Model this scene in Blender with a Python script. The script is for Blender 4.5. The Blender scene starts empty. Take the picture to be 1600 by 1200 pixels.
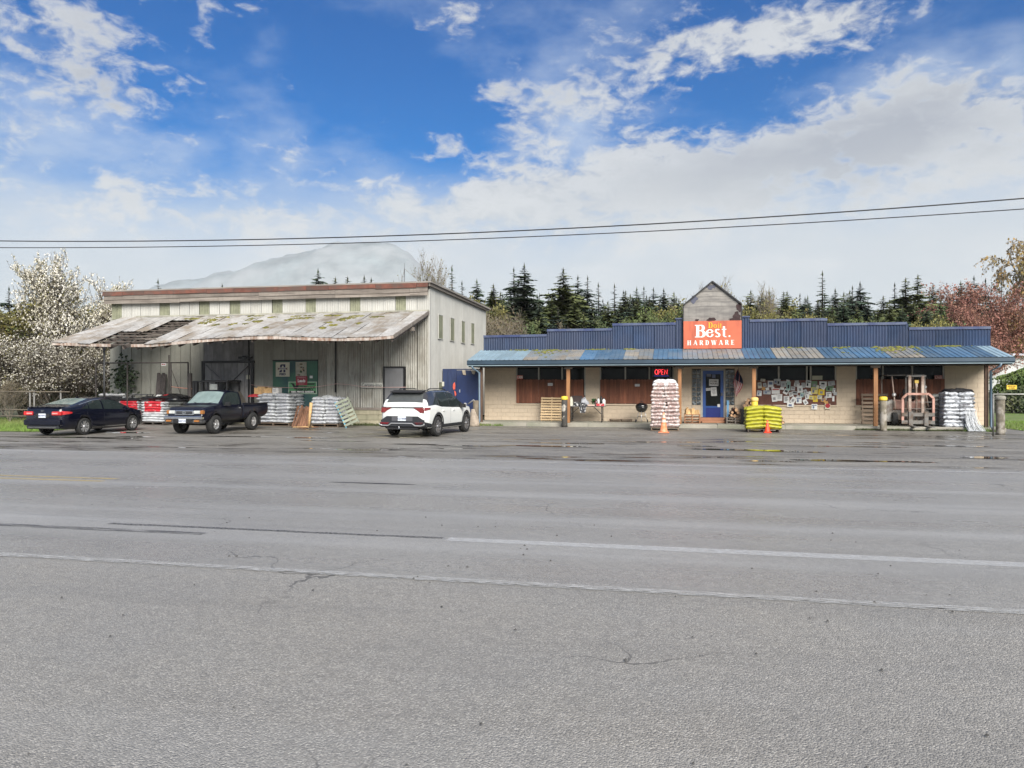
import bpy, bmesh, math, random
from math import sin, cos, pi, radians, atan, atan2, sqrt, exp
from mathutils import Vector, Matrix, noise as mnoise

# ------------------------------------------------------------------ camera, sky, sun, exposure
S = bpy.context.scene
COL = S.collection
TH = atan(260 / 1200.0)          # the camera looks this far to the left of the street's normal
F, HC = 1200.0, 1.85             # focal length in photo pixels, eye height
cam = bpy.data.cameras.new('camera')
cam.sensor_width = 36.0
cam.lens = 27.0
cam.clip_end = 20000.0
camo = bpy.data.objects.new('camera', cam)
COL.objects.link(camo)
camo.location = (0, 0, HC)
camo.rotation_euler = (radians(90), 0, TH)
S.camera = camo

SUN_EL, SUN_AZ = radians(35), radians(152)    # azimuth clockwise from +Y (away from the camera)
S.view_settings.view_transform = 'Standard'
S.view_settings.look = 'None'
S.view_settings.gamma = 1.0
S.view_settings.use_curve_mapping = False
S.view_settings.exposure = 0.85
S.cycles.use_denoising = True
S.cycles.max_bounces = 8
S.cycles.volume_bounces = 4
S.cycles.transparent_max_bounces = 8
S.cycles.caustics_reflective = False
S.cycles.caustics_refractive = False

def make_world():
    W = bpy.data.worlds.new('World')
    S.world = W
    W.use_nodes = True
    nt = W.node_tree
    N, L = nt.nodes, nt.links
    N.clear()
    def nd(t, **kw):
        n = N.new(t)
        for k, v in kw.items():
            setattr(n, k, v)
        return n
    def sock(n, i, v):
        if hasattr(v, 'is_output') or isinstance(v, bpy.types.NodeSocket):
            L.new(v, n.inputs[i])
        else:
            n.inputs[i].default_value = v
    def math(op, a, b=0.0, c=None, clamp=False):
        n = nd('ShaderNodeMath', operation=op, use_clamp=clamp)
        sock(n, 0, a); sock(n, 1, b)
        if c is not None:
            sock(n, 2, c)
        return n.outputs[0]
    def sstep(v, lo, hi):
        n = nd('ShaderNodeMapRange', interpolation_type='SMOOTHSTEP')
        sock(n, 0, v); n.inputs[1].default_value = lo; n.inputs[2].default_value = hi
        return n.outputs[0]
    def mix(f, a, b):
        n = nd('ShaderNodeMix', data_type='RGBA')
        sock(n, 0, f); sock(n, 6, a); sock(n, 7, b)
        return n.outputs[2]
    sky = nd('ShaderNodeTexSky', sky_type='NISHITA')
    sky.sun_disc = False
    sky.sun_elevation = SUN_EL
    sky.sun_rotation = SUN_AZ
    sky.air_density, sky.dust_density, sky.ozone_density = 1.0, 0.3, 3.0
    hs = nd('ShaderNodeHueSaturation')
    hs.inputs['Saturation'].default_value = 1.35
    hs.inputs['Value'].default_value = 1.42
    L.new(sky.outputs[0], hs.inputs['Color'])
    tm = nd('ShaderNodeMix', data_type='RGBA', blend_type='MULTIPLY')
    tm.inputs[0].default_value = 1.0
    L.new(hs.outputs[0], tm.inputs[6]); tm.inputs[7].default_value = (.0, .56, .80, 1)
    blue = tm.outputs[2]
    tc = nd('ShaderNodeTexCoord')
    rot = nd('ShaderNodeVectorRotate', rotation_type='Z_AXIS')
    L.new(tc.outputs['Generated'], rot.inputs['Vector'])
    rot.inputs['Angle'].default_value = -TH
    sp = nd('ShaderNodeSeparateXYZ')
    L.new(rot.outputs[0], sp.inputs[0])
    az = math('ARCTAN2', sp.outputs[0], sp.outputs[1])
    el = math('ARCSINE', sp.outputs[2])
    def noise(scale, detail, rough, zs=2.0, off=0.0, dist=0.0):
        mp = nd('ShaderNodeMapping')
        mp.inputs['Scale'].default_value = (1, 1, zs)
        mp.inputs['Location'].default_value = (off, off * .7, off * .3)
        L.new(rot.outputs[0], mp.inputs[0])
        n = nd('ShaderNodeTexNoise')
        n.inputs['Scale'].default_value = scale
        n.inputs['Detail'].default_value = detail
        n.inputs['Roughness'].default_value = rough
        n.inputs['Distortion'].default_value = dist
        L.new(mp.outputs[0], n.inputs['Vector'])
        return n.outputs['Fac']
    def blob(px, py, rx, ry, amp, tilt=0.0):
        a0 = atan((px - 800) / 1200.0)
        e0 = atan((600 - py) / 1200.0 * cos(a0))
        da = math('SUBTRACT', az, a0)
        de = math('SUBTRACT', el, e0)
        if tilt:
            de = math('SUBTRACT', de, math('MULTIPLY', da, tilt))
        q = math('ADD', math('POWER', math('ABSOLUTE', math('DIVIDE', da, rx / 1200.0)), 2.0),
                 math('POWER', math('ABSOLUTE', math('DIVIDE', de, ry / 1200.0)), 2.0))
        return math('MULTIPLY', math('EXPONENT', math('MULTIPLY', q, -1.0)), amp)
    def add(*a):
        r = a[0]
        for b in a[1:]:
            r = math('ADD', r, b)
        return r
    # thin veil, growing towards the horizon
    n1 = noise(5.0, 6.0, .55, 2.2, 3.1)
    n1c = math('SUBTRACT', n1, .5)
    lift = math('MULTIPLY', math('SUBTRACT', math('MULTIPLY', math('SINE', math('ADD', az, .35)), 1.0), 0.0), .10)
    elv = math('SUBTRACT', el, lift)
    veil = sstep(math('SUBTRACT', math('MULTIPLY', elv, -1.0), math('MULTIPLY', n1c, -.16)), -.27, -.08)
    veil = math('MULTIPLY', veil, .72)
    wis = math('MULTIPLY', sstep(add(n1, blob(70, 190, 190, 90, .22), blob(330, 230, 260, 60, .12),
               blob(1400, 150, 160, 60, .12), blob(1590, 120, 60, 80, .12), blob(880, 190, 190, 90, .14)), .52, .95), .75)
    veil = math('MAXIMUM', veil, wis)
    # cumulus
    n2 = noise(9.5, 10.0, .62, 2.2, 7.7, .35)
    n3 = noise(34.0, 8.0, .60, 1.8, 1.3, .4)
    nn = add(math('MULTIPLY', n2, .78), math('MULTIPLY', n3, .70), -.24)
    bl = add(blob(520, 110, 270, 120, -.13), blob(1300, 125, 200, 42, -.12, .1), blob(1560, 40, 130, 60, -.12), blob(960, 90, 120, 40, -.05), blob(120, 80, 110, 90, .23), blob(30, 215, 60, 35, .10),
             blob(890, 150, 110, 45, .20), blob(1190, 50, 230, 34, .22), blob(1040, 90, 60, 40, .08), blob(1130, 115, 80, 30, .08),
             blob(1000, 275, 280, 60, .20, .12), blob(1350, 205, 260, 75, .26, .2), blob(1530, 185, 110, 70, .12),
             blob(1530, 250, 70, 30, .12),
             blob(740, 215, 110, 22, .16, .25), blob(1000, 230, 60, 40, .06),
             blob(430, 240, 60, 12, .12, -.25), blob(720, 50, 28, 40, .10), blob(775, 135, 28, 12, .13),
             blob(180, 290, 26, 18, .10), blob(560, 245, 90, 14, .08),
             blob(300, 330, 180, 40, .15), blob(620, 330, 240, 50, .15), blob(850, 330, 200, 60, .15),
             blob(1250, 320, 300, 60, .10), blob(60, 330, 90, 30, .08))
    # outside the frame, overhead and behind, the sky is mostly clouded
    out_ = math('MAXIMUM', sstep(math('ABSOLUTE', az), .66, 1.0), sstep(el, .50, .75))
    gen = math('MULTIPLY', out_, .17)
    dens = add(nn, bl, gen)
    cum = sstep(dens, .535, .80)
    core = sstep(dens, .60, .86)
    shade = noise(6.5, 7.0, .55, 2.6, 12.4)
    grey = add(math('MULTIPLY', sstep(shade, .34, .66), .55), blob(125, 120, 130, 60, .45), blob(1360, 225, 210, 60, .60, .10), blob(1130, 300, 220, 50, .25), blob(880, 205, 120, 30, .2))
    puff = sstep(math('ADD', n3, math('MULTIPLY', n2, .35)), .56, .78)
    grey = math('MULTIPLY', grey, core, clamp=True)
    grey = math('MAXIMUM', grey, math('MULTIPLY', math('SUBTRACT', 1.0, puff), .55))
    white = (7.1, 7.35, 7.6, 1)
    greyc = (4.6, 4.9, 5.4, 1)
    veilc = mix(sstep(el, .10, .30), (6.3, 6.9, 7.4, 1), (6.6, 7.5, 8.6, 1))
    c = mix(veil, blue, veilc)
    c = mix(math('MULTIPLY', cum, .93), c, mix(grey, white, greyc))
    # low grey-white air along the horizon, lumpy at its top
    hz = sstep(math('SUBTRACT', math('MULTIPLY', el, -1.0), math('MULTIPLY', n1c, -.10)), -.305, -.155)
    c = mix(math('MULTIPLY', hz, .84), c, mix(sstep(n2, .35, .7), (6.6, 7.05, 7.4, 1), (7.3, 7.6, 7.8, 1)))
    bg = nd('ShaderNodeBackground')
    bg.inputs['Strength'].default_value = 0.055
    L.new(c, bg.inputs['Color'])
    out = nd('ShaderNodeOutputWorld')
    L.new(bg.outputs[0], out.inputs['Surface'])
    W.cycles.sampling_method = 'MANUAL'
    W.cycles.sample_map_resolution = 512
make_world()
sun = bpy.data.lights.new('sun', 'SUN')
sun.energy = 4.0
sun.angle = radians(40)
sun.color = (1.0, .95, .87)
suno = bpy.data.objects.new('sun', sun)
COL.objects.link(suno)
suno.rotation_euler = Vector((-sin(SUN_AZ) * cos(SUN_EL), -cos(SUN_AZ) * cos(SUN_EL), -sin(SUN_EL))).to_track_quat('-Z', 'Y').to_euler()

# ------------------------------------------------------------------ placing by photo pixel
CT, ST = cos(TH), sin(TH)
def tY(px, Y):
    return Y / (CT + (px - 800) / F * ST)
def xat(px, Y):
    u = (px - 800) / F
    return tY(px, Y) * (-ST + u * CT)
def zat(px, py, Y):
    return HC - tY(px, Y) * (py - 600) / F
def at(px, py, Y):
    return Vector((xat(px, Y), Y, zat(px, py, Y)))
def gnd(px, py, z=0.0):
    t = (HC - z) * F / (py - 600)
    u = (px - 800) / F
    return Vector((t * (-ST + u * CT), t * (CT + u * ST), z))
def cpt(px, t):                      # ground point at camera depth t
    u = (px - 800) / F
    return Vector((t * (-ST + u * CT), t * (CT + u * ST), 0))
def ytox(px, X):                     # Y where the column px meets the plane X
    u = (px - 800) / F
    t = X / (-ST + u * CT)
    return t * (CT + u * ST)

# ------------------------------------------------------------------ materials
MATS = {}
def M(name, col, rough=.7, var=.2, scale=3.0, metal=0.0, bump=0.0, bscale=40.0, col2=None, thr=(.42, .62), streak=None,
      sscale=6.0, samt=.6, rnd=.0, spec=.5, coat=0.0, detail=5.0, stretch=(1, 1, 1), emit=None, estr=1.0, trans=0.0, rvar=0.0):
    if name in MATS:
        return MATS[name]
    m = bpy.data.materials.new(name)
    MATS[name] = m
    m.use_nodes = True
    nt = m.node_tree
    N, L = nt.nodes, nt.links
    b = N['Principled BSDF']
    b.inputs['Roughness'].default_value = rough
    b.inputs['Metallic'].default_value = metal
    b.inputs['Specular IOR Level'].default_value = spec
    b.inputs['Coat Weight'].default_value = coat
    b.inputs['Coat Roughness'].default_value = .05
    b.inputs['Transmission Weight'].default_value = trans
    tc = N.new('ShaderNodeTexCoord')
    oi = N.new('ShaderNodeObjectInfo')
    ml = N.new('ShaderNodeMath'); ml.operation = 'MULTIPLY'; ml.inputs[1].default_value = 71.0
    L.new(oi.outputs['Random'], ml.inputs[0])
    ad = N.new('ShaderNodeVectorMath'); ad.operation = 'ADD'
    L.new(tc.outputs['Object'], ad.inputs[0]); L.new(ml.outputs[0], ad.inputs[1])
    def nz(sc, det, st, rg=.6):
        mp = N.new('ShaderNodeMapping'); mp.inputs['Scale'].default_value = st
        L.new(ad.outputs[0], mp.inputs[0])
        n = N.new('ShaderNodeTexNoise')
        n.inputs['Scale'].default_value = sc; n.inputs['Detail'].default_value = det; n.inputs['Roughness'].default_value = rg
        L.new(mp.outputs[0], n.inputs['Vector'])
        return n.outputs['Fac']
    def mr(v, a, bb):
        n = N.new('ShaderNodeMapRange'); L.new(v, n.inputs[0])
        n.inputs[1].default_value = a; n.inputs[2].default_value = bb
        return n.outputs[0]
    def mx(f, a, bb):
        n = N.new('ShaderNodeMix'); n.data_type = 'RGBA'
        if isinstance(f, float): n.inputs[0].default_value = f
        else: L.new(f, n.inputs[0])
        for i, v in ((6, a), (7, bb)):
            if isinstance(v, tuple): n.inputs[i].default_value = (*v[:3], 1)
            else: L.new(v, n.inputs[i])
        return n.outputs[2]
    n0 = nz(scale, detail, stretch)
    dark = tuple(c * (1 - var) for c in col); lite = tuple(min(1, c * (1 + var)) for c in col)
    c = mx(mr(n0, .3, .7), dark, lite)
    if col2:
        c = mx(mr(nz(scale * .6, 6.0, stretch), *thr), c, col2)
    if streak:
        f = mr(nz(sscale, 6.0, (1, 1, .12), .7), .48, .75)
        fm = N.new('ShaderNodeMath'); fm.operation = 'MULTIPLY'; L.new(f, fm.inputs[0]); fm.inputs[1].default_value = samt
        c = mx(fm.outputs[0], c, streak)
    if rnd:
        hv = N.new('ShaderNodeHueSaturation')
        n = N.new('ShaderNodeMapRange'); L.new(oi.outputs['Random'], n.inputs[0])
        n.inputs[3].default_value = 1 - rnd; n.inputs[4].default_value = 1 + rnd
        L.new(n.outputs[0], hv.inputs['Value']); L.new(c, hv.inputs['Color'])
        c = hv.outputs[0]
    L.new(c, b.inputs['Base Color'])
    if rvar:
        n = N.new('ShaderNodeMapRange'); L.new(nz(scale * 1.7, 4.0, (1, 1, 1)), n.inputs[0])
        n.inputs[1].default_value = .3; n.inputs[2].default_value = .7
        n.inputs[3].default_value = max(.02, rough - rvar); n.inputs[4].default_value = min(1, rough + rvar)
        L.new(n.outputs[0], b.inputs['Roughness'])
    if bump:
        bp = N.new('ShaderNodeBump'); bp.inputs['Strength'].default_value = bump; bp.inputs['Distance'].default_value = .01
        L.new(nz(bscale, 4.0, (1, 1, 1)), bp.inputs['Height']); L.new(bp.outputs[0], b.inputs['Normal'])
    if emit:
        b.inputs['Emission Color'].default_value = (*emit, 1); b.inputs['Emission Strength'].default_value = estr
    return m

# ------------------------------------------------------------------ mesh building
class MB:
    def __init__(s):
        s.v, s.f, s.m, s.sm = [], [], [], []
    def add(s, vs, fs, mi=0, smooth=False):
        o = len(s.v)
        s.v += [tuple(v) for v in vs]
        for f in fs:
            s.f.append(tuple(i + o for i in f)); s.m.append(mi); s.sm.append(smooth)
        return s
    def box(s, x0, x1, y0, y1, z0, z1, mi=0):
        vs = [(x, y, z) for x in (x0, x1) for y in (y0, y1) for z in (z0, z1)]
        return s.add(vs, [(0, 1, 3, 2), (4, 6, 7, 5), (0, 4, 5, 1), (2, 3, 7, 6), (0, 2, 6, 4), (1, 5, 7, 3)], mi)
    def bevbox(s, x0, x1, y0, y1, z0, z1, b=.01, mi=0):
        r = []
        for z, i in ((z0, b), (z0 + b, 0), (z1 - b, 0), (z1, b)):
            r.append([(x0 + i, y0 + i, z), (x1 - i, y0 + i, z), (x1 - i, y1 - i, z), (x0 + i, y1 - i, z)])
        return s.rings(r, True, True, mi)
    def obox(s, p, ax, ay, az, mi=0):          # oriented box from a centre and three half-axis vectors
        p, ax, ay, az = map(Vector, (p, ax, ay, az))
        vs = [p + ax * i + ay * j + az * k for i in (-1, 1) for j in (-1, 1) for k in (-1, 1)]
        return s.add(vs, [(0, 1, 3, 2), (4, 6, 7, 5), (0, 4, 5, 1), (2, 3, 7, 6), (0, 2, 6, 4), (1, 5, 7, 3)], mi)
    def bar(s, a, b, w, h=None, mi=0, up=(0, 0, 1)):      # square bar between two points
        a, b = Vector(a), Vector(b); h = h or w
        d = (b - a); ln = d.length; d.normalize()
        u = Vector(up)
        if abs(d.dot(u)) > .98: u = Vector((0, 1, 0))
        r = d.cross(u).normalized(); u = r.cross(d)
        return s.obox((a + b) / 2, d * ln / 2, r * w / 2, u * h / 2, mi)
    def rings(s, rs, cap0=True, cap1=True, mi=0, smooth=False, closed=True):
        n = len(rs[0]); vs = [p for r in rs for p in r]; fs = []
        for i in range(len(rs) - 1):
            for j in range(n if closed else n - 1):
                k = (j + 1) % n
                fs.append((i * n + j, i * n + k, (i + 1) * n + k, (i + 1) * n + j))
        if cap0: fs.append(tuple(range(n))[::-1])
        if cap1: fs.append(tuple((len(rs) - 1) * n + j for j in range(n)))
        return s.add(vs, fs, mi, smooth)
    def tube(s, pts, r, n=6, mi=0, cap=True, smooth=True):
        pts = [Vector(p) for p in pts]
        rs_ = r if isinstance(r, (list, tuple)) else [r] * len(pts)
        rings = []
        for i, p in enumerate(pts):
            d = (pts[min(i + 1, len(pts) - 1)] - pts[max(i - 1, 0)]).normalized()
            u = Vector((0, 0, 1)) if abs(d.z) < .95 else Vector((1, 0, 0))
            a = d.cross(u).normalized(); b = d.cross(a)
            rings.append([p + (a * cos(2 * pi * k / n) + b * sin(2 * pi * k / n)) * rs_[i] for k in range(n)])
        return s.rings(rings, cap, cap, mi, smooth)
    def lathe(s, prof, n=16, c=(0, 0, 0), axis='z', mi=0, smooth=True, cap=True):
        rings = []
        for r, z in prof:
            ring = []
            for k in range(n):
                a = 2 * pi * k / n
                p = (r * cos(a), r * sin(a), z)
                if axis == 'y': p = (p[0], p[2], -p[1])
                elif axis == 'x': p = (p[2], p[0], p[1])
                ring.append((p[0] + c[0], p[1] + c[1], p[2] + c[2]))
            rings.append(ring)
        return s.rings(rings, cap, cap, mi, smooth)
    def poly(s, pts, d, mi=0):                 # prism: closed outline pushed along the vector d
        n = len(pts); d = Vector(d)
        a = [Vector(p) for p in pts]; b = [p + d for p in a]
        fs = [tuple(range(n)), tuple(range(n, 2 * n))[::-1]] + [(i, i + n, (i + 1) % n + n, (i + 1) % n) for i in range(n)]
        return s.add(a + b, fs, mi)
    def mesh(s, name, mats):
        me = bpy.data.meshes.new(name)
        me.from_pydata(s.v, [], s.f)
        for m in (mats if isinstance(mats, (list, tuple)) else [mats]):
            me.materials.append(m)
        me.polygons.foreach_set('material_index', s.m)
        me.polygons.foreach_set('use_smooth', s.sm)
        me.update()
        return me
    def build(s, name, mats, parent=None, loc=(0, 0, 0), rz=0.0, fix=False, **tags):
        me = s.mesh(name, mats)
        if fix:
            bm = bmesh.new(); bm.from_mesh(me); bmesh.ops.recalc_face_normals(bm, faces=bm.faces); bm.to_mesh(me); bm.free()
        return obj(name, me, parent, loc, rz, **tags)

def obj(name, data, parent=None, loc=(0, 0, 0), rz=0.0, **tags):
    o = bpy.data.objects.new(name, data)
    COL.objects.link(o)
    o.parent = parent
    o.location = loc
    o.rotation_euler = rz if isinstance(rz, tuple) else (0, 0, rz)
    for k, v in tags.items():
        o['category' if k == 'cat' else k] = v
    return o
def thing(name, label, cat, loc=(0, 0, 0), rz=0.0, group=None):
    o = obj(name, None, None, loc, rz, label=label, cat=cat)
    o.empty_display_size = .2
    if group: o['group'] = group
    return o
def struct(name, mb, mat, **k):
    o = mb.build(name, mat, **k)
    o['kind'] = 'structure'
    return o
def copy_thing(root, loc, rz, label=None, scale=None):
    r = root.copy(); COL.objects.link(r); r.location = loc
    r.rotation_euler = rz if isinstance(rz, tuple) else (0, 0, rz)
    if label: r['label'] = label
    if scale: r.scale = (scale,) * 3 if not isinstance(scale, tuple) else scale
    for ch in root.children:
        c = ch.copy(); COL.objects.link(c); c.parent = r
        for g in ch.children:
            d = g.copy(); COL.objects.link(d); d.parent = c
    return r
def text(s, size, mat, parent, loc, rot=(pi / 2, 0, 0), ex=.003, name='lettering', w=None, bold=0.0, shear=0.0, **tags):
    cu = bpy.data.curves.new('lettering', 'FONT')
    cu.body = s; cu.size = size; cu.extrude = ex; cu.align_x = 'CENTER'; cu.align_y = 'CENTER'; cu.offset = bold; cu.shear = shear
    cu.resolution_u = 3
    t = bpy.data.objects.new('lettering', cu)
    COL.objects.link(t)
    dg = bpy.context.evaluated_depsgraph_get()
    me = bpy.data.meshes.new_from_object(t.evaluated_get(dg))
    bpy.data.objects.remove(t)
    me.name = name; me.materials.clear(); me.materials.append(mat)
    o = obj(name, me, parent, loc, rot, **tags)
    if w and len(me.vertices):
        xs = [v.co.x for v in me.vertices]
        o.scale = (w / max(1e-6, max(xs) - min(xs)), 1, 1)
    return o
def interp(tab, x):
    if x <= tab[0][0]: return tab[0][1]
    for (a, va), (b, vb) in zip(tab, tab[1:]):
        if x <= b:
            return va + (vb - va) * (x - a) / (b - a)
    return tab[-1][1]
R = random.Random(7)
# ------------------------------------------------------------------ ground, road, mountain
def asphalt(name, base, brown, stone, rough0, rough1, streak, light, puddle=0.0, agg=75.0, bumpd=.006, streaky=.8):
    m = bpy.data.materials.new(name); m.use_nodes = True
    nt = m.node_tree; N, L = nt.nodes, nt.links
    b = N['Principled BSDF']
    tc = N.new('ShaderNodeTexCoord')
    def nz(sc, st, det=5.0, rg=.6):
        mp = N.new('ShaderNodeMapping'); mp.inputs['Scale'].default_value = st; L.new(tc.outputs['Object'], mp.inputs[0])
        n = N.new('ShaderNodeTexNoise'); n.inputs['Scale'].default_value = sc; n.inputs['Detail'].default_value = det; n.inputs['Roughness'].default_value = rg
        L.new(mp.outputs[0], n.inputs['Vector']); return n.outputs['Fac']
    def mr(v, a, c, lo=0.0, hi=1.0):
        n = N.new('ShaderNodeMapRange'); L.new(v, n.inputs[0])
        for i, q in zip((1, 2, 3, 4), (a, c, lo, hi)): n.inputs[i].default_value = q
        return n.outputs[0]
    def mx(f, a, c, bt='MIX'):
        n = N.new('ShaderNodeMix'); n.data_type = 'RGBA'; n.blend_type = bt
        if isinstance(f, float): n.inputs[0].default_value = f
        else: L.new(f, n.inputs[0])
        for i, v in ((6, a), (7, c)):
            if isinstance(v, tuple): n.inputs[i].default_value = (*v[:3], 1)
            else: L.new(v, n.inputs[i])
        return n.outputs[2]
    def mth(op, a, c):
        n = N.new('ShaderNodeMath'); n.operation = op
        for i, v in ((0, a), (1, c)):
            if isinstance(v, (int, float)): n.inputs[i].default_value = v
            else: L.new(v, n.inputs[i])
        return n.outputs[0]
    vo = N.new('ShaderNodeTexVoronoi'); vo.inputs['Scale'].default_value = agg; L.new(tc.outputs['Object'], vo.inputs['Vector'])
    sp = N.new('ShaderNodeSeparateColor'); L.new(vo.outputs['Color'], sp.inputs[0])
    big = nz(.45, (1, 1, 1)); fine = nz(9.0, (1, 1, 1)); st = nz(1.0, streak, 4.0, .55); st2 = nz(2.3, streak, 5.0, .6)
    c = mx(mr(big, .35, .65), base, brown)
    c = mx(mr(fine, .35, .7, 0, .45), c, tuple(x * .55 for x in base))
    # stones of the aggregate, dark pits, a few pale flecks
    c = mx(mr(sp.outputs[0], .0, 1.0, 0.0, .55), c, tuple(x * .45 for x in base))
    c = mx(mr(sp.outputs[1], .66, .95, 0.0, .6), c, stone)
    c = mx(mr(sp.outputs[2], .975, .985, 0.0, .55), c, (.50, .48, .43))
    lf = mr(st, .50, .68, 0, .75 * streaky)
    c = mx(lf, c, light)
    c = mx(mr(st2, .55, .72, 0, .5 * streaky), c, tuple(x * .5 for x in base))
    wv = N.new('ShaderNodeVectorMath'); wv.operation = 'ADD'
    wn = N.new('ShaderNodeTexNoise'); wn.inputs['Scale'].default_value = 1.1; wn.inputs['Detail'].default_value = 5; L.new(tc.outputs['Object'], wn.inputs['Vector'])
    ws = N.new('ShaderNodeVectorMath'); ws.operation = 'SCALE'; ws.inputs['Scale'].default_value = 1.3; L.new(wn.outputs['Color'], ws.inputs[0])
    L.new(tc.outputs['Object'], wv.inputs[0]); L.new(ws.outputs[0], wv.inputs[1])
    cv = N.new('ShaderNodeTexVoronoi'); cv.feature = 'DISTANCE_TO_EDGE'; cv.inputs['Scale'].default_value = .30; L.new(wv.outputs[0], cv.inputs['Vector'])
    ck = mth('MULTIPLY', mr(cv.outputs['Distance'], .0015, .0055, 1.0, 0.0), mr(nz(.35, (1, 1, 1), 2.0), .50, .60, 0, .85))
    c = mx(ck, c, tuple(x * .3 for x in base))
    bl_ = nz(.22, (.35, 1.6, 1), 6.0, .65); c = mx(mr(bl_, .53, .66, 0, .42), c, tuple(x * .62 for x in base))
    rr = mr(mth('ADD', mth('MULTIPLY', st, .6), mth('MULTIPLY', big, .4)), .40, .62, rough1, rough0)
    if puddle:
        pz = nz(1.35, (.30, 1.25, 1), 6.0, .62); pb = nz(.16, (.5, 1.2, 1), 2.0)
        pm = mr(mth('ADD', pz, mth('MULTIPLY', mth('SUBTRACT', pb, .5), .5)), puddle, puddle + .025)
        wet = mr(mth('ADD', pz, mth('MULTIPLY', mth('SUBTRACT', pb, .5), .5)), puddle - .10, puddle + .02)
        c = mx(wet, c, mx(1.0, c, (.42, .40, .37), 'MULTIPLY'))
        n = N.new('ShaderNodeMix'); L.new(pm, n.inputs[0]); L.new(rr, n.inputs[2]); n.inputs[3].default_value = .03
        rr = n.outputs[0]
    L.new(c, b.inputs['Base Color']); L.new(rr, b.inputs['Roughness'])
    h = mth('ADD', mth('MULTIPLY', vo.outputs['Distance'], -1.0), mth('MULTIPLY', fine, .6))
    bp = N.new('ShaderNodeBump'); bp.inputs['Distance'].default_value = bumpd
    if puddle: L.new(mth('SUBTRACT', .9, mth('MULTIPLY', pm, .9)), bp.inputs['Strength'])
    else: bp.inputs['Strength'].default_value = .9
    L.new(h, bp.inputs['Height']); L.new(bp.outputs[0], b.inputs['Normal'])
    return m

def sheet(name, pts, z, mat, n=None):
    mb = MB(); mb.add([(x, y, 0) for x, y in pts], [tuple(range(len(pts)))])
    return struct(name, mb, mat, loc=(0, 0, z))
m_ground = M('earth', (.09, .085, .05), .95, .3, .3, col2=(.06, .08, .03))
m_road = asphalt('road_asphalt', (.275, .268, .258), (.30, .288, .27), (.42, .41, .39), .46, .21, (.035, .75, 1), (.40, .40, .40), agg=110, streaky=.5)
m_apron = asphalt('shoulder_asphalt', (.272, .262, .246), (.295, .276, .245), (.44, .42, .39), .56, .40, (.05, .5, 1), (.29, .29, .285), agg=95, bumpd=.008, streaky=.5)
m_lot = asphalt('lot_gravel', (.215, .20, .178), (.255, .235, .20), (.34, .325, .295), .60, .34, (.06, .9, 1), (.29, .28, .26), puddle=.605, agg=40, bumpd=.012, streaky=.6)
sheet('ground', [(-1450, -60), (1550, -60), (1550, 2250), (-1450, 2250)], -.03, m_ground)
YF = 18.3                                          # far edge of the carriageway
sheet('road', [(-260, 6.95), (260, 6.95), (260, YF), (-260, YF)], 0.0, m_road)
sheet('road_shoulder', [(-260, -40), (260, -40), (260, 6.95), (-260, 6.95)], -.006, m_apron)
lot_pts = [(-34, YF), (30, YF), (30, 27.2), (14.5, 27.4), (13.6, 29.5), (13.2, 36), (-31, 36), (-31, 31), (-24.6, 27.6), (-23.9, 25.2), (-34, 24.2)]
sheet('parking_lot', lot_pts, -.006, m_lot)

def worn(name, paint, under, thr, rough=.5, sc=(2.0, 9, 1), scale=5.0, alpha=True):
    m = bpy.data.materials.new(name); m.use_nodes = True
    nt = m.node_tree; N, L = nt.nodes, nt.links
    b = N['Principled BSDF']; b.inputs['Base Color'].default_value = (*paint, 1); b.inputs['Roughness'].default_value = rough
    tc = N.new('ShaderNodeTexCoord'); mp = N.new('ShaderNodeMapping'); mp.inputs['Scale'].default_value = sc
    L.new(tc.outputs['Object'], mp.inputs[0])
    n = N.new('ShaderNodeTexNoise'); n.inputs['Scale'].default_value = scale; n.inputs['Detail'].default_value = 9; n.inputs['Roughness'].default_value = .75
    L.new(mp.outputs[0], n.inputs['Vector'])
    r = N.new('ShaderNodeMapRange'); L.new(n.outputs['Fac'], r.inputs[0]); r.inputs[1].default_value = thr[0]; r.inputs[2].default_value = thr[1]
    L.new(r.outputs[0], b.inputs['Alpha'])
    return m
m_white = worn('worn_white_paint', (.58, .59, .60), None, (.34, .74))
m_white2 = worn('faint_white_paint', (.55, .55, .55), None, (.44, .66))
m_yellow = worn('worn_yellow_paint', (.55, .42, .17), None, (.38, .62), sc=(.5, 9, 1))
m_tar = worn('tar_specks', (.025, .025, .025), None, (.47, .56), sc=(3, 9, 1), scale=9.0)
m_tars = worn('tar_strip', (.02, .02, .022), None, (.30, .45), sc=(.6, 9, 1))
m_edge = worn('pavement_edge_grit', (.50, .50, .49), None, (.42, .64), sc=(1.0, 7, 1), scale=6.0)
def strip(name, px0, px1, Y, w, mat, z=.004, taper=False):
    x0 = px0 if isinstance(px0, float) else xat(px0, Y); x1 = px1 if isinstance(px1, float) else xat(px1, Y)
    mb = MB(); n = 24; vs = []; fs = []
    rr = random.Random(hash(name) % 997 if False else int(Y * 1000))
    for i in range(n + 1):
        t = i / n; ww = w * (1 if not taper else max(.08, sin(pi * t) ** .5)) * rr.uniform(.8, 1.15) / 2
        yo = Y + rr.uniform(-.01, .01)
        vs += [(x0 + (x1 - x0) * t, yo - ww, 0), (x0 + (x1 - x0) * t, yo + ww, 0)]
    fs = [(2 * i, 2 * i + 2, 2 * i + 3, 2 * i + 1) for i in range(n)]
    mb.add(vs, fs)
    return struct(name, mb, mat, loc=(0, 0, z))
strip('white_edge_line', 700, 90.0, 8.78, .21, m_white)
strip('pavement_edge_line', -60.0, 60.0, 6.97, .14, m_edge)
strip('far_edge_line', -90.0, xat(900, 17.8), 17.8, .10, m_white2)
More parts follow.
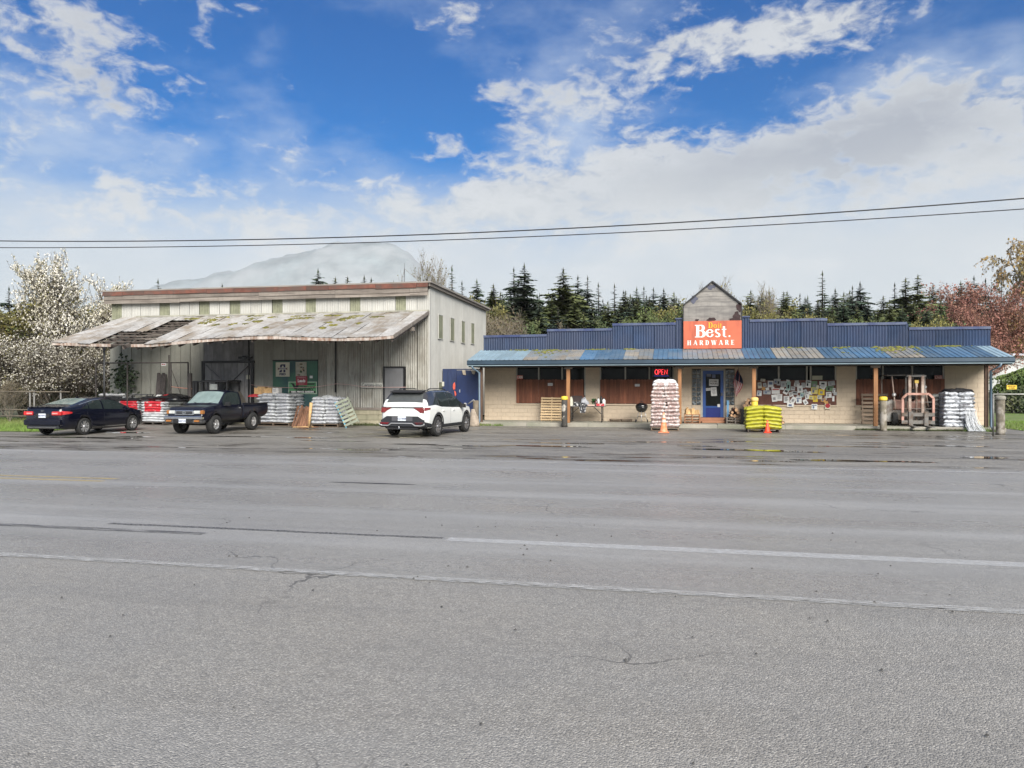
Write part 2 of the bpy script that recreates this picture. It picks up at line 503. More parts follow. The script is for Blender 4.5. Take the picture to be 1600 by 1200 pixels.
strip('far_edge_line', xat(900, 17.82), 90.0, 17.82, .12, m_white)
strip('yellow_centre_line', -90.0, xat(184, 13.0), 13.0, .13, m_yellow)
strip('yellow_centre_line', -90.0, xat(160, 12.6), 12.62, .13, m_yellow)
strip('tar_strip', 515, 652, 13.42, .10, m_tars, taper=True)
strip('tar_seam', 170, 692, 8.82, .10, m_tar)
strip('tar_seam', -40.0, xat(330, 8.6), 8.45, .16, worn('dark_damp', (.06, .06, .06), None, (.42, .66), sc=(.4, 5, 1)))

m_water = M('puddle_water', (.045, .042, .036), .025, .2, 3.0)
def puddle(px, py, w, d, seed):
    c = gnd(px, py); r = random.Random(seed); n = 40; vs = []
    for k in range(n):
        a = 2 * pi * k / n
        q = 1 + .38 * mnoise.noise(Vector((cos(a) * 1.3 + seed * 3.1, sin(a) * 1.3, seed))) + .25 * mnoise.noise(Vector((cos(a) * 4 + seed, sin(a) * 4, 3)))
        vs.append((cos(a) * w * q, sin(a) * d * q, 0))
    mb = MB(); mb.add(vs + [(0, 0, 0)], [(i, (i + 1) % n, n) for i in range(n)])
    struct('puddle', mb, m_water, loc=(c.x, c.y, .003))
for i, (px, py, w, d) in enumerate([(1300, 719.5, 1.0, .22), (1388, 721, 1.1, .14), (1538, 715, .55, .30), (850, 697, 1.4, .22), (900, 693, .9, .12),
        (150, 684, 1.6, .30), (215, 682.5, .8, .18), (200, 676, 1.0, .3), (480, 684, .9, .2), (370, 682, 1.5, .14), (1160, 703, 1.6, .22), (1240, 706, .8, .12),
        (745, 697, 1.0, .10), (1090, 697, .6, .12), (650, 694, .8, .1), (1330, 698, 1.5, .12), (1480, 697, 1.2, .15), (40, 683, 1.2, .12), (520, 689, 1.2, .1)]):
    puddle(px, py, w, d, i + 1)
# pebbles thrown about on the asphalt near the camera
mb = MB(); rp = random.Random(4)
for k in range(150):
    p = Vector((rp.uniform(-6, 6), rp.uniform(2.4, 10.5), .004)); r = rp.uniform(.005, .016)
    mb.add([p + Vector((r * rp.uniform(.7, 1.2), 0, 0)), p + Vector((0, r * .8, 0)), p + Vector((-r, 0, 0)), p + Vector((0, -r * .9, 0)), p + Vector((r * .1, 0, r * .9))],
           [(0, 1, 4), (1, 2, 4), (2, 3, 4), (3, 0, 4)])
o = mb.build('pebbles', M('pebble', (.06, .058, .055), .8, .5, 60.0)); o['kind'] = 'stuff'

# mountain, far off in the haze
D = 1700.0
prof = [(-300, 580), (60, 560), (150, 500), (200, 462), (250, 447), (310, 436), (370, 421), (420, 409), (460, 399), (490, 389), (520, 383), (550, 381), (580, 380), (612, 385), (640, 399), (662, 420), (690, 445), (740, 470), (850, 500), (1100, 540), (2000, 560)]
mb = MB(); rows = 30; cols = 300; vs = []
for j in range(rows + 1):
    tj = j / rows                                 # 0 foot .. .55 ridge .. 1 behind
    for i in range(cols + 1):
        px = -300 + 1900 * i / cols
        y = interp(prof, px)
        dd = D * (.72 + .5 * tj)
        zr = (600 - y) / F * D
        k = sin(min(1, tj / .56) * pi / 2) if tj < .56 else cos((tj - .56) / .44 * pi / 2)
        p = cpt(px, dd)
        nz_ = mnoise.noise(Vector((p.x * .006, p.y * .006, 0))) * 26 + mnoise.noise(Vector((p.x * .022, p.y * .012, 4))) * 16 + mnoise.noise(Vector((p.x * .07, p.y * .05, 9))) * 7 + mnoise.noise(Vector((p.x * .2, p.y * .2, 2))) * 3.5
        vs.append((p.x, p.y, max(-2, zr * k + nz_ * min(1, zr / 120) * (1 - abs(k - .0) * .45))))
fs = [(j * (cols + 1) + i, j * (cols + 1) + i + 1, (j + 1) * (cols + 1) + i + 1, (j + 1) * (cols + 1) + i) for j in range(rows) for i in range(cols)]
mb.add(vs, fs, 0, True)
struct('mountain', mb, M('mountain_forest_haze_paled', (.20, .23, .245), .95, .3, .012, col2=(.26, .28, .295)))  # forest colour painted pale to stand in for thicker haze over it

# ------------------------------------------------------------------ warehouse (the old shed on the left)
YS, YC = 32.4, 28.05
XSR = xat(671, YS); XSL = xat(172, YS); XCL = xat(82, YC)
YB = 42.6
m_sheet = M('weathered_sheet', (.385, .375, .335), .75, .16, 1.5, col2=(.29, .275, .235), streak=(.17, .155, .125), samt=.95, sscale=9, rnd=.12, bump=.2)
m_sheetw = M('white_sheet', (.42, .415, .385), .7, .08, 1.5, streak=(.36, .34, .30), samt=.7, sscale=7, rnd=.07)
m_sheetg = M('grey_green_sheet', (.31, .305, .265), .8, .14, 1.2, col2=(.25, .25, .215), streak=(.20, .19, .165), samt=.6, rnd=.10)
m_olive = M('translucent_panel', (.20, .205, .135), .55, .25, 3.0, streak=(.12, .12, .08), samt=.7, rnd=.12)
m_roofsheet = M('canopy_sheet', (.36, .35, .335), .6, .16, 1.2, col2=(.215, .18, .14), thr=(.46, .62), streak=(.13, .11, .09), samt=.7, sscale=6, rnd=.2)
m_rust = M('rusty_flashing', (.135, .052, .036), .85, .35, 3.0, col2=(.085, .055, .045), rnd=.2)
m_greywood = M('weathered_wood', (.165, .14, .12), .9, .4, 2.5, col2=(.25, .22, .19), stretch=(.4, 6, 6), streak=(.10, .085, .07), samt=.5, rnd=.25)
m_darkwood = M('dark_old_wood', (.085, .07, .06), .9, .4, 5.0, rnd=.4)
m_greydoor = M('grey_door_paint', (.20, .20, .205), .7, .12, 2.0, streak=(.12, .12, .12), samt=.5)
m_barndoor = M('barn_door_boards', (.24, .235, .235), .85, .2, 3.0, streak=(.10, .095, .095), samt=.8, rnd=.15)
m_green = M('green_panel_paint', (.045, .13, .085), .55, .25, 1.2, col2=(.03, .075, .085), thr=(.45, .6), streak=(.10, .15, .12), samt=.35)
m_conc = M('formed_concrete', (.42, .38, .27), .9, .18, 1.5, col2=(.30, .29, .20), streak=(.2, .18, .13), samt=.6, rnd=.12, bump=.3)
m_moss = M('moss', (.155, .14, .022), .95, .5, 7.0, col2=(.06, .058, .02), bump=.6)
m_steel = M('dull_steel', (.12, .12, .12), .5, .3, 9.0, metal=.6)
m_black = M('black_paint', (.015, .015, .016), .5, .3, 9.0)
m_darkin = M('dark_interior', (.012, .012, .013), .9, .3, 3.0)

def corr(mb, o, U, V, Nn, w, l, pitch, amp, nl=1, seg=4, mi=0, sag=None):
    o, U, V, Nn = map(Vector, (o, U, V, Nn)); nu = max(2, int(round(w / pitch * seg)))
    vs = []
    for j in range(nl + 1):
        for i in range(nu + 1):
            u = w * i / nu; v = l * j / nl
            p = o + U * u + V * v + Nn * (amp * sin(2 * pi * u / pitch))
            if sag: p = p + Nn * sag(u, v)
            vs.append(p)
    fs = [(j * (nu + 1) + i, j * (nu + 1) + i + 1, (j + 1) * (nu + 1) + i + 1, (j + 1) * (nu + 1) + i) for j in range(nl) for i in range(nu)]
    return mb.add(vs, fs, mi)

wh = thing('warehouse', 'long weathered grey metal warehouse with rusty roof edge and sagging canopy', 'warehouse', ((XSL + XSR) / 2, YS, 0))
def wp(name, mb, mat, root=wh, **k):
    return mb.build(name, mat, root, -root.location, **k)
zJ = zat(668, 489, YS); zT = zat(668, 441, YS); zF1 = zat(668, 450, YS); zF2 = zat(668, 463, YS); z0 = zat(575, 640, YS)
# core walls
mb = MB(); mb.box(XSL + .05, XSR - .05, YS + .05, YB - .05, 0, zT - .35)
wp('wall_core', mb, m_darkin)
# canopy wall sheets; left third is flat battened, right is corrugated
doors = [(318, 397), (427, 497), (600, 634)]
def in_door(px): return any(a <= px <= b for a, b in doors)
def wall_piece(x0, x1, zb, zt, mat, pitch, amp, y=YS, batten=False):
    mb = MB(); corr(mb, (x0 + .004, y - R.uniform(0, .012), zb), (1, 0, 0), (0, 0, 1), (0, -1, 0), x1 - x0 - .008, zt - zb, pitch, amp)
    if batten: mb.box(x1 - .035, x1 - .0, y - .035, y - .013, zb, zt)
    wp('wall_sheet', mb, mat)
edges = [172, 190, 206, 221, 236, 251, 266.5, 282, 298, 313, 318, 333, 349, 364, 380, 397, 412, 427, 445, 462, 480, 497, 511, 526, 545, 563, 582, 600, 617, 634, 652.5, 671]
for a, b in zip(edges, edges[1:]):
    mid = (a + b) / 2; x0, x1 = xat(a, YS), xat(b, YS)
    zb = z0
    for (p, q), yt in zip(doors, (565, 563, 573)):
        if p <= mid <= q: zb = zat(mid, yt, YS)
    if mid < 300: wall_piece(x0, x1, zb, zJ + .1, m_sheetg, .24, .006, batten=True)
    elif mid < 318: wall_piece(x0, x1, zb, zJ + .1, m_sheetg, .24, .006)
    elif mid < 397: wall_piece(x0, x1, zb, zJ + .1, m_barndoor, .30, .006)
    elif mid < 497: wall_piece(x0, x1, zb, zJ + .1, m_sheetg, .19, .007)
    else: wall_piece(x0, x1, zb, zJ + .1, m_sheet, .105, .014)
# clerestory band
ol = [183, 258, 320, 368, 434, 486, 555.5, 626.5]
e2 = []
prev = 172
for c in ol:
    if c - 8 - prev > 4:
        n = max(1, round((c - 8 - prev) / 16))
        e2 += [(prev + (c - 8 - prev) * i / n, prev + (c - 8 - prev) * (i + 1) / n, 0) for i in range(n)]
    e2.append((c - 8, c + 8, 1)); prev = c + 8
n = round((670 - prev) / 16)
e2 += [(prev + (670 - prev) * i / n, prev + (670 - prev) * (i + 1) / n, 0) for i in range(n)]
for a, b, k in e2:
    mb = MB(); x0, x1 = xat(a, YS), xat(b, YS)
    corr(mb, (x0 + .004, YS - (.02 if k else .03 + R.uniform(0, .01)), zJ), (1, 0, 0), (0, 0, 1), (0, -1, 0), x1 - x0 - .008, zF2 - zJ + .12, .085, .009)
    wp('skylight_panel' if k else 'wall_sheet', mb, m_olive if k else m_sheetw)
# fascia boards and the rusty flashing
x = XSL - .1
while x < XSR - .3:
    w = min(R.uniform(2.6, 4.6), XSR + .02 - x)
    zz = zF2 + R.uniform(-.03, .03); mid = zF2 + (zF1 - zF2) * .5 + R.uniform(-.03, .03)
    mb = MB(); mb.obox((x + w / 2, YS - .26, (zz + mid) / 2), (w / 2 - .005, 0, R.uniform(-.012, .012)), (0, .02, 0), (0, 0, (mid - zz) / 2)); wp('fascia_board', mb, m_greywood)
    mb = MB(); mb.obox((x + w / 2, YS - .29, (mid + zF1) / 2 + .02), (w / 2 - .005, 0, R.uniform(-.015, .015)), (0, .02, 0), (0, 0, (zF1 - mid) / 2 + .03)); wp('fascia_board', mb, m_greywood)
    x += w
x = XSL - .15
while x < XSR - .1:
    w = min(R.uniform(1.1, 2.3), XSR + .06 - x)
    z = zF1 + R.uniform(-.02, .02)
    mb = MB(); mb.obox((x + w / 2, YS - .33 - R.uniform(0, .02), (z + zT) / 2), (w / 2 - .006, 0, R.uniform(-.01, .01)), (0, .012, 0), (0, 0, (zT - z) / 2))
    wp('roof_flashing', mb, m_rust); x += w
zBk = zat(755, 482, YB)
mb = MB(); mb.poly([(XSL - .2, YS - .36, zT - .06), (XSL - .2, YS - .36, zT), (XSL - .2, YB + .35, zBk + .04), (XSL - .2, YB + .35, zBk - .06)], (XSR - XSL + .4, 0, 0)); wp('roof', mb, M('old_roofing', (.22, .20, .18), .9, .3, .6, rnd=.0))
mb = MB(); mb.bar((XSR + .1, YS - .3, zT - .10), (XSR + .1, YB + .3, zBk - .06), .06, .2); wp('barge_board', mb, m_greywood)
# side wall facing the store
ny = 13
for i in range(ny):
    ya = YS + (YB - YS) * i / ny; yb = YS + (YB - YS) * (i + 1) / ny
    mb = MB(); zt = zT + (zBk - zT) * (i + .5) / ny - .12
    corr(mb, (XSR - R.uniform(0, .012), ya + .004, 0.1), (0, 1, 0), (0, 0, 1), (1, 0, 0), yb - ya - .008, zt - .1, .095, .006)
    wp('wall_sheet', mb, m_sheetw)
mb = MB(); mb.box(XSR - .04, XSR + .035, YS - .05, YS + .10, z0, zT - .3); wp('corner_trim', mb, m_sheetw)
for a, b, t, bo in ((684.3, 691, 491.7, 528.5), (702.8, 709, 496.7, 531.6), (720.2, 725.4, 501.5, 535), (735.2, 740.3, 504.8, 536.5)):
    y1, y2 = ytox(a, XSR), ytox(b, XSR)
    zt, zb = HC - tY(a, y1) * (t - 600) / F, HC - tY(a, y1) * (bo - 600) / F
    for k, (p, q) in enumerate(((zb, zt), (zb - 3.15, zt - 3.10))):
        mb = MB(); mb.box(XSR + .016, XSR + .03, y1, y2, p, q)
        w = wp('window', mb, m_olive)
        mb = MB()
        for yy in (y1 - .03, y2): mb.box(XSR + .014, XSR + .045, yy, yy + .03, p - .03, q + .03)
        for zz in (p - .03, q): mb.box(XSR + .014, XSR + .043, y1, y2, zz, zz + .03)
        mb.build('frame', m_sheetw, w)
# loading dock: formed concrete with board marks
xd0, xd1 = XSL, XSR
for i in range(7):
    a = xd0 + (xd1 - xd0) * i / 7; b = xd0 + (xd1 - xd0) * (i + 1) / 7
    for j in range(3):
        mb = MB(); mb.bevbox(a + .006, b - .006, YS - .12 - R.uniform(0, .02), YS + .02, j * z0 / 3 + .005 - (.06 if j == 0 else 0), (j + 1) * z0 / 3 - .005, .01)
        wp('foundation_block', mb, m_conc)
mb = MB(); mb.box(xd0, xd1, YS - .16, YS - .02, z0 - .01, z0 + .09); wp('sill_beam', mb, m_greywood)
# barn door
p0, p1 = at(321, 640, YS), at(394, 567, YS)
bx0, bx1, bz0, bz1 = p0.x, p1.x, z0, p1.z
nb = 7
for i in range(nb):
    mb = MB(); a = bx0 + (bx1 - bx0) * i / nb; b = bx0 + (bx1 - bx0) * (i + 1) / nb
    mb.box(a + .006, b - .006, YS - .06 - R.uniform(0, .012), YS - .02, bz0, bz1); wp('barn_door_board', mb, m_barndoor)
for a, b in (((bx0 + .1, bz1 - .1), (bx1 - .1, bz0 + .1)), ((bx1 - .1, bz1 - .1), (bx0 + .1, bz0 + .1))):
    mb = MB(); yy = YS - .085 if a[0] < b[0] else YS - .087
    mb.bar((a[0], yy - (.0 if a[0] < b[0] else .03), a[1]), (b[0], yy - (.0 if a[0] < b[0] else .03), b[1]), .03, .11, up=(0, -1, 0)); wp('door_brace', mb, m_greydoor)
mb = MB(); mb.box(bx0 - .14, bx1 + .16, YS - .11, YS - .03, bz1, bz1 + .10); mb.box(bx0 - .14, bx0, YS - .11, YS - .03, z0, bz1); mb.box(bx1, bx1 + .12, YS - .11, YS - .03, z0, bz1); wp('door_frame', mb, m_black)
a = at(376, 559, YS); mb = MB(); mb.box(a.x, a.x + .65, YS - .2, YS - .05, a.z - .05, a.z + .05); mb.box(a.x + .25, a.x + .4, YS - .25, YS - .2, a.z - .08, a.z + .08); wp('track_bracket', mb, m_black)
for px, pyb in ((391, 640), (526, 613)):
    mb = MB(); x = xat(px, YS); mb.tube([(x, YS - .12, zJ - .3), (x, YS - .12, zat(px, pyb, YS))], .035, 8); wp('downpipe', mb, m_black)
# green panel door
g0, g1 = at(427, 640, YS), at(497, 564, YS)
for i in range(3):
    mb = MB(); a = g0.x + (g1.x - g0.x) * i / 3; b = g0.x + (g1.x - g0.x) * (i + 1) / 3
    mb.box(a + .004, b - .004, YS - .05, YS - .01, z0, g1.z); wp('green_panel', mb, m_green)
mb = MB(); mb.box(g0.x, g1.x, YS - .07, YS, g1.z, g1.z + .06); wp('panel_trim', mb, m_black)
# grey man door
d0, d1 = at(602, 640, YS), at(631, 575, YS)
mb = MB(); mb.bevbox(d0.x, d1.x, YS - .06, YS - .015, z0, d1.z, .01); dr = wp('door', mb, m_greydoor)
mb = MB(); mb.box(d0.x - .07, d0.x, YS - .085, YS, z0, d1.z + .07); mb.box(d1.x, d1.x + .06, YS - .085, YS, z0, d1.z + .07); mb.box(d0.x, d1.x, YS - .085, YS, d1.z, d1.z + .07); wp('door_frame', mb, m_black)
mb = MB(); mb.lathe([(.0, -.05), (.035, -.04), (.035, 0), (.015, .02), (.015, .04)], 8, (d1.x - .09, YS - .08, z0 + .95), 'y'); mb.build('handle', m_steel, dr)
# canopy: rafters, purlins, sheets, eave board
ev = [(80, 537.5), (150, 540), (230, 541), (300, 534.5), (360, 529.5), (430, 528), (500, 531), (560, 531), (600, 529), (616, 527)]
def ez(x):
    px = 80
    best = min(range(60, 640, 2), key=lambda q: abs(xat(q, YC) - x))
    return zat(best, interp(ev, best), YC)
def roofz(x, y, up=0.0):
    f = (YS - y) / (YS - YC)
    return zJ + (ez(x) - zJ) * f + up
hole0, hole1 = xat(174, YC), xat(232, YC)
xs = []
x = XCL
while x < XSR - .2:
    xs.append(x); x += (XSR - XCL) / 24
for i, x0 in enumerate(xs):
    x1 = x0 + (XSR - XCL) / 24; mid = (x0 + x1) / 2
    segs = [(0, 1)]
    if hole0 < mid < hole1: segs = [(0, .17)] if R.random() < .5 else [(0, .12)]
    elif hole0 - .7 < mid <= hole0: segs = [(0, .58)]
    for f0, f1 in segs:
        mb = MB(); nl = 8; nu = 12; vs = []
        tw = R.uniform(-.014, .014); lift = R.uniform(0, .012); ext = R.uniform(-.02, .07) if f1 == 1 else 0
        for j in range(nl + 1):
            f = f0 + (f1 - f0) * j / nl; y = YS - .02 - (YS - YC + ext) * f
            for k in range(nu + 1):
                xx = x0 + .010 + (x1 - x0 - .022) * k / nu
                rib = .012 * (1 if k % 4 == 2 else 0) + (.016 if k in (0, 1) else 0) + (.004 if k == nu else 0)
                vs.append((xx, y, roofz(min(xx, XSR), y, .09 + rib + lift + tw * (k / nu - .5) + .012 * sin(f * 9 + i * 1.7))))
        fs = [(j * (nu + 1) + k, (j + 1) * (nu + 1) + k, (j + 1) * (nu + 1) + k + 1, j * (nu + 1) + k + 1) for j in range(nl) for k in range(nu)]
        mb.add(vs, fs); wp('canopy_sheet', mb, m_roofsheet)
for k in range(11):
    f = .04 + k * .095; y = YS - (YS - YC) * f; mb = MB(); n = 12; w = XSR - XCL
    for i in range(n):
        xa, xb = XCL + .05 + (w - .1) * i / n, XCL + .05 + (w - .1) * (i + 1) / n
        mb.bar((xa, y, roofz(xa, y, .035)), (xb, y, roofz(xb, y, .035)), .09, .045)
    wp('purlin', mb, m_darkwood)
for i in range(24):
    x = XCL + .1 + (XSR - XCL - .2) * i / 23; mb = MB()
    mb.bar((x, YS - .02, roofz(x, YS, -.09)), (x, YC + .05, roofz(x, YC, -.07)), .06, .16); wp('rafter', mb, m_darkwood)
for i in range(9):       # broken battens left in the hole
    xa = R.uniform(hole0, hole1 - .3); y = R.uniform(YC + .3, YS - .9); mb = MB()
    mb.bar((xa, y, roofz(xa, y, .07)), (xa + R.uniform(.3, .9), y + R.uniform(-.35, .35), roofz(xa, y, .09)), .08, .025); wp('loose_batten', mb, m_greywood)
n = 16
for i in range(n):
    xa, xb = XCL + (XSR - XCL) * i / n, XCL + (XSR - XCL) * (i + 1) / n
    if hole0 + .3 < (xa + xb) / 2 < hole1 + .2 and i % 2: continue
    mb = MB(); mb.bar((xa, YC - .01, ez(xa) + .015), (xb - .01, YC - .01, ez(xb) + .015), .03, .12); wp('eave_board', mb, M('peeling_white_board', (.42, .37, .33), .85, .2, 3.0, col2=(.22, .14, .10), stretch=(3, 1, 1), rnd=.2))
for xx in (XCL, XSR):
    mb = MB(); mb.bar((xx, YC, ez(xx) + .03), (xx, YS - .03, zJ + .02), .04, .14); wp('rake_board', mb, m_greywood)
mb = MB(); mb.box(XCL + .8, XSR, YS - .16, YS - .05, zJ + .06, zJ + .13); wp('flashing_strip', mb, M('lead_flashing', (.30, .29, .24), .7, .3, 2.0))
for px, zb in ((163, 0), (29, 0)):
    if px < 60: continue
    x = xat(px, YC + .3); mb = MB(); mb.tube([(x, YC + .3, 0), (x, YC + .3, roofz(x, YC + .3, -.12))], .045, 8); wp('canopy_post', mb, m_black)
# bracket timbers at the right end
mb = MB(); b0 = at(640, 511, YS - 2.0); mb.box(XSR - .9, XSR + .05, YS - 2.2, YS - 2.05, roofz(XSR, YS - 2.1, -.30), roofz(XSR, YS - 2.1, -.14)); wp('canopy_beam', mb, m_greywood)
# moss on the canopy
def moss(px, py, w, d, seed, root=wh, f=roofz, YY=None):
    # find the roof point seen at this pixel
    best = None
    for i in range(120):
        y = YC + (YS - YC) * i / 119; xx = xat(px, y)
        if xx > XSR: continue
        e = abs(zat(px, py, y) - f(xx, y, .1))
        if best is None or e < best[0]: best = (e, xx, y)
    _, xx, y = best; mb = MB(); sl = (zJ - ez(xx)) / (YS - YC); r = random.Random(int(seed * 10))
    lumps(mb, r, [(xx + r.gauss(0, .42) * w, y + r.gauss(0, .5) * d) for _ in range(int(60 * w / .3))], lambda px_, py_: f(px_, min(py_, YS - .05), .09), sl, .05)
    o = wp('moss_patch', mb, m_moss, root); o['kind'] = 'stuff'
def lumps(mb, r, pts, zf, sl, s0):
    for x, y in pts:
        n = 7; s = s0 * r.uniform(.5, 1.9); a0 = r.random() * 6; z = zf(x, y); vs = []
        for rr, hh in ((1, -.01), (.62, .5), (0, .75)):
            for k in range(n):
                a = a0 + 2 * pi * k / n; q = rr * s * r.uniform(.75, 1.25); vs.append((x + cos(a) * q * 1.15, y + sin(a) * q, z + sin(a) * q * sl + hh * s * .7))
        mb.add(vs, [(j * n + k, j * n + (k + 1) % n, (j + 1) * n + (k + 1) % n, (j + 1) * n + k) for j in range(2) for k in range(n)], 0, True)
for i, (px, py, w, d) in enumerate([(330, 500, .40, .45), (318, 505, .35, .3), (337, 508, .22, .2), (362, 507, .2, .18), (392, 499, .34, .4), (403, 502, .25, .2), (384, 506, .14, .1), (452, 500, .3, .25), (462, 498, .4, .3), (545, 497, .4, .3), (533, 500, .25, .2), (520, 508, .2, .16), (512, 504, .2, .12), (480, 497, .4, .2), (425, 496, .3, .15), (300, 498, .4, .15), (345, 496, .5, .12), (400, 494, .5, .10), (470, 494, .6, .10), (520, 493, .6, .08), (560, 494, .5, .12), (590, 495, .4, .10), (360, 515, .15, .2), (505, 512, .18, .15), (415, 512, .12, .2), (560, 506, .2, .2)]):
    moss(px, py, w * .8, d * .62, i * 3.3)
# ------------------------------------------------------------------ hardware store
YW, YE, YK = 35.3, 33.0, 33.15
XL, XR = xat(757, YW), xat(1545, YW)
SL = .15                                            # porch slab top
m_block = M('beige_block', (.56, .46, .345), .85, .06, 2.0, bump=.25, bscale=60, streak=(.40, .33, .25), samt=.3, rnd=.035)
m_mortar = M('block_joint', (.49, .40, .30), .9, .1, 4.0)
m_blue = M('blue_siding', (.020, .040, .088), .6, .25, 1.0, streak=(.012, .018, .05), samt=.7, sscale=11, rnd=.10, col2=(.034, .048, .09))
m_rblue = M('blue_roof_metal', (.06, .135, .235), .42, .3, .9, col2=(.12, .17, .22), thr=(.48, .7), streak=(.20, .24, .27), samt=.6, rnd=.2)
m_rpale = M('faded_blue_roof_metal', (.22, .31, .37), .4, .2, .9, streak=(.20, .20, .17), samt=.5, rnd=.14)
m_rbrown = M('lichen_roof_metal', (.24, .215, .18), .7, .3, 1.2, col2=(.17, .21, .25), streak=(.11, .095, .07), samt=.6, rnd=.15)
m_gutter = M('slate_blue_gutter', (.026, .048, .072), .4, .2, 1.5)
m_lip = M('pale_gutter_lip', (.25, .33, .37), .4, .2, 2.0)
m_slab = M('porch_concrete', (.30, .28, .235), .85, .2, 1.2, col2=(.22, .22, .17), bump=.2)
m_post = M('stained_post', (.30, .14, .055), .7, .25, 2.0, stretch=(6, 6, .6), streak=(.16, .08, .04), samt=.6)
m_picket = M('stained_picket', (.185, .066, .034), .75, .3, 3.0, stretch=(5, 5, .6), streak=(.07, .022, .013), samt=.7, rnd=.28)
m_glass = M('dark_glass', (.004, .005, .005), .06, .5, 1.2, col2=(.014, .017, .016), spec=.12)
m_mull = M('window_mullion', (.40, .39, .35), .6, .15, 4.0)
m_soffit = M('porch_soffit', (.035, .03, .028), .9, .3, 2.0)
st = thing('hardware_store', 'low beige hardware store with stepped blue parapet and blue metal porch roof', 'store', ((XL + XR) / 2, YW, 0))
def sp_(name, mb, mat, root=None, **k):
    root = root or st
    return mb.build(name, mat, root, -root.location, **k)
zS = zat(1250, 632.5, YW); zP = zat(1250, 593.5, YW); zH = 2.60
wins = [(806, 915), (937, 1053), (1181, 1307), (1337, 1476)]
WX = [(xat(a, YW), xat(b, YW)) for a, b in wins]
DX0, DX1 = xat(1081, YW), xat(1148, YW)
# wall core behind the block face; openings left out
mb = MB()
cuts = sorted(WX + [(DX0, DX1)])
x = XL
for a, b in cuts:
    if a - x > .02: mb.box(x, a, YW + .012, YW + .2, 0, zH + .15)
    x = b
mb.box(x, XR, YW + .012, YW + .2, 0, zH + .15)
for a, b in WX: mb.box(a, b, YW + .0125, YW + .2, 0, zS - .05)
mb.box(XL, XR, YW + .014, YW + .21, zH + .15, 3.5)
mb.box(XL, XL + .2, YW + .22, YW + 14, 0, 3.6); mb.box(XR - .2, XR, YW + .22, YW + 14, 0, 3.6); mb.box(XL, XR, YW + 14, YW + 14.2, 0, 3.6)
sp_('wall', mb, m_mortar)
mb = MB(); mb.box(XL + .01, XR - .01, YW + .3, YW + 13.9, 3.45, 3.6); sp_('flat_roof', mb, M('roofing_felt', (.10, .10, .10), .9, .2, 1.0))
mb = MB(); mb.box(XL + .2, XR - .2, YW + 2.2, YW + 2.3, 0.2, 3.4); sp_('interior_wall', mb, m_darkin)
# block face
ub = MB(); ub.bevbox(0, 1, -.012, .0, 0, 1, .0); 
bm_ = MB(); bm_.box(0, 1, 0, .016, 0, 1)
BME = bm_.mesh('block', m_block)
nblk = [0]; extra = MB()
def course(x0, x1, zb, zt, off):
    bw = .415; x = x0 - (off * bw / 2)
    while x < x1 - .03:
        a, b = max(x, x0), min(x + bw, x1)
        if b - a > .04:
            if nblk[0] < 300:
                o = obj('block', BME, st, Vector((a + .005, YW - .003 - R.uniform(0, .002), zb + .005)) - st.location); o.scale = (b - a - .010, 1, zt - zb - .010)
            else: extra.box(a + .004, b - .004, YW - .003, YW + .012, zb + .004, zt - .004)
            nblk[0] += 1
        x += bw
piers = [(XL, WX[0][0]), (WX[0][1], WX[1][0]), (WX[1][1], DX0), (DX1, WX[2][0]), (WX[2][1], WX[3][0]), (WX[3][1], XR)]
nc = 4
for i in range(nc):
    zb, zt = SL + (zS - .06 - SL) * i / nc, SL + (zS - .06 - SL) * (i + 1) / nc
    for a, b in ((XL, DX0), (DX1, XR)): course(a, b, zb, zt, i % 2)
hh = .2
for a, b in piers:
    z = zS - .06; i = 0
    while z < zH - .02:
        course(a, b, z, min(z + hh, zH), i % 2); z += hh; i += 1
if extra.v:
    o = sp_('block_facing', extra, m_block); o['kind'] = 'stuff'
# sills, panes, mullions, pickets
PK = []
for v in range(3):
    pm = MB(); w = .145; h = zP - zS + .02
    pm.poly([(0, 0, 0), (w, 0, 0), (w, 0, h - .03), (w - .03, 0, h), (.03, 0, h), (0, 0, h - .03)], (0, .02, 0)); PK.append(pm.mesh('picket', m_picket))
mull = {0: (841.5, 878), 1: (977, 1014.5), 2: (1217, 1261, 1267), 3: (1380, 1426)}
for wi, (a, b) in enumerate(WX):
    mb = MB(); mb.bevbox(a - .05, b + .05, YW - .05, YW + .1, zS - .075, zS - .005, .012); sp_('window_sill', mb, m_block)
    ms = [xat(p, YW) for p in mull[wi]]; cutx = [a] + ms + [b]
    for p, q in zip(cutx, cutx[1:]):
        if q - p < .25: continue
        mb = MB(); mb.box(p + .02, q - .02, YW + .10, YW + .11, zS, zH + .1); sp_('window_pane', mb, m_glass)
    for p in ms:
        mb = MB(); mb.box(p - .03, p + .03, YW + .04, YW + .13, zS, zH + .1); sp_('mullion', mb, m_mull)
    for p in (a, b - .06): mb = MB(); mb.box(p, p + .06, YW + .03, YW + .15, zS, zH + .1); sp_('window_jamb', mb, m_mull)
    if wi == 2:
        continue
    x = a + .02; k = 0
    while x < b - .1:
        o = obj('picket', PK[k % 3], st, Vector((x, YW + .005 - R.uniform(0, .008), zS + R.uniform(-.0, .02))) - st.location, (0, R.uniform(-.006, .006), 0)); x += .151; k += 1
    mb = MB(); mb.box(a + .02, b - .02, YW + .03, YW + .06, zS + .3, zS + .38); sp_('picket_rail', mb, m_picket)
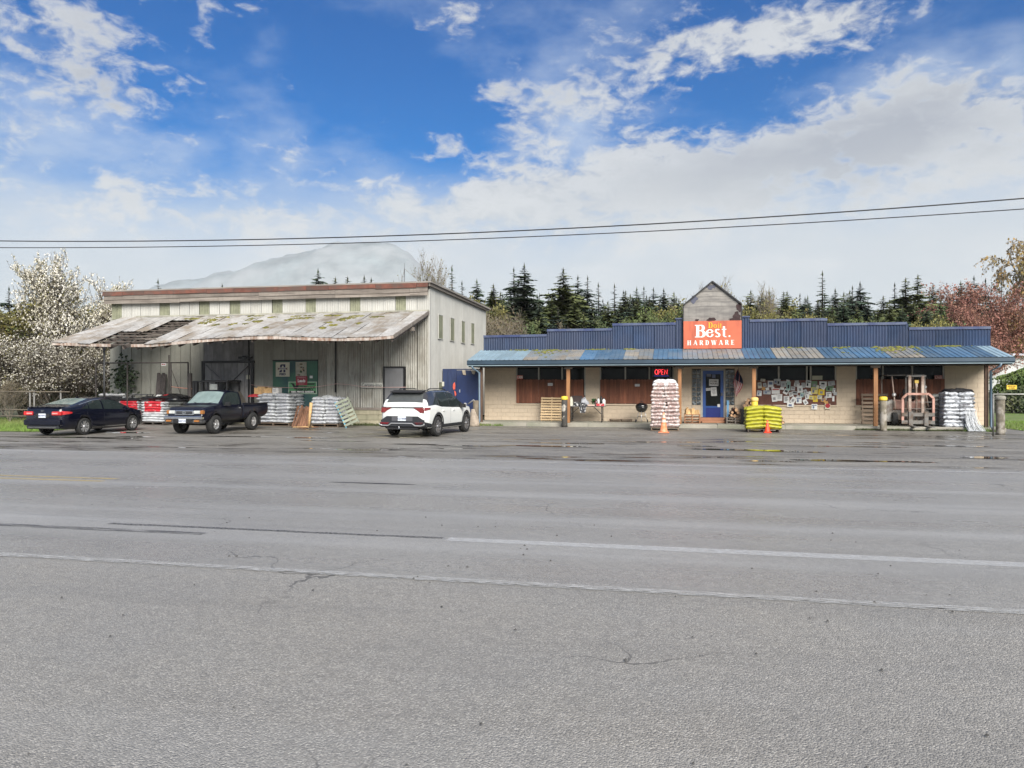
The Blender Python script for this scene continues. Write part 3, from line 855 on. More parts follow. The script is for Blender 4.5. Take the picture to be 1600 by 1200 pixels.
# interior bits seen dimly through the upper panes
# doorway: glass blocks either side, blue door
zD = zat(1114, 579, YW) ; zd0 = SL + .22
m_gblock = M('glass_block', (.045, .055, .06), .08, .5, 16.0, col2=(.28, .32, .34), thr=(.50, .62), bump=.8, bscale=30)
for p, q in ((1081.5, 1095), (1133.5, 1147.5)):
    a, b = xat(p, YW), xat(q, YW); gz0 = zat(1090, 633, YW); gz1 = zD + .04
    mb = MB(); mb.box(a, b, YW + .02, YW + .12, gz0, gz1); sp_('block_panel_core', mb, m_mortar)
    mb = MB(); mb.box(a, b, YW - .002, YW + .12, SL, gz0); sp_('panel_base', mb, m_block)
    for i in range(2):
        for j in range(8):
            mb = MB(); x0, x1 = a + (b - a) * i / 2, a + (b - a) * (i + 1) / 2; za, zb = gz0 + (gz1 - gz0) * j / 8, gz0 + (gz1 - gz0) * (j + 1) / 8
            mb.bevbox(x0 + .01, x1 - .01, YW - .01, YW + .03, za + .01, zb - .01, .012); sp_('glass_block', mb, m_gblock)
a, b = xat(1098, YW), xat(1130.5, YW)
m_bdoor = M('blue_door_paint', (.018, .075, .28), .4, .12, 1.0)
m_bdoor2 = M('deep_blue_kick_plate', (.008, .02, .16), .35, .15, 1.0)
mb = MB(); w = .13
mb.box(a, a + w, YW + .0, YW + .05, zd0, zD); mb.box(b - w, b, YW + .0, YW + .05, zd0, zD)
mb.box(a + w, b - w, YW + .0, YW + .05, zD - .16, zD); mb.box(a + w, b - w, YW, YW + .05, zd0 + .42, zd0 + .50)
door = sp_('door', mb, m_bdoor)
mb = MB(); mb.box(a + w, b - w, YW + .005, YW + .045, zd0, zd0 + .42); mb.build('kick_plate', m_bdoor2, door)
mb = MB(); mb.box(a + w, b - w, YW + .02, YW + .03, zd0 + .50, zD - .16); mb.build('door_glass', m_glass, door)
mb = MB(); mb.bevbox(b - .10, b - .04, YW - .06, YW, zd0 + .95, zd0 + 1.10, .01); mb.tube([(b - .07, YW - .05, zd0 + 1.0), (b - .17, YW - .06, zd0 + 1.0)], .012, 6); mb.build('handle', m_steel, door)
mb = MB(); mb.box(a - .075, a - .003, YW - .015, YW + .1, zd0, zD + .075); mb.box(b + .003, b + .075, YW - .015, YW + .1, zd0, zD + .075); mb.box(a - .003, b + .003, YW - .015, YW + .1, zD + .003, zD + .075)
sp_('door_frame', mb, m_mull)
m_white_paper = M('white_paper', (.72, .72, .70), .8, .05, 5.0)
m_step = M('brown_step', (.33, .155, .085), .7, .2, 2.0)
mb = MB(); mb.bevbox(a - .14, b + .14, YW - .5, YW - .02, SL, zd0 - .005, .015); sp_('door_step', mb, m_step)
mb = MB(); mb.bevbox(a - .05, b + .06, YW - .85, YW - .51, SL, SL + .09, .012); sp_('door_step', mb, m_step)
x = xat(1135.5, YW); mb = MB(); mb.obox((x + .03, YW - .3, SL + .50), (.045, 0, 0), (0, .012, 0), (0, 0, .48)); sp_('blue_plank', mb, M('light_blue_plank', (.16, .36, .58), .6, .1, 2.0))
mb = MB(); mb.box(DX0, DX1, YW + .0, YW + .2, zD + .08, zH + .14); sp_('door_header', mb, m_block)
# porch slab (setting) and grit strip
mb = MB(); xs_ = XL - .3
k = 0; n = 8
slab = thing('porch_slab', 'long low concrete porch slab under the blue roof', 'porch slab', ((XL + XR) / 2, YK, 0))
for i in range(n):
    a_, b_ = XL - .25 + (XR + .1 - XL) * i / n, XL - .25 + (XR + .1 - XL) * (i + 1) / n
    mb = MB(); mb.bevbox(a_ + .005, b_ - .005, YK, YW + .012, -.05, SL - R.uniform(0, .008), .015); mb.build('slab_section', m_slab, slab, -slab.location)
# porch roof
zE = zat(1100, 561, YE); zEb = zat(1100, 569, YE); zRt = zat(1300, 543, YW)
XE0, XE1 = xat(731, YE), xat(1584, YE)
pw = .62; npan = int(round((XE1 - XE0) / pw)); pw = (XE1 - XE0) / npan
def zone(px):
    for lim, m in ((800, m_rpale), (835, m_rpale), (888, m_rbrown), (968, m_rblue), (1010, m_rbrown), (1060, m_rblue), (1085, m_rpale), (1150, m_rbrown), (1222, m_rblue), (1300, m_rbrown), (1378, m_rblue), (1440, m_rbrown), (1548, m_rblue)):
        if px < lim: return m
    return m_rpale
sl = sqrt((YW - YE) ** 2 + (zRt - zE) ** 2)
def prz(y): return zE + (zRt - zE) * (y - YE) / (YW - YE)
for i in range(npan):
    x0 = XE0 + pw * i; mb = MB()
    ribs = [0, .015, .03, .045, .10, .155, .20, .205, .22, .235, .25, .30, .355, .405, .41, .425, .44, .455, .51, .565, .61, .62]
    hs_ = [0, .028, .028, 0, 0, 0, 0, 0, .022, .022, 0, 0, 0, 0, 0, .022, .022, 0, 0, 0, 0, .0]
    vs = []; nl = 3
    for j in range(nl + 1):
        y = YE - .06 + (YW - YE + .06) * j / nl
        for u, h in zip(ribs, hs_): vs.append((x0 + u * pw / .62, y, prz(y) + h + .02))
    nu = len(ribs)
    mb.add(vs, [(j * nu + k, j * nu + k + 1, (j + 1) * nu + k + 1, (j + 1) * nu + k) for j in range(nl) for k in range(nu - 1)])
    pxm = min(range(700, 1620, 4), key=lambda q: abs(xat(q, YE + .8) - (x0 + pw / 2)))
    sp_('roof_panel', mb, zone(pxm + R.uniform(-14, 14)))
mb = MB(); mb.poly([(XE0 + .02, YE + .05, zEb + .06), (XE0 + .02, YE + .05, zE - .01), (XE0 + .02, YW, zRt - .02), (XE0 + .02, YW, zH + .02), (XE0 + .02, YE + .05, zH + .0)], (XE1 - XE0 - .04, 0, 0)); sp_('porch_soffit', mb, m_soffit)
mb = MB(); prf = [(YE + .05, zEb), (YE - .06, zEb + .01), (YE - .09, zEb + .05), (YE - .085, zE - .02), (YE - .10, zE), (YE + .05, zE)]
mb.poly([(XE0 - .02, y, z) for y, z in prf][::-1], (XE1 - XE0 + .04, 0, 0)); sp_('gutter', mb, m_gutter)
mb = MB(); mb.box(XE0, XE1, YE - .07, YE + .02, zEb - .028, zEb - .001); sp_('gutter_lip', mb, m_lip)
mb = MB(); mb.bar((XE1 - .03, YE - .03, zE - .06), (XE1 - .03, YW, zRt - .06), .03, .14); mb.bar((XE0 + .03, YE - .03, zE - .06), (XE0 + .03, YW, zRt - .06), .03, .14); sp_('rake_trim', mb, m_gutter)
# posts with bracket caps
YP = YK + .22
for px, top, m in ((888, 577, m_post), (1062, 577, m_post), (1178, 577, m_post), (1368, 577, m_post)):
    x = xat(px, YP); mb = MB(); mb.bevbox(x - .075, x + .075, YP - .07, YP + .07, SL, 2.5, .012); po = sp_('porch_post', mb, m)
    mb = MB(); mb.bevbox(x - .17, x + .17, YP - .1, YP + .1, 2.5, 2.66, .02); mb.build('cap', m_greywood, po)
for px in (752, 1541):
    x = xat(px, YP); mb = MB(); mb.bevbox(x - .06, x + .06, YP - .06, YP + .06, 0.0, 2.66, .01); sp_('porch_post', mb, M('dark_brown_post', (.10, .06, .04), .8, .3, 2.0))
for px, s in ((749, 1), (1548, 1)):
    x = xat(px, YP - .15); mb = MB()
    mb.tube([(x - .28 * (1 if px < 800 else -1), YE - .03, zEb - .01), (x - .25 * (1 if px < 800 else -1), YE - .0, zEb - .12), (x, YP - .16, zEb - .32), (x, YP - .16, .2), (x + (.06 if px > 800 else 0), YP - .25, .06)], .05, 8); sp_('downspout', mb, M('blue_grey_downspout', (.10, .15, .20), .45, .15, 2.0))
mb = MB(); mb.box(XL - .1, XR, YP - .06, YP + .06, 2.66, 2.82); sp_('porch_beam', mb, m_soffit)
# parapet: stepped, ribbed blue metal
zA = [(756, 855, zat(800, 523.5, YW)), (855, 957, zat(900, 514, YW)), (957, 1056, zat(1000, 505, YW)), (1056, 1068, zat(1062, 497, YW)), (1159, 1171, zat(1165, 494, YW)), (1171, 1292, zat(1230, 498.5, YW)), (1292, 1419, zat(1355, 504.5, YW)), (1419, 1547, zat(1480, 511, YW))]
m_cap = M('blue_cap_board', (.03, .045, .12), .6, .25, 3.0, col2=(.08, .10, .16), rnd=.1)
for p, q, z in zA:
    x0, x1 = xat(p, YW), xat(q, YW); n = max(1, round((x1 - x0) / .92))
    for i in range(n):
        a, b = x0 + (x1 - x0) * i / n, x0 + (x1 - x0) * (i + 1) / n; mb = MB()
        corr(mb, (a + .004, YW - .06 - R.uniform(0, .012), zRt - .04), (1, 0, 0), (0, 0, 1), (0, -1, 0), b - a - .008, z - zRt - .02 + R.uniform(-.01, .01), .115, .016)
        sp_('parapet_panel', mb, m_blue)
    mb = MB(); mb.box(x0 + .002, x1 - .002, YW - .03, YW + .12, zRt - .05, z - .06); sp_('parapet_wall', mb, m_blue)
    if q - p > 30:
        x = x0
        while x < x1 - .2:
            w = min(R.uniform(1.8, 3.2), x1 - x); mb = MB()
            mb.obox((x + w / 2, YW + .0, z - .05), (w / 2 - .003, 0, R.uniform(-.008, .008)), (0, .11, 0), (0, 0, .055)); sp_('cap_board', mb, m_cap); x += w
    else:
        mb = MB(); mb.box(x0 - .02, x1 + .02, YW - .11, YW + .14, z - .06, z); sp_('cap_board', mb, m_cap)
# rot and moss where the siding meets the roof
m_rmoss = M('yellow_lichen_moss', (.16, .155, .03), .95, .5, 8.0, col2=(.10, .11, .02))
for i, (p, w, n) in enumerate([(815, .5, 22), (850, .5, 30), (868, .5, 30), (935, .5, 26), (985, .4, 16), (1310, .4, 14), (1375, .5, 24), (1395, .8, 44), (1415, .6, 24), (1475, .5, 20), (1490, .5, 22), (1110, .4, 9), (1235, .5, 12)]):
    x = xat(p, YW); mb = MB(); r = random.Random(i); spread = 1.0 if (p > 1300 and p < 1470) or 830 < p < 880 else .12
    pts = [(x + r.gauss(0, .5) * w, YW - .08 - abs(r.gauss(0, .55)) * spread) for _ in range(n)]
    lumps(mb, r, pts, lambda a_, b_: prz(b_) + .035, (zRt - zE) / (YW - YE), .042)
    o = sp_('moss_patch', mb, m_rmoss); o['kind'] = 'stuff'
# gable sign tower
YG = YW - .16
ga, gb = xat(1068, YG), xat(1158.5, YG); gz0 = zat(1110, 545, YG); ge = zat(1110, 476, YG); gp = zat(1113, 440, YG); gs = zat(1110, 501.5, YG); gl = zat(1110, 479, YG)
m_plank = M('bare_grey_ply', (.25, .235, .215), .85, .16, 2.0, stretch=(1, 1, 5), col2=(.17, .16, .15), streak=(.09, .085, .09), samt=.35, rnd=.12)
m_rot = M('rotten_dark_patch', (.035, .02, .02), .9, .4, 6.0)
m_bluepeel = M('peeling_blue_grey_paint', (.08, .085, .12), .7, .2, 4.0)
gx = xat(1113, YG)
mb = MB(); mb.poly([(ga + .03, YG + .03, gz0), (gb - .03, YG + .03, gz0), (gb - .03, YG + .03, ge), (gx, YG + .03, gp - .03), (ga + .03, YG + .03, ge)], (0, .9, 0)); sp_('gable_core', mb, m_plank)
nb = 5
zs_ = [gs, gl] + [gl + (gp - gl) * k / nb for k in range(1, nb + 1)]
def gw(z):
    if z <= ge: return ga, gb
    f = (z - ge) / (gp - ge); return ga + (gx - ga) * f, gb + (gx - gb) * f
for za, zb in zip(zs_, zs_[1:]):
    ys_ = YG - R.uniform(0, .01); a0, b0 = gw(za); a1, b1 = gw(zb)
    pts = [(a0 + .01, ys_, za + .004), (b0 - .01, ys_, za + .004)]
    if za < ge < zb: pts += [(gb - .01, ys_, ge), (b1 - .01, ys_, zb - .004), (a1 + .01, ys_, zb - .004), (ga + .01, ys_, ge)]
    else: pts += [(b1 - .01, ys_, zb - .004), (a1 + .01, ys_, zb - .004)]
    mb = MB(); mb.poly(pts, (0, .028, 0)); sp_('gable_board', mb, m_plank)
mb = MB()
for p, q in (((ga, ge), (gx, gp)), ((gb, ge), (gx, gp))):
    mb.bar((p[0], YG + .42, p[1] + .01), (q[0], YG + .42, q[1] + .01), 1.05, .05)
sp_('gable_roof_edge', mb, m_black)
mb = MB(); mb.box(ga - .03, ga + .01, YG - .04, YG + .9, gz0, ge); mb.box(gb - .01, gb + .03, YG - .04, YG + .9, gz0, ge); sp_('gable_side', mb, m_black)
def patch(px, py, w, h, seed, mat, name='stain_patch', clipx=None):
    c = at(px, py, YG - .014); n = 22; vs = []
    for k in range(n):
        a = 2 * pi * k / n; q = 1 + .55 * mnoise.noise(Vector((cos(a) * 1.6 + seed, sin(a) * 1.6, seed))) + .25 * mnoise.noise(Vector((cos(a) * 6, sin(a) * 6, seed)))
        x = c.x + cos(a) * w * q
        x = min(max(x, ga + .02), gb - .02); z = max(c.z + sin(a) * h * q, gs + .005)
        vs.append((x, c.y - .002 * (seed % 3), z))
    mb = MB(); mb.poly(vs, (0, .004, 0)); sp_(name, mb, mat)
for a in ((1151, 495, .17, .22, 2.2, m_rot), (1155, 480, .10, .18, 4.4, m_rot), (1147, 499, .25, .06, 7.3, m_rot), (1111, 499, .18, .09, 1.7, m_rot), (1089, 500, .09, .05, 3.2, m_rot), (1084, 468, .16, .15, 5.1, m_bluepeel), (1109, 448, .14, .11, 6.6, m_bluepeel), (1116, 447, .05, .10, 8.0, m_bluepeel)):
    patch(*a)
# the sign, a thing of its own
m_orange = M('faded_orange_red', (.50, .112, .052), .55, .14, 1.5, streak=(.20, .04, .03), samt=.85, sscale=2.2)
m_cream = M('sign_white', (.80, .76, .70), .5, .04, 2.0)
m_syel = M('sign_yellow', (.85, .38, .02), .5, .05, 2.0)
sg = thing('store_sign', 'faded orange-red sign with white Best lettering below the bare gable', 'sign', ((ga + gb) / 2, YG - .05, gz0))
sw, sh = gb - ga, gs - gz0
mb = MB(); mb.bevbox(-sw / 2, sw / 2, -.05, .03, 0, sh - .004, .006); mb.build('sign_board', m_orange, sg)
# serif letters built from strokes (unit box: cap height 1)
def arc(cx, cy, rx, ry, a0, a1, w0, w1=None, n=16):
    # stroke of an ellipse arc; w0 at the sides (vertical stress), w1 at top and bottom
    w1 = w1 or w0 * .4; L_ = []
    for i in range(n + 1):
        a = radians(a0 + (a1 - a0) * i / n); w = w1 + (w0 - w1) * abs(cos(a)) ** 1.3
        L_.append(((cx + (rx + w / 2) * cos(a), cy + (ry + w / 2) * sin(a)), (cx + (rx - w / 2) * cos(a), cy + (ry - w / 2) * sin(a))))
    return ('a', L_)
def ln(x0, y0, x1, y1, w): return ('l', x0, y0, x1, y1, w)
T, TN, SF = .20, .075, .06
def srf(x, y, w=.30): return ln(x - w / 2, y, x + w / 2, y, SF)
GL = {
 'B': (.72, [ln(.2, 0, .2, 1, T), srf(.16, .03, .3), srf(.16, .97, .3), ln(.2, .97, .42, .97, SF), ln(.2, .03, .44, .03, SF), ln(.2, .53, .42, .53, SF), arc(.40, .755, .17, .215, -90, 90, T), arc(.42, .275, .21, .245, -90, 90, T * 1.05)]),
 'e': (.56, [arc(.28, .32, .19, .29, 20, 345, .15), ln(.12, .36, .46, .36, .06)]),
 's': (.46, [arc(.22, .49, .12, .13, 30, 250, .11, .08), arc(.22, .17, .13, .14, -150, 80, .12, .08), ln(.13, .40, .33, .24, .12)]),
 't': (.36, [ln(.18, .1, .18, .86, .14), ln(.03, .62, .34, .62, .06), arc(.28, .13, .10, .11, 180, 300, .10, .07)]),
 'D': (.80, [ln(.2, 0, .2, 1, T), srf(.16, .03, .3), srf(.16, .97, .3), ln(.2, .97, .4, .97, SF), ln(.2, .03, .4, .03, SF), arc(.36, .5, .27, .47, -90, 90, T)]),
 'o': (.60, [arc(.30, .33, .2, .3, 0, 360, .15, .07, 24)]),
 'i': (.34, [ln(.17, 0, .17, .66, .15), srf(.17, .03, .3), srf(.13, .64, .2), ln(.10, .88, .24, .88, .14)]),
 'H': (.86, [ln(.2, 0, .2, 1, T), ln(.66, 0, .66, 1, T), ln(.2, .5, .66, .5, SF)] + [srf(x, y, .34) for x in (.2, .66) for y in (.03, .97)]),
 'A': (.86, [ln(.14, 0, .42, 1, TN), ln(.72, 0, .44, 1, T), ln(.22, .34, .6, .34, SF), srf(.13, .03, .26), srf(.72, .03, .3)]),
 'R': (.82, [ln(.2, 0, .2, 1, T), srf(.2, .03, .34), srf(.16, .97, .3), ln(.2, .97, .42, .97, SF), ln(.2, .5, .42, .5, SF), arc(.40, .735, .19, .235, -90, 90, T), ln(.42, .5, .70, .02, T), srf(.74, .03, .16)]),
 'W': (1.12, [ln(.12, 1, .36, 0, T), ln(.38, 0, .56, 1, TN), ln(.56, 1, .78, 0, T), ln(.80, 0, 1.0, 1, TN), srf(.12, .97, .3), srf(.56, .97, .3), srf(1.0, .97, .24)]),
 'E': (.70, [ln(.2, 0, .2, 1, T), ln(.16, .97, .58, .97, SF), ln(.16, .03, .60, .03, SF), ln(.2, .52, .46, .52, SF), ln(.58, .80, .58, 1, SF), ln(.60, 0, .60, .22, SF), ln(.46, .42, .46, .62, SF), srf(.14, .03, .24), srf(.14, .97, .24)]),
 '.': (.3, [ln(.08, .07, .22, .07, .14)]), ' ': (.25, []),
}
def letters(s, x0, z0_, h, sx, gap, mat, root, y):
    x = x0; depth = 0
    for ch in s:
        w, strokes = GL[ch]
        if strokes:
            mb = MB()
            for q in strokes:
                depth += 1; yy = y - .010 - .0006 * (depth % 11)
                if q[0] == 'l':
                    _, a, b_, c, d, t = q; v = Vector((c - a, d - b_)).normalized(); nrm = Vector((-v.y, v.x)) * t / 2
                    pts = [(a + nrm.x, b_ + nrm.y), (c + nrm.x, d + nrm.y), (c - nrm.x, d - nrm.y), (a - nrm.x, b_ - nrm.y)]
                    mb.poly([(x + px_ * h * sx, yy, z0_ + pz_ * h) for px_, pz_ in pts], (0, .008, 0))
                else:
                    L_ = q[1]; f = lambda p: (x + p[0] * h * sx, yy, z0_ + p[1] * h); g = lambda p: (x + p[0] * h * sx, yy + .008, z0_ + p[1] * h)
                    mb.rings([[f(o_), f(i_), g(i_), g(o_)] for o_, i_ in L_], True, True)
            mb.build('letter', mat, root, fix=True)
        x += (w + gap) * h * sx
    return x
pm = sw / 90.5                                      # metres per photo pixel on the sign
def sx_(px): return (px - 1113.2) * pm
def sz_(py): return (544.5 - py) * pm
letters('Best', sx_(1085.5), sz_(526), (526 - 506) * pm, 1.19, .0, m_cream, sg, -.05)
letters('.', sx_(1137), sz_(526), 18 * pm, 1.0, 0, m_cream, sg, -.05)
letters('Do', sx_(1106.5), sz_(511.5), 9.4 * pm, 1.05, .02, m_syel, sg, -.052)
letters('it', sx_(1121.5), sz_(511.5), 8.6 * pm, 1.0, .02, m_syel, sg, -.052)
letters('HARDWARE', sx_(1073.5), sz_(538.5), 7.6 * pm, 1.03, .37, m_cream, sg, -.05)
# ------------------------------------------------------------------ vehicles
m_navy = M('navy_car_paint', (.003, .0042, .012), .25, .1, 2.0, coat=.6, spec=.3)
m_navy2 = M('midnight_truck_paint', (.003, .004, .012), .28, .2, 2.0, coat=.5, spec=.3)
m_wpaint = M('white_car_paint', (.72, .74, .72), .3, .02, 2.0, coat=.8)
m_clad = M('dark_plastic_cladding', (.018, .02, .024), .6, .2, 9.0)
m_carglass = M('tinted_glass', (.022, .030, .030), .05, .15, 2.0)
m_palewin = M('clear_windscreen', (.16, .21, .20), .07, .25, 2.0)
m_tyre = M('tyre_rubber', (.018, .018, .018), .85, .2, 9.0)
m_alloy = M('alloy_silver', (.55, .55, .55), .35, .1, 4.0, metal=.7)
m_chrome = M('chrome', (.65, .66, .67), .18, .08, 4.0, metal=1.0)
m_red = M('tail_lamp_red', (.50, .02, .02), .2, .25, 9.0, coat=.8)
m_redpale = M('tail_lamp_pale', (.62, .28, .26), .2, .2, 9.0, coat=.8)
m_amber = M('amber_lens', (.32, .13, .035), .25, .2, 9.0)
m_lens = M('headlamp_lens', (.50, .52, .50), .15, .25, 12.0, coat=1)
m_plate = M('number_plate', (.62, .66, .70), .5, .06, 9.0)
m_plateink = M('plate_ink', (.04, .06, .16), .6, .1, 9.0)

class Body:
    def __init__(s, top, belt, bot, hw, tumble=.36, crown=.02, rail=.12):
        s.top, s.belt, s.bot, s.hw, s.tumble, s.crown, s.rail = top, belt, bot, hw, tumble, crown, rail
        s.x0, s.x1 = top[0][0], top[-1][0]
    def sm(s, tab, x):          # lightly rounded interpolation
        return (interp(tab, x - .03) + 2 * interp(tab, x) + interp(tab, x + .03)) / 4
    def sec(s, x):
        zt, zb, w = s.sm(s.top, x), s.sm(s.bot, x), s.sm(s.hw, x)
        zs = min(s.sm(s.belt, x), zt - .02); h = zs - zb; hg = zt - zs
        ws = w * .955; wr = ws - s.tumble * hg
        return [(0, zb), (w * .80, zb), (w * .94, zb + .05), (w * .985, zb + .28 * h), (w, zb + .55 * h), (w * .995, zb + .78 * h), (w * .98, zs - .05 * h), (ws, zs),
                ((ws + wr) / 2 + .012, zs + hg * .5), (wr, zs + hg * .88), (wr * .90, zt - hg * .02), (wr * .5, zt + s.crown * .75), (0, zt + s.crown)]
    def side(s, x, z):
        p = s.sec(x)[1:11]
        for (y0, z0_), (y1, z1) in zip(p, p[1:]):
            if z0_ <= z <= z1: return y0 + (y1 - y0) * (z - z0_) / max(1e-6, z1 - z0_)
        return p[-1][0] if z > p[-1][1] else p[0][0]
    def topz(s, x, y):
        p = s.sec(x)[9:]; y = abs(y)
        for (y0, z0_), (y1, z1) in zip(p, p[1:]):
            if y1 <= y <= y0: return z0_ + (z1 - z0_) * (y - y0) / min(-1e-6, y1 - y0)
        return p[0][1] - (y - p[0][0]) * 1.6 if y > p[0][0] else p[-1][1]
    def mb(s, extra=()):
        n = 70; xs = sorted(set([s.x0 + (s.x1 - s.x0) * i / n for i in range(n + 1)] + [x for x, _ in s.top]))
        m = MB(); rings = []
        for x in xs:
            p = s.sec(x); rings.append([(x, y, z) for y, z in p] + [(x, -y, z) for y, z in p[-2:0:-1]])
        return m.rings(rings, True, True, 0, True)
    def patch_side(s, x0, x1, lo, hi, sg, off=.006, nx=14, nz=5):
        m = MB(); vs = []
        for i in range(nx + 1):
            x = x0 + (x1 - x0) * i / nx; a = lo(x) if callable(lo) else lo; b = hi(x) if callable(hi) else hi
            b = max(a + .002, b)
            for j in range(nz + 1):
                z = a + (b - a) * j / nz; vs.append((x, sg * (s.side(x, z) + off), z))
        fs = [(i * (nz + 1) + j, (i + 1) * (nz + 1) + j, (i + 1) * (nz + 1) + j + 1, i * (nz + 1) + j + 1) for i in range(nx) for j in range(nz)]
        if sg < 0: fs = [f for f in fs]
        return m.add(vs, fs, 0, True)
    def patch_top(s, x0, x1, k0, k1, off=.006, nx=8, ny=12):
        m = MB(); vs = []
        for i in range(nx + 1):
            x = x0 + (x1 - x0) * i / nx; k = k0 + (k1 - k0) * i / nx
            sl = (s.sm(s.top, x + .02) - s.sm(s.top, x - .02)) / .04; L_ = sqrt(1 + sl * sl)
            for j in range(ny + 1):
                y = k * (2 * j / ny - 1); vs.append((x - sl / L_ * off, y, s.topz(x, y) + off / L_))
        return m.add(vs, [(i * (ny + 1) + j, (i + 1) * (ny + 1) + j, (i + 1) * (ny + 1) + j + 1, i * (ny + 1) + j + 1) for i in range(nx) for j in range(ny)], 0, True)

def carve(mb, mats, arches, boxes=(), depth=.34, hwmax=1.0):
    """body mesh with real wheel wells (and any boxes) cut out; the wells take material slot 1"""
    me = mb.mesh('body', mats)
    bm = bmesh.new(); bm.from_mesh(me); bmesh.ops.recalc_face_normals(bm, faces=bm.faces); bm.to_mesh(me); bm.free()
    o = bpy.data.objects.new('body', me); COL.objects.link(o); cs = []
    def cutter(m):
        cme = m.mesh('cut', mats); bm = bmesh.new(); bm.from_mesh(cme); bmesh.ops.recalc_face_normals(bm, faces=bm.faces); bm.to_mesh(cme); bm.free()
        c = bpy.data.objects.new('cut', cme); COL.objects.link(c); cs.append(c)
        md = o.modifiers.new('b', 'BOOLEAN'); md.operation = 'DIFFERENCE'; md.object = c; md.solver = 'EXACT'
    for x, z, r in arches:
        for sg in (1, -1):
            m = MB(); m.lathe([(r, (hwmax - depth) * sg), (r, (hwmax + .2) * sg)], 32, (x, 0, z), 'y'); cutter(m)
    for b in boxes:
        m = MB(); m.box(*b); cutter(m)
    dg = bpy.context.evaluated_depsgraph_get()
    out = bpy.data.meshes.new_from_object(o.evaluated_get(dg)); out.name = 'body'
    for c in cs: bpy.data.objects.remove(c)
    bpy.data.objects.remove(o)
    for p in out.polygons:
        vs = [out.vertices[i].co for i in p.vertices]
        for x, z, r in arches:
            if all((v.x - x) ** 2 + (v.z - z) ** 2 <= (r + .004) ** 2 for v in vs): p.material_index = 1; p.use_smooth = False
        for b in boxes:
            if all(b[0] - .003 <= v.x <= b[1] + .003 and b[2] - .003 <= v.y <= b[3] + .003 and v.z >= b[4] - .003 for v in vs): p.material_index = 1; p.use_smooth = False
    out.update()
    return out

def wheel(root, x, y, r, w, rim, spokes, mats=(m_alloy,), sg=1, wide=.05, dark=True):
    c = (x, y, r); t = MB()
    t.lathe([(rim, -w / 2 + .01), (r * .93, -w / 2), (r * .985, -w / 2 + .025), (r, -w / 4), (r, w / 4), (r * .985, w / 2 - .025), (r * .93, w / 2), (rim, w / 2 - .01)], 28, c, 'y', cap=False)
    wl = t.build('wheel', m_tyre, root)
    b = MB(); yo = sg * (w / 2 - .055)
    b.lathe([(0, 0), (rim * .95, 0)], 24, (x, y + yo * .6, r), 'y', cap=False); b.build('brake_disc', m_black, wl)
    b = MB(); b.lathe([(rim * 1.01, -w * .42), (rim * 1.01, w * .42), (rim * .90, w * .42), (rim * .90, -w * .42)], 28, c, 'y', cap=False)
    for k in range(spokes):
        for dd in ((-.14, .14) if spokes <= 5 and wide < .06 else (0,)):
            a = 2 * pi * k / spokes + dd + .3; a2 = 2 * pi * k / spokes + dd * 1.9 + .3
            p0 = Vector((x + cos(a) * rim * .12, y + yo, r + sin(a) * rim * .12)); p1 = Vector((x + cos(a2) * rim * .95, y + yo + sg * .025, r + sin(a2) * rim * .95))
            b.bar(p0, p1, wide, .03, up=(0, 1, 0))
    b.lathe([(rim * .22, -.02), (rim * .2, .03), (0, .035)] if sg > 0 else [(0, -.035), (rim * .2, -.03), (rim * .22, .02)], 14, (x, y + yo + sg * .01, r), 'y')
    b.build('rim', mats[0], wl)

def plate(root, x, y, z, s, facing, ink='BKR4972'):
    mb = MB(); mb.bevbox(x - .008, x + .008, y - .155 * s, y + .155 * s, z - .078 * s, z + .078 * s, .004); p = mb.build('number_plate', m_plate, root)
    text(ink, .085 * s, m_plateink, p, (x + facing * .010, y, z - .005), (pi / 2, 0, pi / 2 * facing), .001, 'lettering', bold=.002)

def place(u_px, t, Wb, Tr, ang, corner, sc):
    """origin so that the wheel at corner (fx, fy) stands at photo column u_px and depth t"""
    p = cpt(u_px, t); lx, ly = corner[0] * Wb / 2 * sc, corner[1] * Tr / 2 * sc
    return Vector((p.x - (lx * cos(ang) - ly * sin(ang)), p.y - (lx * sin(ang) + ly * cos(ang)), 0))

# --- dark blue sedan
an = radians(91.4); sc = .925
car = thing('parked_car', 'dark navy four-door sedan parked nose-in beside the bag pallets, left of the pickup', 'car', place(129, 28.0, 2.83, 1.62, an, (-1, -1), sc), an)
car.scale = (sc,) * 3
B1 = Body([(-2.51, .97), (-2.47, 1.07), (-2.40, 1.10), (-2.05, 1.13), (-1.78, 1.18), (-.80, 1.415), (-.2, 1.455), (.25, 1.435), (.62, 1.34), (1.25, 1.02), (1.4, .99), (2.0, .88), (2.22, .78), (2.33, .66), (2.37, .58)],
          [(-2.51, .94), (-2.3, 1.00), (-1.5, 1.0), (0, .94), (1.2, .91), (2.0, .80), (2.37, .52)], [(-2.51, .37), (-2.35, .27), (-1, .19), (1, .19), (2.1, .2), (2.37, .3)],
          [(-2.51, .72), (-2.43, .83), (-2.2, .89), (-1.4, .925), (0, .92), (1.4, .915), (2.0, .86), (2.22, .76), (2.37, .58)], .40)
me = carve(B1.mb(), [m_navy, m_black], [(1.415, .34, .385), (-1.415, .34, .385)], hwmax=.93)
obj('body', me, car)
B1.patch_top(-1.76, -.86, .62, .54).build('rear_window', m_palewin, car); B1.patch_top(.42, 1.18, .56, .70).build('windscreen', m_carglass, car)
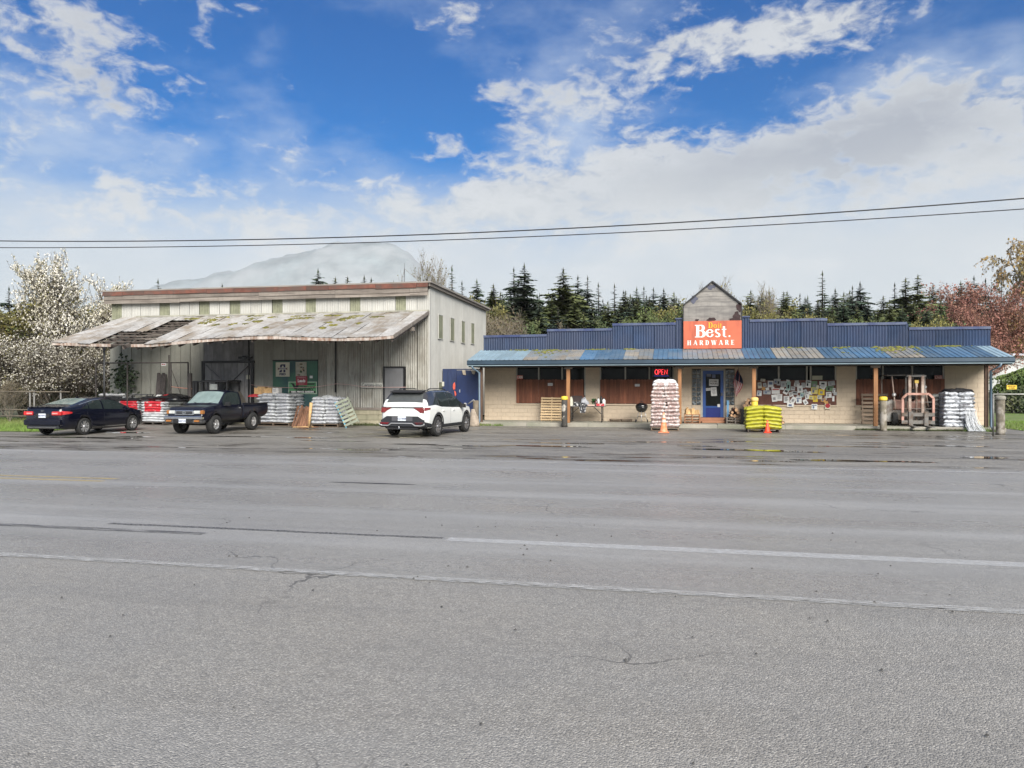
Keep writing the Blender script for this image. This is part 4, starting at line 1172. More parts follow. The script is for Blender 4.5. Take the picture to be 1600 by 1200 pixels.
for sg in (1, -1):
    hi = lambda x: B1.sec(x)[9][1] - .015; lo = lambda x: B1.sec(x)[7][1] + .03
    B1.patch_side(-.30, .92, lo, hi, sg).build('side_window', m_carglass, car)
    B1.patch_side(-1.12, -.38, lo, hi, sg).build('side_window', m_carglass, car)
    B1.patch_side(-1.52, -1.17, lo, lambda x: max(lo(x), min(hi(x), lo(x) + (x + 1.52) * .55)), sg, nx=8).build('side_window', m_carglass, car)
    B1.patch_side(-1.60, .95, lambda x: hi(x) - .002, lambda x: hi(x) + .018, sg, .010, 24, 1).build('window_trim', m_chrome, car)
    B1.patch_side(-1.0, 1.0, .27, .295, sg, .012, 10, 1).build('sill_trim', m_chrome, car)
    for x in (-.34, .95, -1.28): B1.patch_side(x, x + .012, .30, .93, sg, .003, 1, 6).build('door_seam', m_black, car)
    for x in (-1.05, -.08): mb = MB(); y = B1.side(x, .84); mb.obox((x, sg * (y + .012), .84), (.10, 0, 0), (0, .014, 0), (0, 0, .014)); mb.build('door_handle', m_navy, car)
    mb = MB(); mb.obox((.88, sg * .98, .98), (.07, 0, .0), (0, .10, 0), (-.01, 0, .065)); mb.build('wing_mirror', m_navy, car)
    # wrap-round tail lamps
    B1.patch_side(-2.46, -2.05, lambda x: .82 + (x + 2.46) * .12, lambda x: .965 - (x + 2.46) * .1, sg, .010, 8, 3).build('tail_lamp', m_red, car)
    mb = MB(); mb.bevbox(-2.545, -2.46, sg * .62 - .20, sg * .62 + .20, .80, .95, .02); tl = mb.build('tail_lamp', m_red, car)
    mb = MB(); mb.bevbox(-2.556, -2.545, sg * .56 - .12, sg * .56 + .12, .85, .90, .003); mb.build('lens', m_redpale, tl)
    for x in (1.415, -1.415): wheel(car, x, sg * .815, .335, .225, .235, 5, sg=sg)
mb = MB(); mb.bevbox(-2.50, -2.2, -.72, .72, 1.10, 1.125, .01); mb.build('boot_lip', m_navy, car)
mb = MB(); mb.bevbox(-2.535, -2.49, -.30, .30, .70, .86, .02); mb.build('plate_recess', m_black, car)
plate(car, -2.545, 0, .79, 1.0, -1)
mb = MB(); mb.bevbox(-2.56, -2.40, -.80, .80, .42, .64, .03); mb.build('rear_bumper', m_navy, car)
mb = MB(); mb.bevbox(-2.568, -2.45, -.62, .62, .30, .36, .015); mb.build('bumper_trim', m_steel, car)
mb = MB(); mb.bevbox(-2.52, -2.40, -.70, .70, .28, .42, .02); mb.build('rear_valance', m_clad, car)
mb = MB()
for q in (-1, 1): mb.bar((-2.54, q * .04, .925), (-2.54, q * .045, 1.015), .014, .01)
mb.bar((-2.5405, -.04, .97), (-2.5405, .04, .97), .010, .014); mb.build('badge', m_chrome, car)
mb = MB(); mb.poly([(-.62, -.015, 1.455), (-.62, .015, 1.455), (-.78, 0, 1.50), (-.82, 0, 1.42)][:3], (-.12, 0, -.02)); mb.build('roof_antenna', m_navy, car)

# --- dark pickup
an = radians(268.6)
tk = thing('pickup_truck', 'dark blue single-cab pickup with chrome grille and bumper facing the road', 'pickup truck', place(335, 28.6, 2.62, 1.52, an, (1, 1), .945), an)
tk.scale = (.945,) * 3
B2 = Body([(-.57, 1.60), (-.53, 1.65), (.1, 1.70), (.42, 1.655), (1.02, 1.15), (1.12, 1.12), (1.6, 1.09), (1.92, 1.04), (2.04, .95), (2.09, .80)],
          [(-.57, 1.10), (.9, 1.10), (1.2, 1.07), (1.95, .98), (2.09, .74)], [(-.57, .48), (1.9, .48), (2.09, .56)], [(-.57, .79), (-.5, .815), (1.0, .82), (1.4, .85), (1.9, .82), (2.09, .76)], .24, .02)
me = carve(B2.mb(), [m_navy2, m_black], [(1.31, .37, .44)], hwmax=.86)
obj('body', me, tk)
B3 = Body([(-2.50, 1.13), (-.62, 1.13)], [(-2.50, 1.10), (-.62, 1.10)], [(-2.50, .62), (-2.2, .52), (-.62, .50)], [(-2.50, .80), (-2.4, .82), (-1.3, .835), (-.62, .815)], .1, .0)
me = carve(B3.mb(), [m_navy2, m_black], [(-1.31, .37, .45)], [(-2.44, -.68, -.73, .73, .70, 1.4)], hwmax=.845)
obj('bed', me, tk)
B2.patch_top(.44, .98, .60, .70).build('windscreen', m_palewin, tk)
for sg in (1, -1):
    lo = lambda x: B2.sec(x)[7][1] + .02; hi = lambda x: B2.sec(x)[9][1] + .005
    B2.patch_side(-.40, .78, lo, hi, sg).build('side_window', m_carglass, tk)
    for x in (-.46, .86): B2.patch_side(x, x + .012, .55, 1.08, sg, .003, 1, 6).build('door_seam', m_black, tk)
    B2.patch_side(-.5, .8, .72, .735, sg, .004, 8, 1).build('door_moulding', m_clad, tk)
    mb = MB(); mb.obox((-.30, sg * (B2.side(-.3, .98) + .012), .98), (.07, 0, 0), (0, .014, 0), (0, 0, .022)); mb.build('door_handle', m_chrome, tk)
    mb = MB(); mb.obox((.72, sg * .96, 1.16), (.05, 0, 0), (0, .10, 0), (0, 0, .07)); mb.bar((.75, sg * .8, 1.1), (.72, sg * .9, 1.13), .03); mb.build('wing_mirror', m_black, tk)
    for x in (1.31, -1.31): wheel(tk, x, sg * .735, .37, .25, .20, 6, sg=sg, wide=.075)
    # front lamps
    mb = MB(); mb.bevbox(2.02, 2.115, sg * .55 - .13, sg * .55 + .13, .80, .93, .02); hl = mb.build('headlamp', m_lens, tk)
    mb = MB(); mb.bevbox(1.98, 2.10, sg * .745 - .055, sg * .745 + .055, .79, .94, .02); mb.build('indicator', m_amber, tk)
    mb = MB(); mb.bevbox(2.20, 2.235, sg * .62 - .11, sg * .62 + .11, .50, .57, .01); mb.build('bumper_lamp', m_amber, tk)
    mb = MB(); mb.bar((1.13, sg * .05, 1.16), (.9, sg * .5, 1.25), .02, .012); mb.build('wiper', m_black, tk)
    B2.patch_side(1.0, 1.72, lambda x: .37 + sqrt(max(.0, .46 ** 2 - (x - 1.31) ** 2)) if abs(x - 1.31) < .46 else .5, lambda x: .37 + sqrt(max(.0, .50 ** 2 - (x - 1.31) ** 2)), sg, .03, 20, 2).build('fender_flare', m_navy2, tk)
    mb = MB(); mb.box(-1.80, -1.775, sg * .74 - .14, sg * .74 + .14, .22, .55); mb.build('mud_flap', m_black, tk)
    mb = MB(); mb.bevbox(-2.5, -.64, sg * .79 - .045, sg * .79 + .045, 1.12, 1.155, .012); mb.build('bed_rail', m_navy2, tk)
mb = MB(); mb.bevbox(2.05, 2.125, -.42, .42, .74, .95, .03); mb.build('grille_surround', m_chrome, tk)
mb = MB(); mb.bevbox(2.10, 2.135, -.35, .35, .79, .91, .02); gr = mb.build('grille', m_black, tk)
mb = MB(); mb.box(2.136, 2.142, -.34, .34, .846, .854); mb.build('grille_bar', m_chrome, gr)
mb = MB(); n = 20; mb.rings([[(2.142, cos(2 * pi * k / n) * a, .852 + sin(2 * pi * k / n) * b) for k in range(n)] for a, b in ((.085, .055), (.06, .036))], False, False); mb.rings([[(2.144, cos(2 * pi * k / n) * a, .855 + sin(2 * pi * k / n) * b) for k in range(n)] for a, b in ((.03, .05), (.018, .036))], False, False); mb.build('badge', m_chrome, gr)
mb = MB(); mb.bevbox(2.08, 2.22, -.84, .84, .58, .72, .035); mb.build('front_bumper', m_chrome, tk)
mb = MB(); mb.bevbox(1.95, 2.19, -.82, .82, .43, .58, .04); mb.build('bumper_valance', m_steel, tk)
mb = MB(); mb.bevbox(2.19, 2.225, -.42, .42, .44, .60, .015); mb.build('air_intake', m_black, tk)
plate(tk, 2.24, -.0, .535, 1.0, 1, 'A84713X')
mb = MB(); mb.box(-2.4, 1.7, -.42, -.34, .34, .46); mb.box(-2.4, 1.7, .34, .42, .34, .46); mb.build('chassis', m_black, tk)
mb = MB(); mb.tube([(1.31, -.6, .37), (1.31, .6, .37)], .05, 8); mb.tube([(-1.31, -.6, .37), (-1.31, .6, .37)], .06, 8); mb.build('axles', m_black, tk)
mb = MB(); mb.bevbox(-.60, -.575, -.62, .62, 1.18, 1.55, .01); mb.build('rear_window', m_carglass, tk)

# --- white crossover
an = radians(84.0); sc = .985
sv = thing('parked_car', 'white crossover with black roof and dark cladding, seen from behind near the blue gate', 'car', place(681, 27.2, 2.755, 1.66, an, (-1, -1), sc), an)
sv.scale = (sc,) * 3
B4 = Body([(-2.38, .90), (-2.35, 1.02), (-2.30, 1.11), (-2.22, 1.19), (-2.06, 1.42), (-1.93, 1.585), (-1.65, 1.63), (-1, 1.665), (-.2, 1.66), (.35, 1.585), (1.15, 1.13), (1.3, 1.09), (1.9, .99), (2.15, .88), (2.28, .7)],
          [(-2.38, .88), (-2.2, 1.10), (-1.5, 1.13), (-1, 1.05), (0, 1.01), (1.15, .98), (2.0, .9), (2.28, .65)], [(-2.38, .42), (-2.1, .30), (-1, .23), (1, .23), (2, .25), (2.28, .4)],
          [(-2.38, .75), (-2.30, .845), (-2.1, .915), (-1.3, .94), (0, .93), (1.3, .935), (1.9, .88), (2.15, .78), (2.28, .62)], .34)
m_roofb = M('gloss_black_roof', (.035, .035, .038), .2, .1, 2.0, coat=.8)
me = carve(B4.mb(), [m_wpaint, m_black, m_roofb], [(1.3775, .365, .42), (-1.3775, .365, .42)], hwmax=.945)
for p in me.polygons:
    c = p.center
    if p.material_index == 0 and -2.14 < c.x < 1.12 and c.z > B4.sec(c.x)[7][1] + .012: p.material_index = 2
obj('body', me, sv)
B4.patch_top(-1.90, .38, .66, .60, .008, 16, 12).build('roof', m_roofb, sv)
B4.patch_top(-2.20, -1.95, .70, .62).build('rear_window', M('rear_glass_grey', (.07, .075, .075), .12, .2, 3.0), sv)
B4.patch_top(.40, 1.12, .60, .72).build('windscreen', m_carglass, sv)
mb = MB(); mb.rings([[(-1.75, y, 1.66), (-2.13, y * .97, 1.615), (-2.15, y * .97, 1.58), (-1.9, y, 1.55)] for y in (-.62, -.4, 0, .4, .62)], True, True); mb.build('spoiler', m_black, sv)
for sg in (1, -1):
    lo = lambda x: B4.sec(x)[7][1] + .02; hi = lambda x: B4.sec(x)[9][1] - .01
    B4.patch_side(-.20, .98, lo, hi, sg).build('side_window', m_carglass, sv); B4.patch_side(-1.20, -.26, lo, hi, sg).build('side_window', m_carglass, sv)
    B4.patch_side(-1.72, -1.30, lambda x: lo(x) + .01, lambda x: max(lo(x) + .01, min(hi(x), lo(x) + (x + 1.75) * .75)), sg, nx=8).build('side_window', m_carglass, sv)
    B4.patch_side(-2.0, -1.2, lambda x: max(lo(x) + .02, hi(x) - .12 - (x + 1.2) * -.12), lambda x: B4.sec(x)[9][1] + .02, sg, .004, 10, 3).build('rear_pillar', m_roofb, sv)
    B4.patch_side(-1.9, .5, lambda x: B4.sec(x)[9][1] - .004, lambda x: B4.sec(x)[9][1] + .022, sg, .008, 20, 1).build('roof_side', m_roofb, sv)
    B4.patch_side(-.94, .94, .245, .42, sg, .012, 12, 3).build('sill_cladding', m_clad, sv)
    for xw in (1.3775, -1.3775):
        B4.patch_side(xw - .50, xw + .50, lambda x: .365 + sqrt(max(.0, .425 ** 2 - (x - xw) ** 2)) if abs(x - xw) < .42 else .27, lambda x: .365 + sqrt(max(.0, .505 ** 2 - (x - xw) ** 2)), sg, .014, 26, 2).build('arch_cladding', m_clad, sv)
        wheel(sv, xw, sg * .825, .362, .235, .255, 5, sg=sg, wide=.055, mats=(M('dark_alloy', (.30, .30, .31), .35, .15, 6.0, metal=.7),))
    B4.patch_side(-2.33, -1.88, lambda x: .30, lambda x: .55 - (x + 2.33) * .2, sg, .014, 8, 3).build('corner_cladding', m_clad, sv)
    B4.patch_side(-2.34, -2.02, lambda x: .93 + (x + 2.34) * .20, lambda x: 1.06 - (x + 2.34) * .06, sg, .012, 8, 3).build('tail_lamp', M('smoked_red_lamp', (.17, .02, .02), .2, .3, 9.0, coat=.8), sv)
    mb = MB(); mb.poly([(-2.405, sg * .82, .88), (-2.405, sg * .80, 1.05), (-2.385, sg * .42, 1.05), (-2.39, sg * .55, .97), (-2.40, sg * .70, .87)], (.06, 0, 0)); mb.build('tail_lamp', MATS['smoked_red_lamp'], sv, fix=True)
    mb = MB(); mb.poly([(-2.44, sg * .84, .48), (-2.44, sg * .82, .53), (-2.44, sg * .48, .53), (-2.44, sg * .56, .46)], (.05, 0, 0)); mb.build('reflector', M('deep_red_reflector', (.20, .015, .02), .3, .2, 9.0), sv, fix=True)
    for x in (-.90, .06): mb = MB(); y = B4.side(x, .90); mb.obox((x, sg * (y + .012), .91), (.09, 0, 0), (0, .016, 0), (0, 0, .018)); mb.build('door_handle', m_wpaint, sv)
    for x in (-.24, .92): B4.patch_side(x, x + .012, .44, .98, sg, .003, 1, 6).build('door_seam', M('grey_seam_gap', (.12, .12, .12), .8, .1), sv)  # thin dark grey strips mark the door joints
    mb = MB(); mb.obox((.80, sg * 1.0, 1.05), (.07, 0, 0), (0, .10, 0), (0, 0, .075)); mb.build('wing_mirror', m_black, sv)
    mb = MB(); mb.tube([(-1.55, sg * .56, 1.65), (-1.4, sg * .57, 1.705), (-.3, sg * .57, 1.715), (.1, sg * .55, 1.66)], .018, 6); mb.build('roof_rail', m_black, sv)
mb = MB(); mb.bevbox(-2.405, -2.36, -.80, .80, 1.055, 1.08, .008); mb.build('lamp_bar', m_clad, sv)
mb = MB(); mb.poly([(-2.41, -.84, .60), (-2.41, -.60, .75), (-2.41, .60, .75), (-2.41, .84, .60), (-2.41, .80, .55), (-2.41, -.80, .55)], (.08, 0, 0)); mb.build('lower_panel', m_clad, sv, fix=True)
mb = MB(); mb.box(-2.418, -2.40, -.40, .40, .585, .735); mb.build('plate_recess', M('mid_grey_plastic', (.08, .08, .09), .5, .1), sv)
plate(sv, -2.425, 0, .665, 1.0, -1, 'CLT3058')
mb = MB(); mb.bevbox(-2.44, -2.2, -.86, .86, .36, .56, .04); mb.build('rear_bumper', m_clad, sv)
mb = MB(); sk = [(-.86, .50), (-.86, .46), (-.74, .42), (-.52, .42), (-.40, .50), (.40, .50), (.52, .42), (.74, .42), (.86, .46), (.86, .50)]
mb.tube([(-2.452, y, z) for y, z in sk], .022, 6); mb.build('skid_trim', m_alloy, sv)
mb = MB(); mb.bevbox(-2.39, -2.2, -.6, .6, .27, .37, .02); mb.build('rear_valance', m_black, sv)
mb = MB(); mb.lathe([(0, 0), (.03, .01), (.03, .04), (0, .05)], 10, (-2.45, .1, .34), 'z'); mb.bar((-2.45, .1, .33), (-2.2, .1, .31), .04); mb.build('tow_ball', m_chrome, sv)
# ------------------------------------------------------------------ pallets, bags and the things in front of the buildings
ORD = ['bottom', 'second', 'third', 'fourth', 'fifth', 'sixth', 'seventh', 'eighth', 'ninth', 'tenth', 'eleventh', 'twelfth', 'thirteenth', 'fourteenth', 'fifteenth']
m_pine = M('new_pine', (.52, .38, .22), .8, .2, 3.0, stretch=(1, 8, 8), rnd=.2)
m_oldpal = M('old_pallet_wood', (.17, .125, .09), .9, .3, 3.0, stretch=(1, 8, 8), rnd=.3)
m_bluepal = M('blue_painted_wood', (.09, .30, .42), .7, .2, 3.0, rnd=.15)
m_greenpal = M('grey_green_pallet_wood', (.24, .26, .20), .85, .25, 3.0, rnd=.2)
SLATS = {}
def slat_mesh(w, d, h, mat):
    k = (round(w, 2), round(d, 2), round(h, 3), mat.name)
    if k not in SLATS:
        mb = MB(); mb.bevbox(-w / 2, w / 2, -d / 2, d / 2, 0, h, .004); SLATS[k] = mb.mesh('slat', mat)
    return SLATS[k]
def pallet_parts(root, w, d, mat, n=7, h=.125, mat2=None, rnd=R, z=0.0, names=('slat', 'stringer')):
    sw_ = d / n * .72
    for i in range(n):
        y = -d / 2 + sw_ / 2 + (d - sw_) * i / (n - 1)
        obj(names[0], slat_mesh(w, sw_, .018, mat), root, (rnd.uniform(-.006, .006), y, z + h - .018), rnd.uniform(-.008, .008))
    for i in range(3):
        x = -w / 2 + .03 + (w - .06) * i / 2
        obj(names[1], slat_mesh(.045, d, h - .038, mat2 or mat), root, (x, 0, z + .019))
    for i in range(3):
        y = -d / 2 + .06 + (d - .12) * i / 2
        obj(names[0], slat_mesh(w, .10, .018, mat), root, (0, y, z))
def pallet(label, loc, w, d, mat, rot=0.0, n=7, mat2=None, name='pallet', group=None):
    t = thing(name, label, 'pallet', loc, rot, group); pallet_parts(t, w, d, mat, n, mat2=mat2); return t

BAGS = {}
def bag_mesh(L_, D_, H_, mats, seed, band=None, name='bag', lump=.02):
    k = (round(L_, 2), round(D_, 2), round(H_, 3), tuple(m.name for m in mats), seed, band)
    if k in BAGS: return BAGS[k]
    mb = MB(); nu, nv = 20, 11; vs = []; mi = []
    for side in (1, -1):
        for i in range(nu + 1):
            for j in range(nv + 1):
                u, v = 2 * i / nu - 1, 2 * j / nv - 1
                e = (max(0, 1 - abs(u) ** 5) * max(0, 1 - abs(v) ** 4)) ** .42
                q = mnoise.noise(Vector((u * 2.2, v * 1.7, seed * 5.1 + side))) * lump + mnoise.noise(Vector((u * 6, v * 5, seed * 3.3 + side))) * lump * .5
                x = u * L_ / 2 * (1 + .02 * mnoise.noise(Vector((v * 3, seed, 1)))); y = v * D_ / 2 * (1 + .04 * mnoise.noise(Vector((u * 3, seed, 2))))
                vs.append((x, y, side * e * (H_ / 2 + q * .5) + q * .6))
    s = (nu + 1) * (nv + 1)
    for sd in (0, 1):
        for i in range(nu):
            for j in range(nv):
                f = (sd * s + i * (nv + 1) + j, sd * s + (i + 1) * (nv + 1) + j, sd * s + (i + 1) * (nv + 1) + j + 1, sd * s + i * (nv + 1) + j + 1)
                um = abs(2 * (i + .5) / nu - 1)
                mb.add([], []); mb.f.append(f if sd == 0 else f[::-1]); mb.m.append(1 if band and um < band else 0); mb.sm.append(True)
    mb.v = vs
    BAGS[k] = mb.mesh(name, mats)
    return BAGS[k]
m_pellet = M('pellet_bag_plastic', (.44, .34, .315), .4, .25, 14.0, col2=(.58, .53, .51), bump=.5, bscale=25, rnd=.07, thr=(.46, .56))
m_whitebag = M('white_bag_plastic', (.54, .555, .57), .3, .15, 7.0, col2=(.30, .31, .325), bump=.4, bscale=14, rnd=.08, thr=(.5, .66))
m_topbag = M('clean_white_plastic', (.74, .73, .72), .3, .08, 6.0, bump=.4, bscale=12)
m_yelbag = M('yellow_green_bag', (.37, .355, .03), .4, .15, 9.0, bump=.3, bscale=16, rnd=.07, col2=(.46, .44, .09), thr=(.55, .7))
m_redprint = M('red_bag_print', (.55, .035, .05), .35, .2, 10.0, col2=(.66, .42, .40), thr=(.55, .62), bump=.3, bscale=14)
m_blackbag = M('black_bag_plastic', (.018, .018, .02), .32, .4, 9.0, col2=(.10, .10, .10), thr=(.6, .72), bump=.6, bscale=14, rnd=.2)
m_greybag = M('grey_printed_bag', (.11, .115, .11), .4, .3, 12.0, col2=(.24, .24, .22), thr=(.52, .66), bump=.5, bscale=14, rnd=.12)
def wrapped(label, loc, w, d, layers, h, mat, rot=0.0, base=True, top=None, name='wrapped_bag_stack', wob=.03, seed=1, sagz=.02, taper=0.0, palmat=None, chev=0.0, prt=None):
    t = thing(name, label, 'bag stack', loc, rot); r = random.Random(seed); z0_ = 0
    if base: pallet_parts(t, w, d, palmat or m_oldpal, 6); z0_ = .125
    for k in range(layers):
        wk = w * (1 - taper * (k / layers) ** 3); dk = d * (1 - taper * (k / layers) ** 3)
        nx = 2 if k % 2 else 2
        spl = .5 + r.uniform(-.07, .07)
        for ix in range(2):
            for iy in range(2):
                bw = wk * (spl if ix == 0 else 1 - spl) + .04; bd = dk / 2 + .03
                m = bag_mesh(round(bw * 12) / 12, bd, h * 1.32, [top if top and k == layers - 1 else mat, prt or mat], r.randint(0, 3), .58 if prt else None, lump=.042)
                cx = -wk / 2 + (wk * spl / 2 if ix == 0 else wk * spl + wk * (1 - spl) / 2)
                obj('bag', m, t, (cx + r.uniform(-wob, wob), (iy - .5) * dk / 2 * 1.0 + r.uniform(-wob, wob) * .8, z0_ + h * (k + .5) + (r.uniform(-.5, .5) * sagz)), (r.uniform(-.04, .04), r.uniform(-.05, .05) + (chev if ix == 0 else -chev), r.uniform(-.03, .03)))
    return t
def lo_(px, Y, z=0.0): return Vector((xat(px, Y), Y, z))

# pellet stack in front of the porch
Yp = 30.9 + .5
c = (lo_(1017, 30.9) + lo_(1061, 30.9)) / 2
t = wrapped('tall stack of pinkish white pellet bags on a pallet behind the taller cone', (c.x, 30.9 + .5, 0), xat(1061, 30.9) - xat(1017, 30.9), 1.0, 12, .145, m_pellet, prt=M('pellet_bag_print', (.33, .235, .215), .4, .3, 22.0, col2=(.56, .50, .48), bump=.5, bscale=25, rnd=.1, thr=(.50, .60)), top=m_topbag, seed=3, taper=.16, wob=.02, chev=.03)
mb = MB(); mb.add([(x, y, z) for x, y, z in []], [])
bagtop = bag_mesh(.9, .75, .24, [m_topbag], 2, lump=.05)
obj('bag', bagtop, t, (-.02, 0, .125 + 12.3 * .145), .1)
# yellow stack: loose bags, each a thing of its own
Yy = 30.55; xa, xb = xat(1166.5, Yy), xat(1221, Yy)
pallet('low dark pallet carrying the yellow bags', ((xa + xb) / 2, Yy + .5, 0), xb - xa - .08, .95, m_darkwood)
for k in range(6):
    for ix in range(2):
        for iy in range(2):
            w = (xb - xa) / 2; a = (-.10 if ix == 0 else .10) * (.8 + .5 * (k % 2))
            m = bag_mesh(w + .06, .50, .19, [m_yelbag], (k + ix) % 4, lump=.03)
            lab = (f'yellow-green bag, {"left" if ix == 0 else "right"} half of the {ORD[k]} layer behind the small cone' if iy == 0 else f'yellow-green bag, {"left" if ix == 0 else "right"} back of the {ORD[k]} layer, behind the front row')
            obj('yellow_bag', m, None, (xa + w * (ix + .5) + R.uniform(-.02, .02), Yy + .25 + .5 * iy, .215 + .137 * k), (R.uniform(-.03, .03), a, R.uniform(-.02, .02)), label=lab, cat='bag', group='yellow-green bags stacked on the low pallet')
# cones
def cone(label, px, py, h, mat, band=None):
    p = gnd(px, py); t = thing('traffic_cone', label, 'traffic cone', p)
    mb = MB(); b = h * .27; mb.bevbox(-b, b, -b, b, 0, .03, .012); mb.build('base', mat, t)
    mb = MB(); mb.lathe([(h * .20, .03), (h * .19, .05), (h * .05, h * .97), (h * .035, h), (0, h)], 20); mb.build('body', mat, t)
    if band:
        for z0_, z1 in ((.52, .66), (.74, .88)):
            mb = MB(); f = lambda z: h * (.20 - .155 * z) + .004; mb.lathe([(f(z0_), h * z0_), (f(z1), h * z1)], 20, cap=False); mb.build('reflective_band', band, t)
cone('taller faded orange traffic cone with pale bands before the pellet stack', 1037, 676, .76, M('faded_cone_orange', (.72, .20, .075), .6, .15, 6.0, col2=(.75, .40, .26), thr=(.5, .7)), M('grubby_white_band', (.62, .50, .42), .5, .2, 9.0))
cone('small plain bright red-orange traffic cone before the yellow bags', 1199, 676, .54, M('bright_cone_orange', (.80, .07, .025), .5, .08, 6.0))
# bollards
def bollard(label, px, Y, h, r, mat, cap=None, base=None, ground=0.0):
    t = thing('bollard', label, 'bollard', lo_(px, Y, ground)); mb = MB()
    mb.lathe([(r * 1.05, 0), (r, .1), (r * .98, h * .5), (r, h - .02), (r * .8, h), (0, h)], 16); mb.build('post', mat, t)
    if cap: mb = MB(); mb.lathe([(r * 1.12, h - .05), (r * 1.18, h - .03), (r * 1.18, h + .06), (r * .9, h + .10), (0, h + .11)], 16); mb.build('cap', cap, t)
    if base: mb = MB(); mb.lathe([(r * 1.9, 0), (r * 1.7, .1), (r * 1.35, .5), (r * 1.02, .75)], 14, (-r * .5, 0, 0)); mb.build('footing', base, t)
m_bol = M('peeling_bollard', (.055, .05, .045), .8, .3, 5.0, col2=(.40, .37, .32), thr=(.55, .6), streak=(.03, .03, .02))
m_bolw = M('mossy_bollard', (.16, .14, .105), .9, .35, 5.0, col2=(.34, .31, .27), thr=(.5, .6), streak=(.06, .055, .03))
m_capy = M('yellow_cap', (.72, .52, .05), .6, .2, 6.0)
bollard('dark bollard with bright yellow cap beside the new pine pallet', 882.0, 32.85, 1.22, .13, m_bol, m_capy)
bollard('grey timber bollard without a cap at the blue gate', 743.5, 32.6, 1.13, .13, M('grey_timber', (.16, .13, .095), .9, .3, 4.0, streak=(.07, .06, .05)), None, M('pale_footing', (.34, .28, .22), .9, .3, 5.0))
bollard('yellow-capped bollard mostly hidden behind the yellow bags', 1179, 32.85, 1.20, .13, m_capy, M('pale_yellow_cap', (.75, .50, .16), .6, .1, 4.0))
bollard('peeling bollard with yellow cap between the porch post and the forklift', 1380, 32.75, 1.25, .13, m_bolw, m_capy)
bollard('mossy grey bollard without a cap at the chain-link fence', 1563, 31.3, 1.32, .15, m_bolw, M('grey_cap_plate', (.25, .24, .20), .8, .2, 4.0))
# pallets leaning on the store wall
def leaning(label, pxa, pxb, Y, lean, h, mat, n, z=SL, mat2=None, side=0.0):
    x0, x1 = xat(pxa, Y), xat(pxb, Y); w = x1 - x0
    t = thing('pallet', label, 'pallet', ((x0 + x1) / 2, Y, z)); t.rotation_euler = (pi / 2 - lean, 0, side)
    for k in range(n):
        y = .06 + (h - .12) * k / (n - 1)
        obj('slat', slat_mesh(w, h / n * .62, .02, mat), t, (R.uniform(-.008, .008), y, .09), R.uniform(-.012, .012))
    for i in range(3): obj('stringer', slat_mesh(.045, h, .088, mat2 or mat), t, (-w / 2 + .04 + (w - .08) * i / 2, h / 2, 0))
    for k in range(3): obj('slat', slat_mesh(w, .1, .02, mat), t, (0, .08 + (h - .16) * k / 2, -.021))
leaning('new pale pine pallet leaning on the wall left of the folding table', 845, 879, 34.75, .16, 1.10, m_pine, 9)
leaning('dark old pallet leaning behind the porch post beside the forklift', 1346, 1388, 34.75, .10, 1.30, m_oldpal, 8)
pallet('low flat dark pallet lying by the wall between table and grill', lo_(970, 34.9, SL), 1.0, .6, m_oldpal, n=5)
# folding table with clutter
tx0, tx1 = xat(889, 34.3), xat(945, 34.3); tcx = (tx0 + tx1) / 2; tw = tx1 - tx0; tz = SL + .72
tb = thing('folding_table', 'grey folding table crowded with small goods under the porch', 'table', (tcx, 34.4, SL))
mb = MB(); mb.bevbox(-tw / 2, tw / 2, -.36, .36, .685, .72, .01); mb.build('tabletop', M('grey_table_plastic', (.13, .12, .12), .5, .2, 4.0), tb)
for sx in (-1, 1):
    for sy in (-1, 1): mb = MB(); mb.tube([(sx * (tw / 2 - .12), sy * .28, 0), (sx * (tw / 2 - .12), sy * .28, .685)], .022, 6); mb.build('leg', m_black, tb)
    mb = MB(); mb.tube([(sx * (tw / 2 - .12), -.28, .35), (sx * (tw / 2 - .5), -.1, .685)], .015, 6); mb.build('brace', m_black, tb)
    mb = MB(); mb.tube([(sx * (tw / 2 - .12), -.28, .12), (sx * (tw / 2 - .12), .28, .12)], .018, 6); mb.build('foot_bar', m_black, tb)
def onT(px, dy=0): return Vector((xat(px, 34.3 + dy), 34.3 + dy, tz))
t = thing('case', 'open black case on the left end of the folding table', 'case', onT(901, .15))
mb = MB(); mb.bevbox(-.24, .24, -.16, .16, 0, .18, .02); mb.build('tray', M('case_grey', (.06, .055, .05), .6, .3, 6.0), t); mb = MB(); mb.obox((0, .17, .30), (.24, 0, 0), (0, .02, .0), (0, .07, .15)); mb.build('lid', M('case_brown', (.035, .02, .018), .6, .2, 6.0), t)
def heap(name, label, cat, p, w, d, h, mat, seed, hang=0.0):
    mb = MB(); n = 22; rows = 7; vs = []
    for j in range(rows + 1):
        a = pi / 2 * j / rows
        for k in range(n):
            b = 2 * pi * k / n; q = 1 + .35 * mnoise.noise(Vector((cos(b) * 1.8 + seed, sin(b) * 1.8, a * 2)))
            y = sin(b) * d * cos(a) * q; z = h * sin(a) * (1 + .5 * mnoise.noise(Vector((cos(b) * 2, sin(b) * 2, seed + a))))
            if hang and j == 0 and sin(b) < -.75: z = -hang; y = -d * 1.0
            vs.append((cos(b) * w * cos(a) * q, y, z))
    mb.add(vs, [(j * n + k, j * n + (k + 1) % n, (j + 1) * n + (k + 1) % n, (j + 1) * n + k) for j in range(rows) for k in range(n)], 0, True)
    mb.add([tuple(v) for v in vs[:n]], [tuple(range(n))[::-1]], 0)
    return mb.build(name, mat, None, p, label=label, cat=cat)
heap('jacket', 'pale crumpled jacket lying in the middle of the folding table', 'jacket', onT(913, .05), .22, .2, .34, M('pale_cloth', (.46, .47, .50), .85, .2, 7.0, col2=(.26, .27, .30)), 3.3)
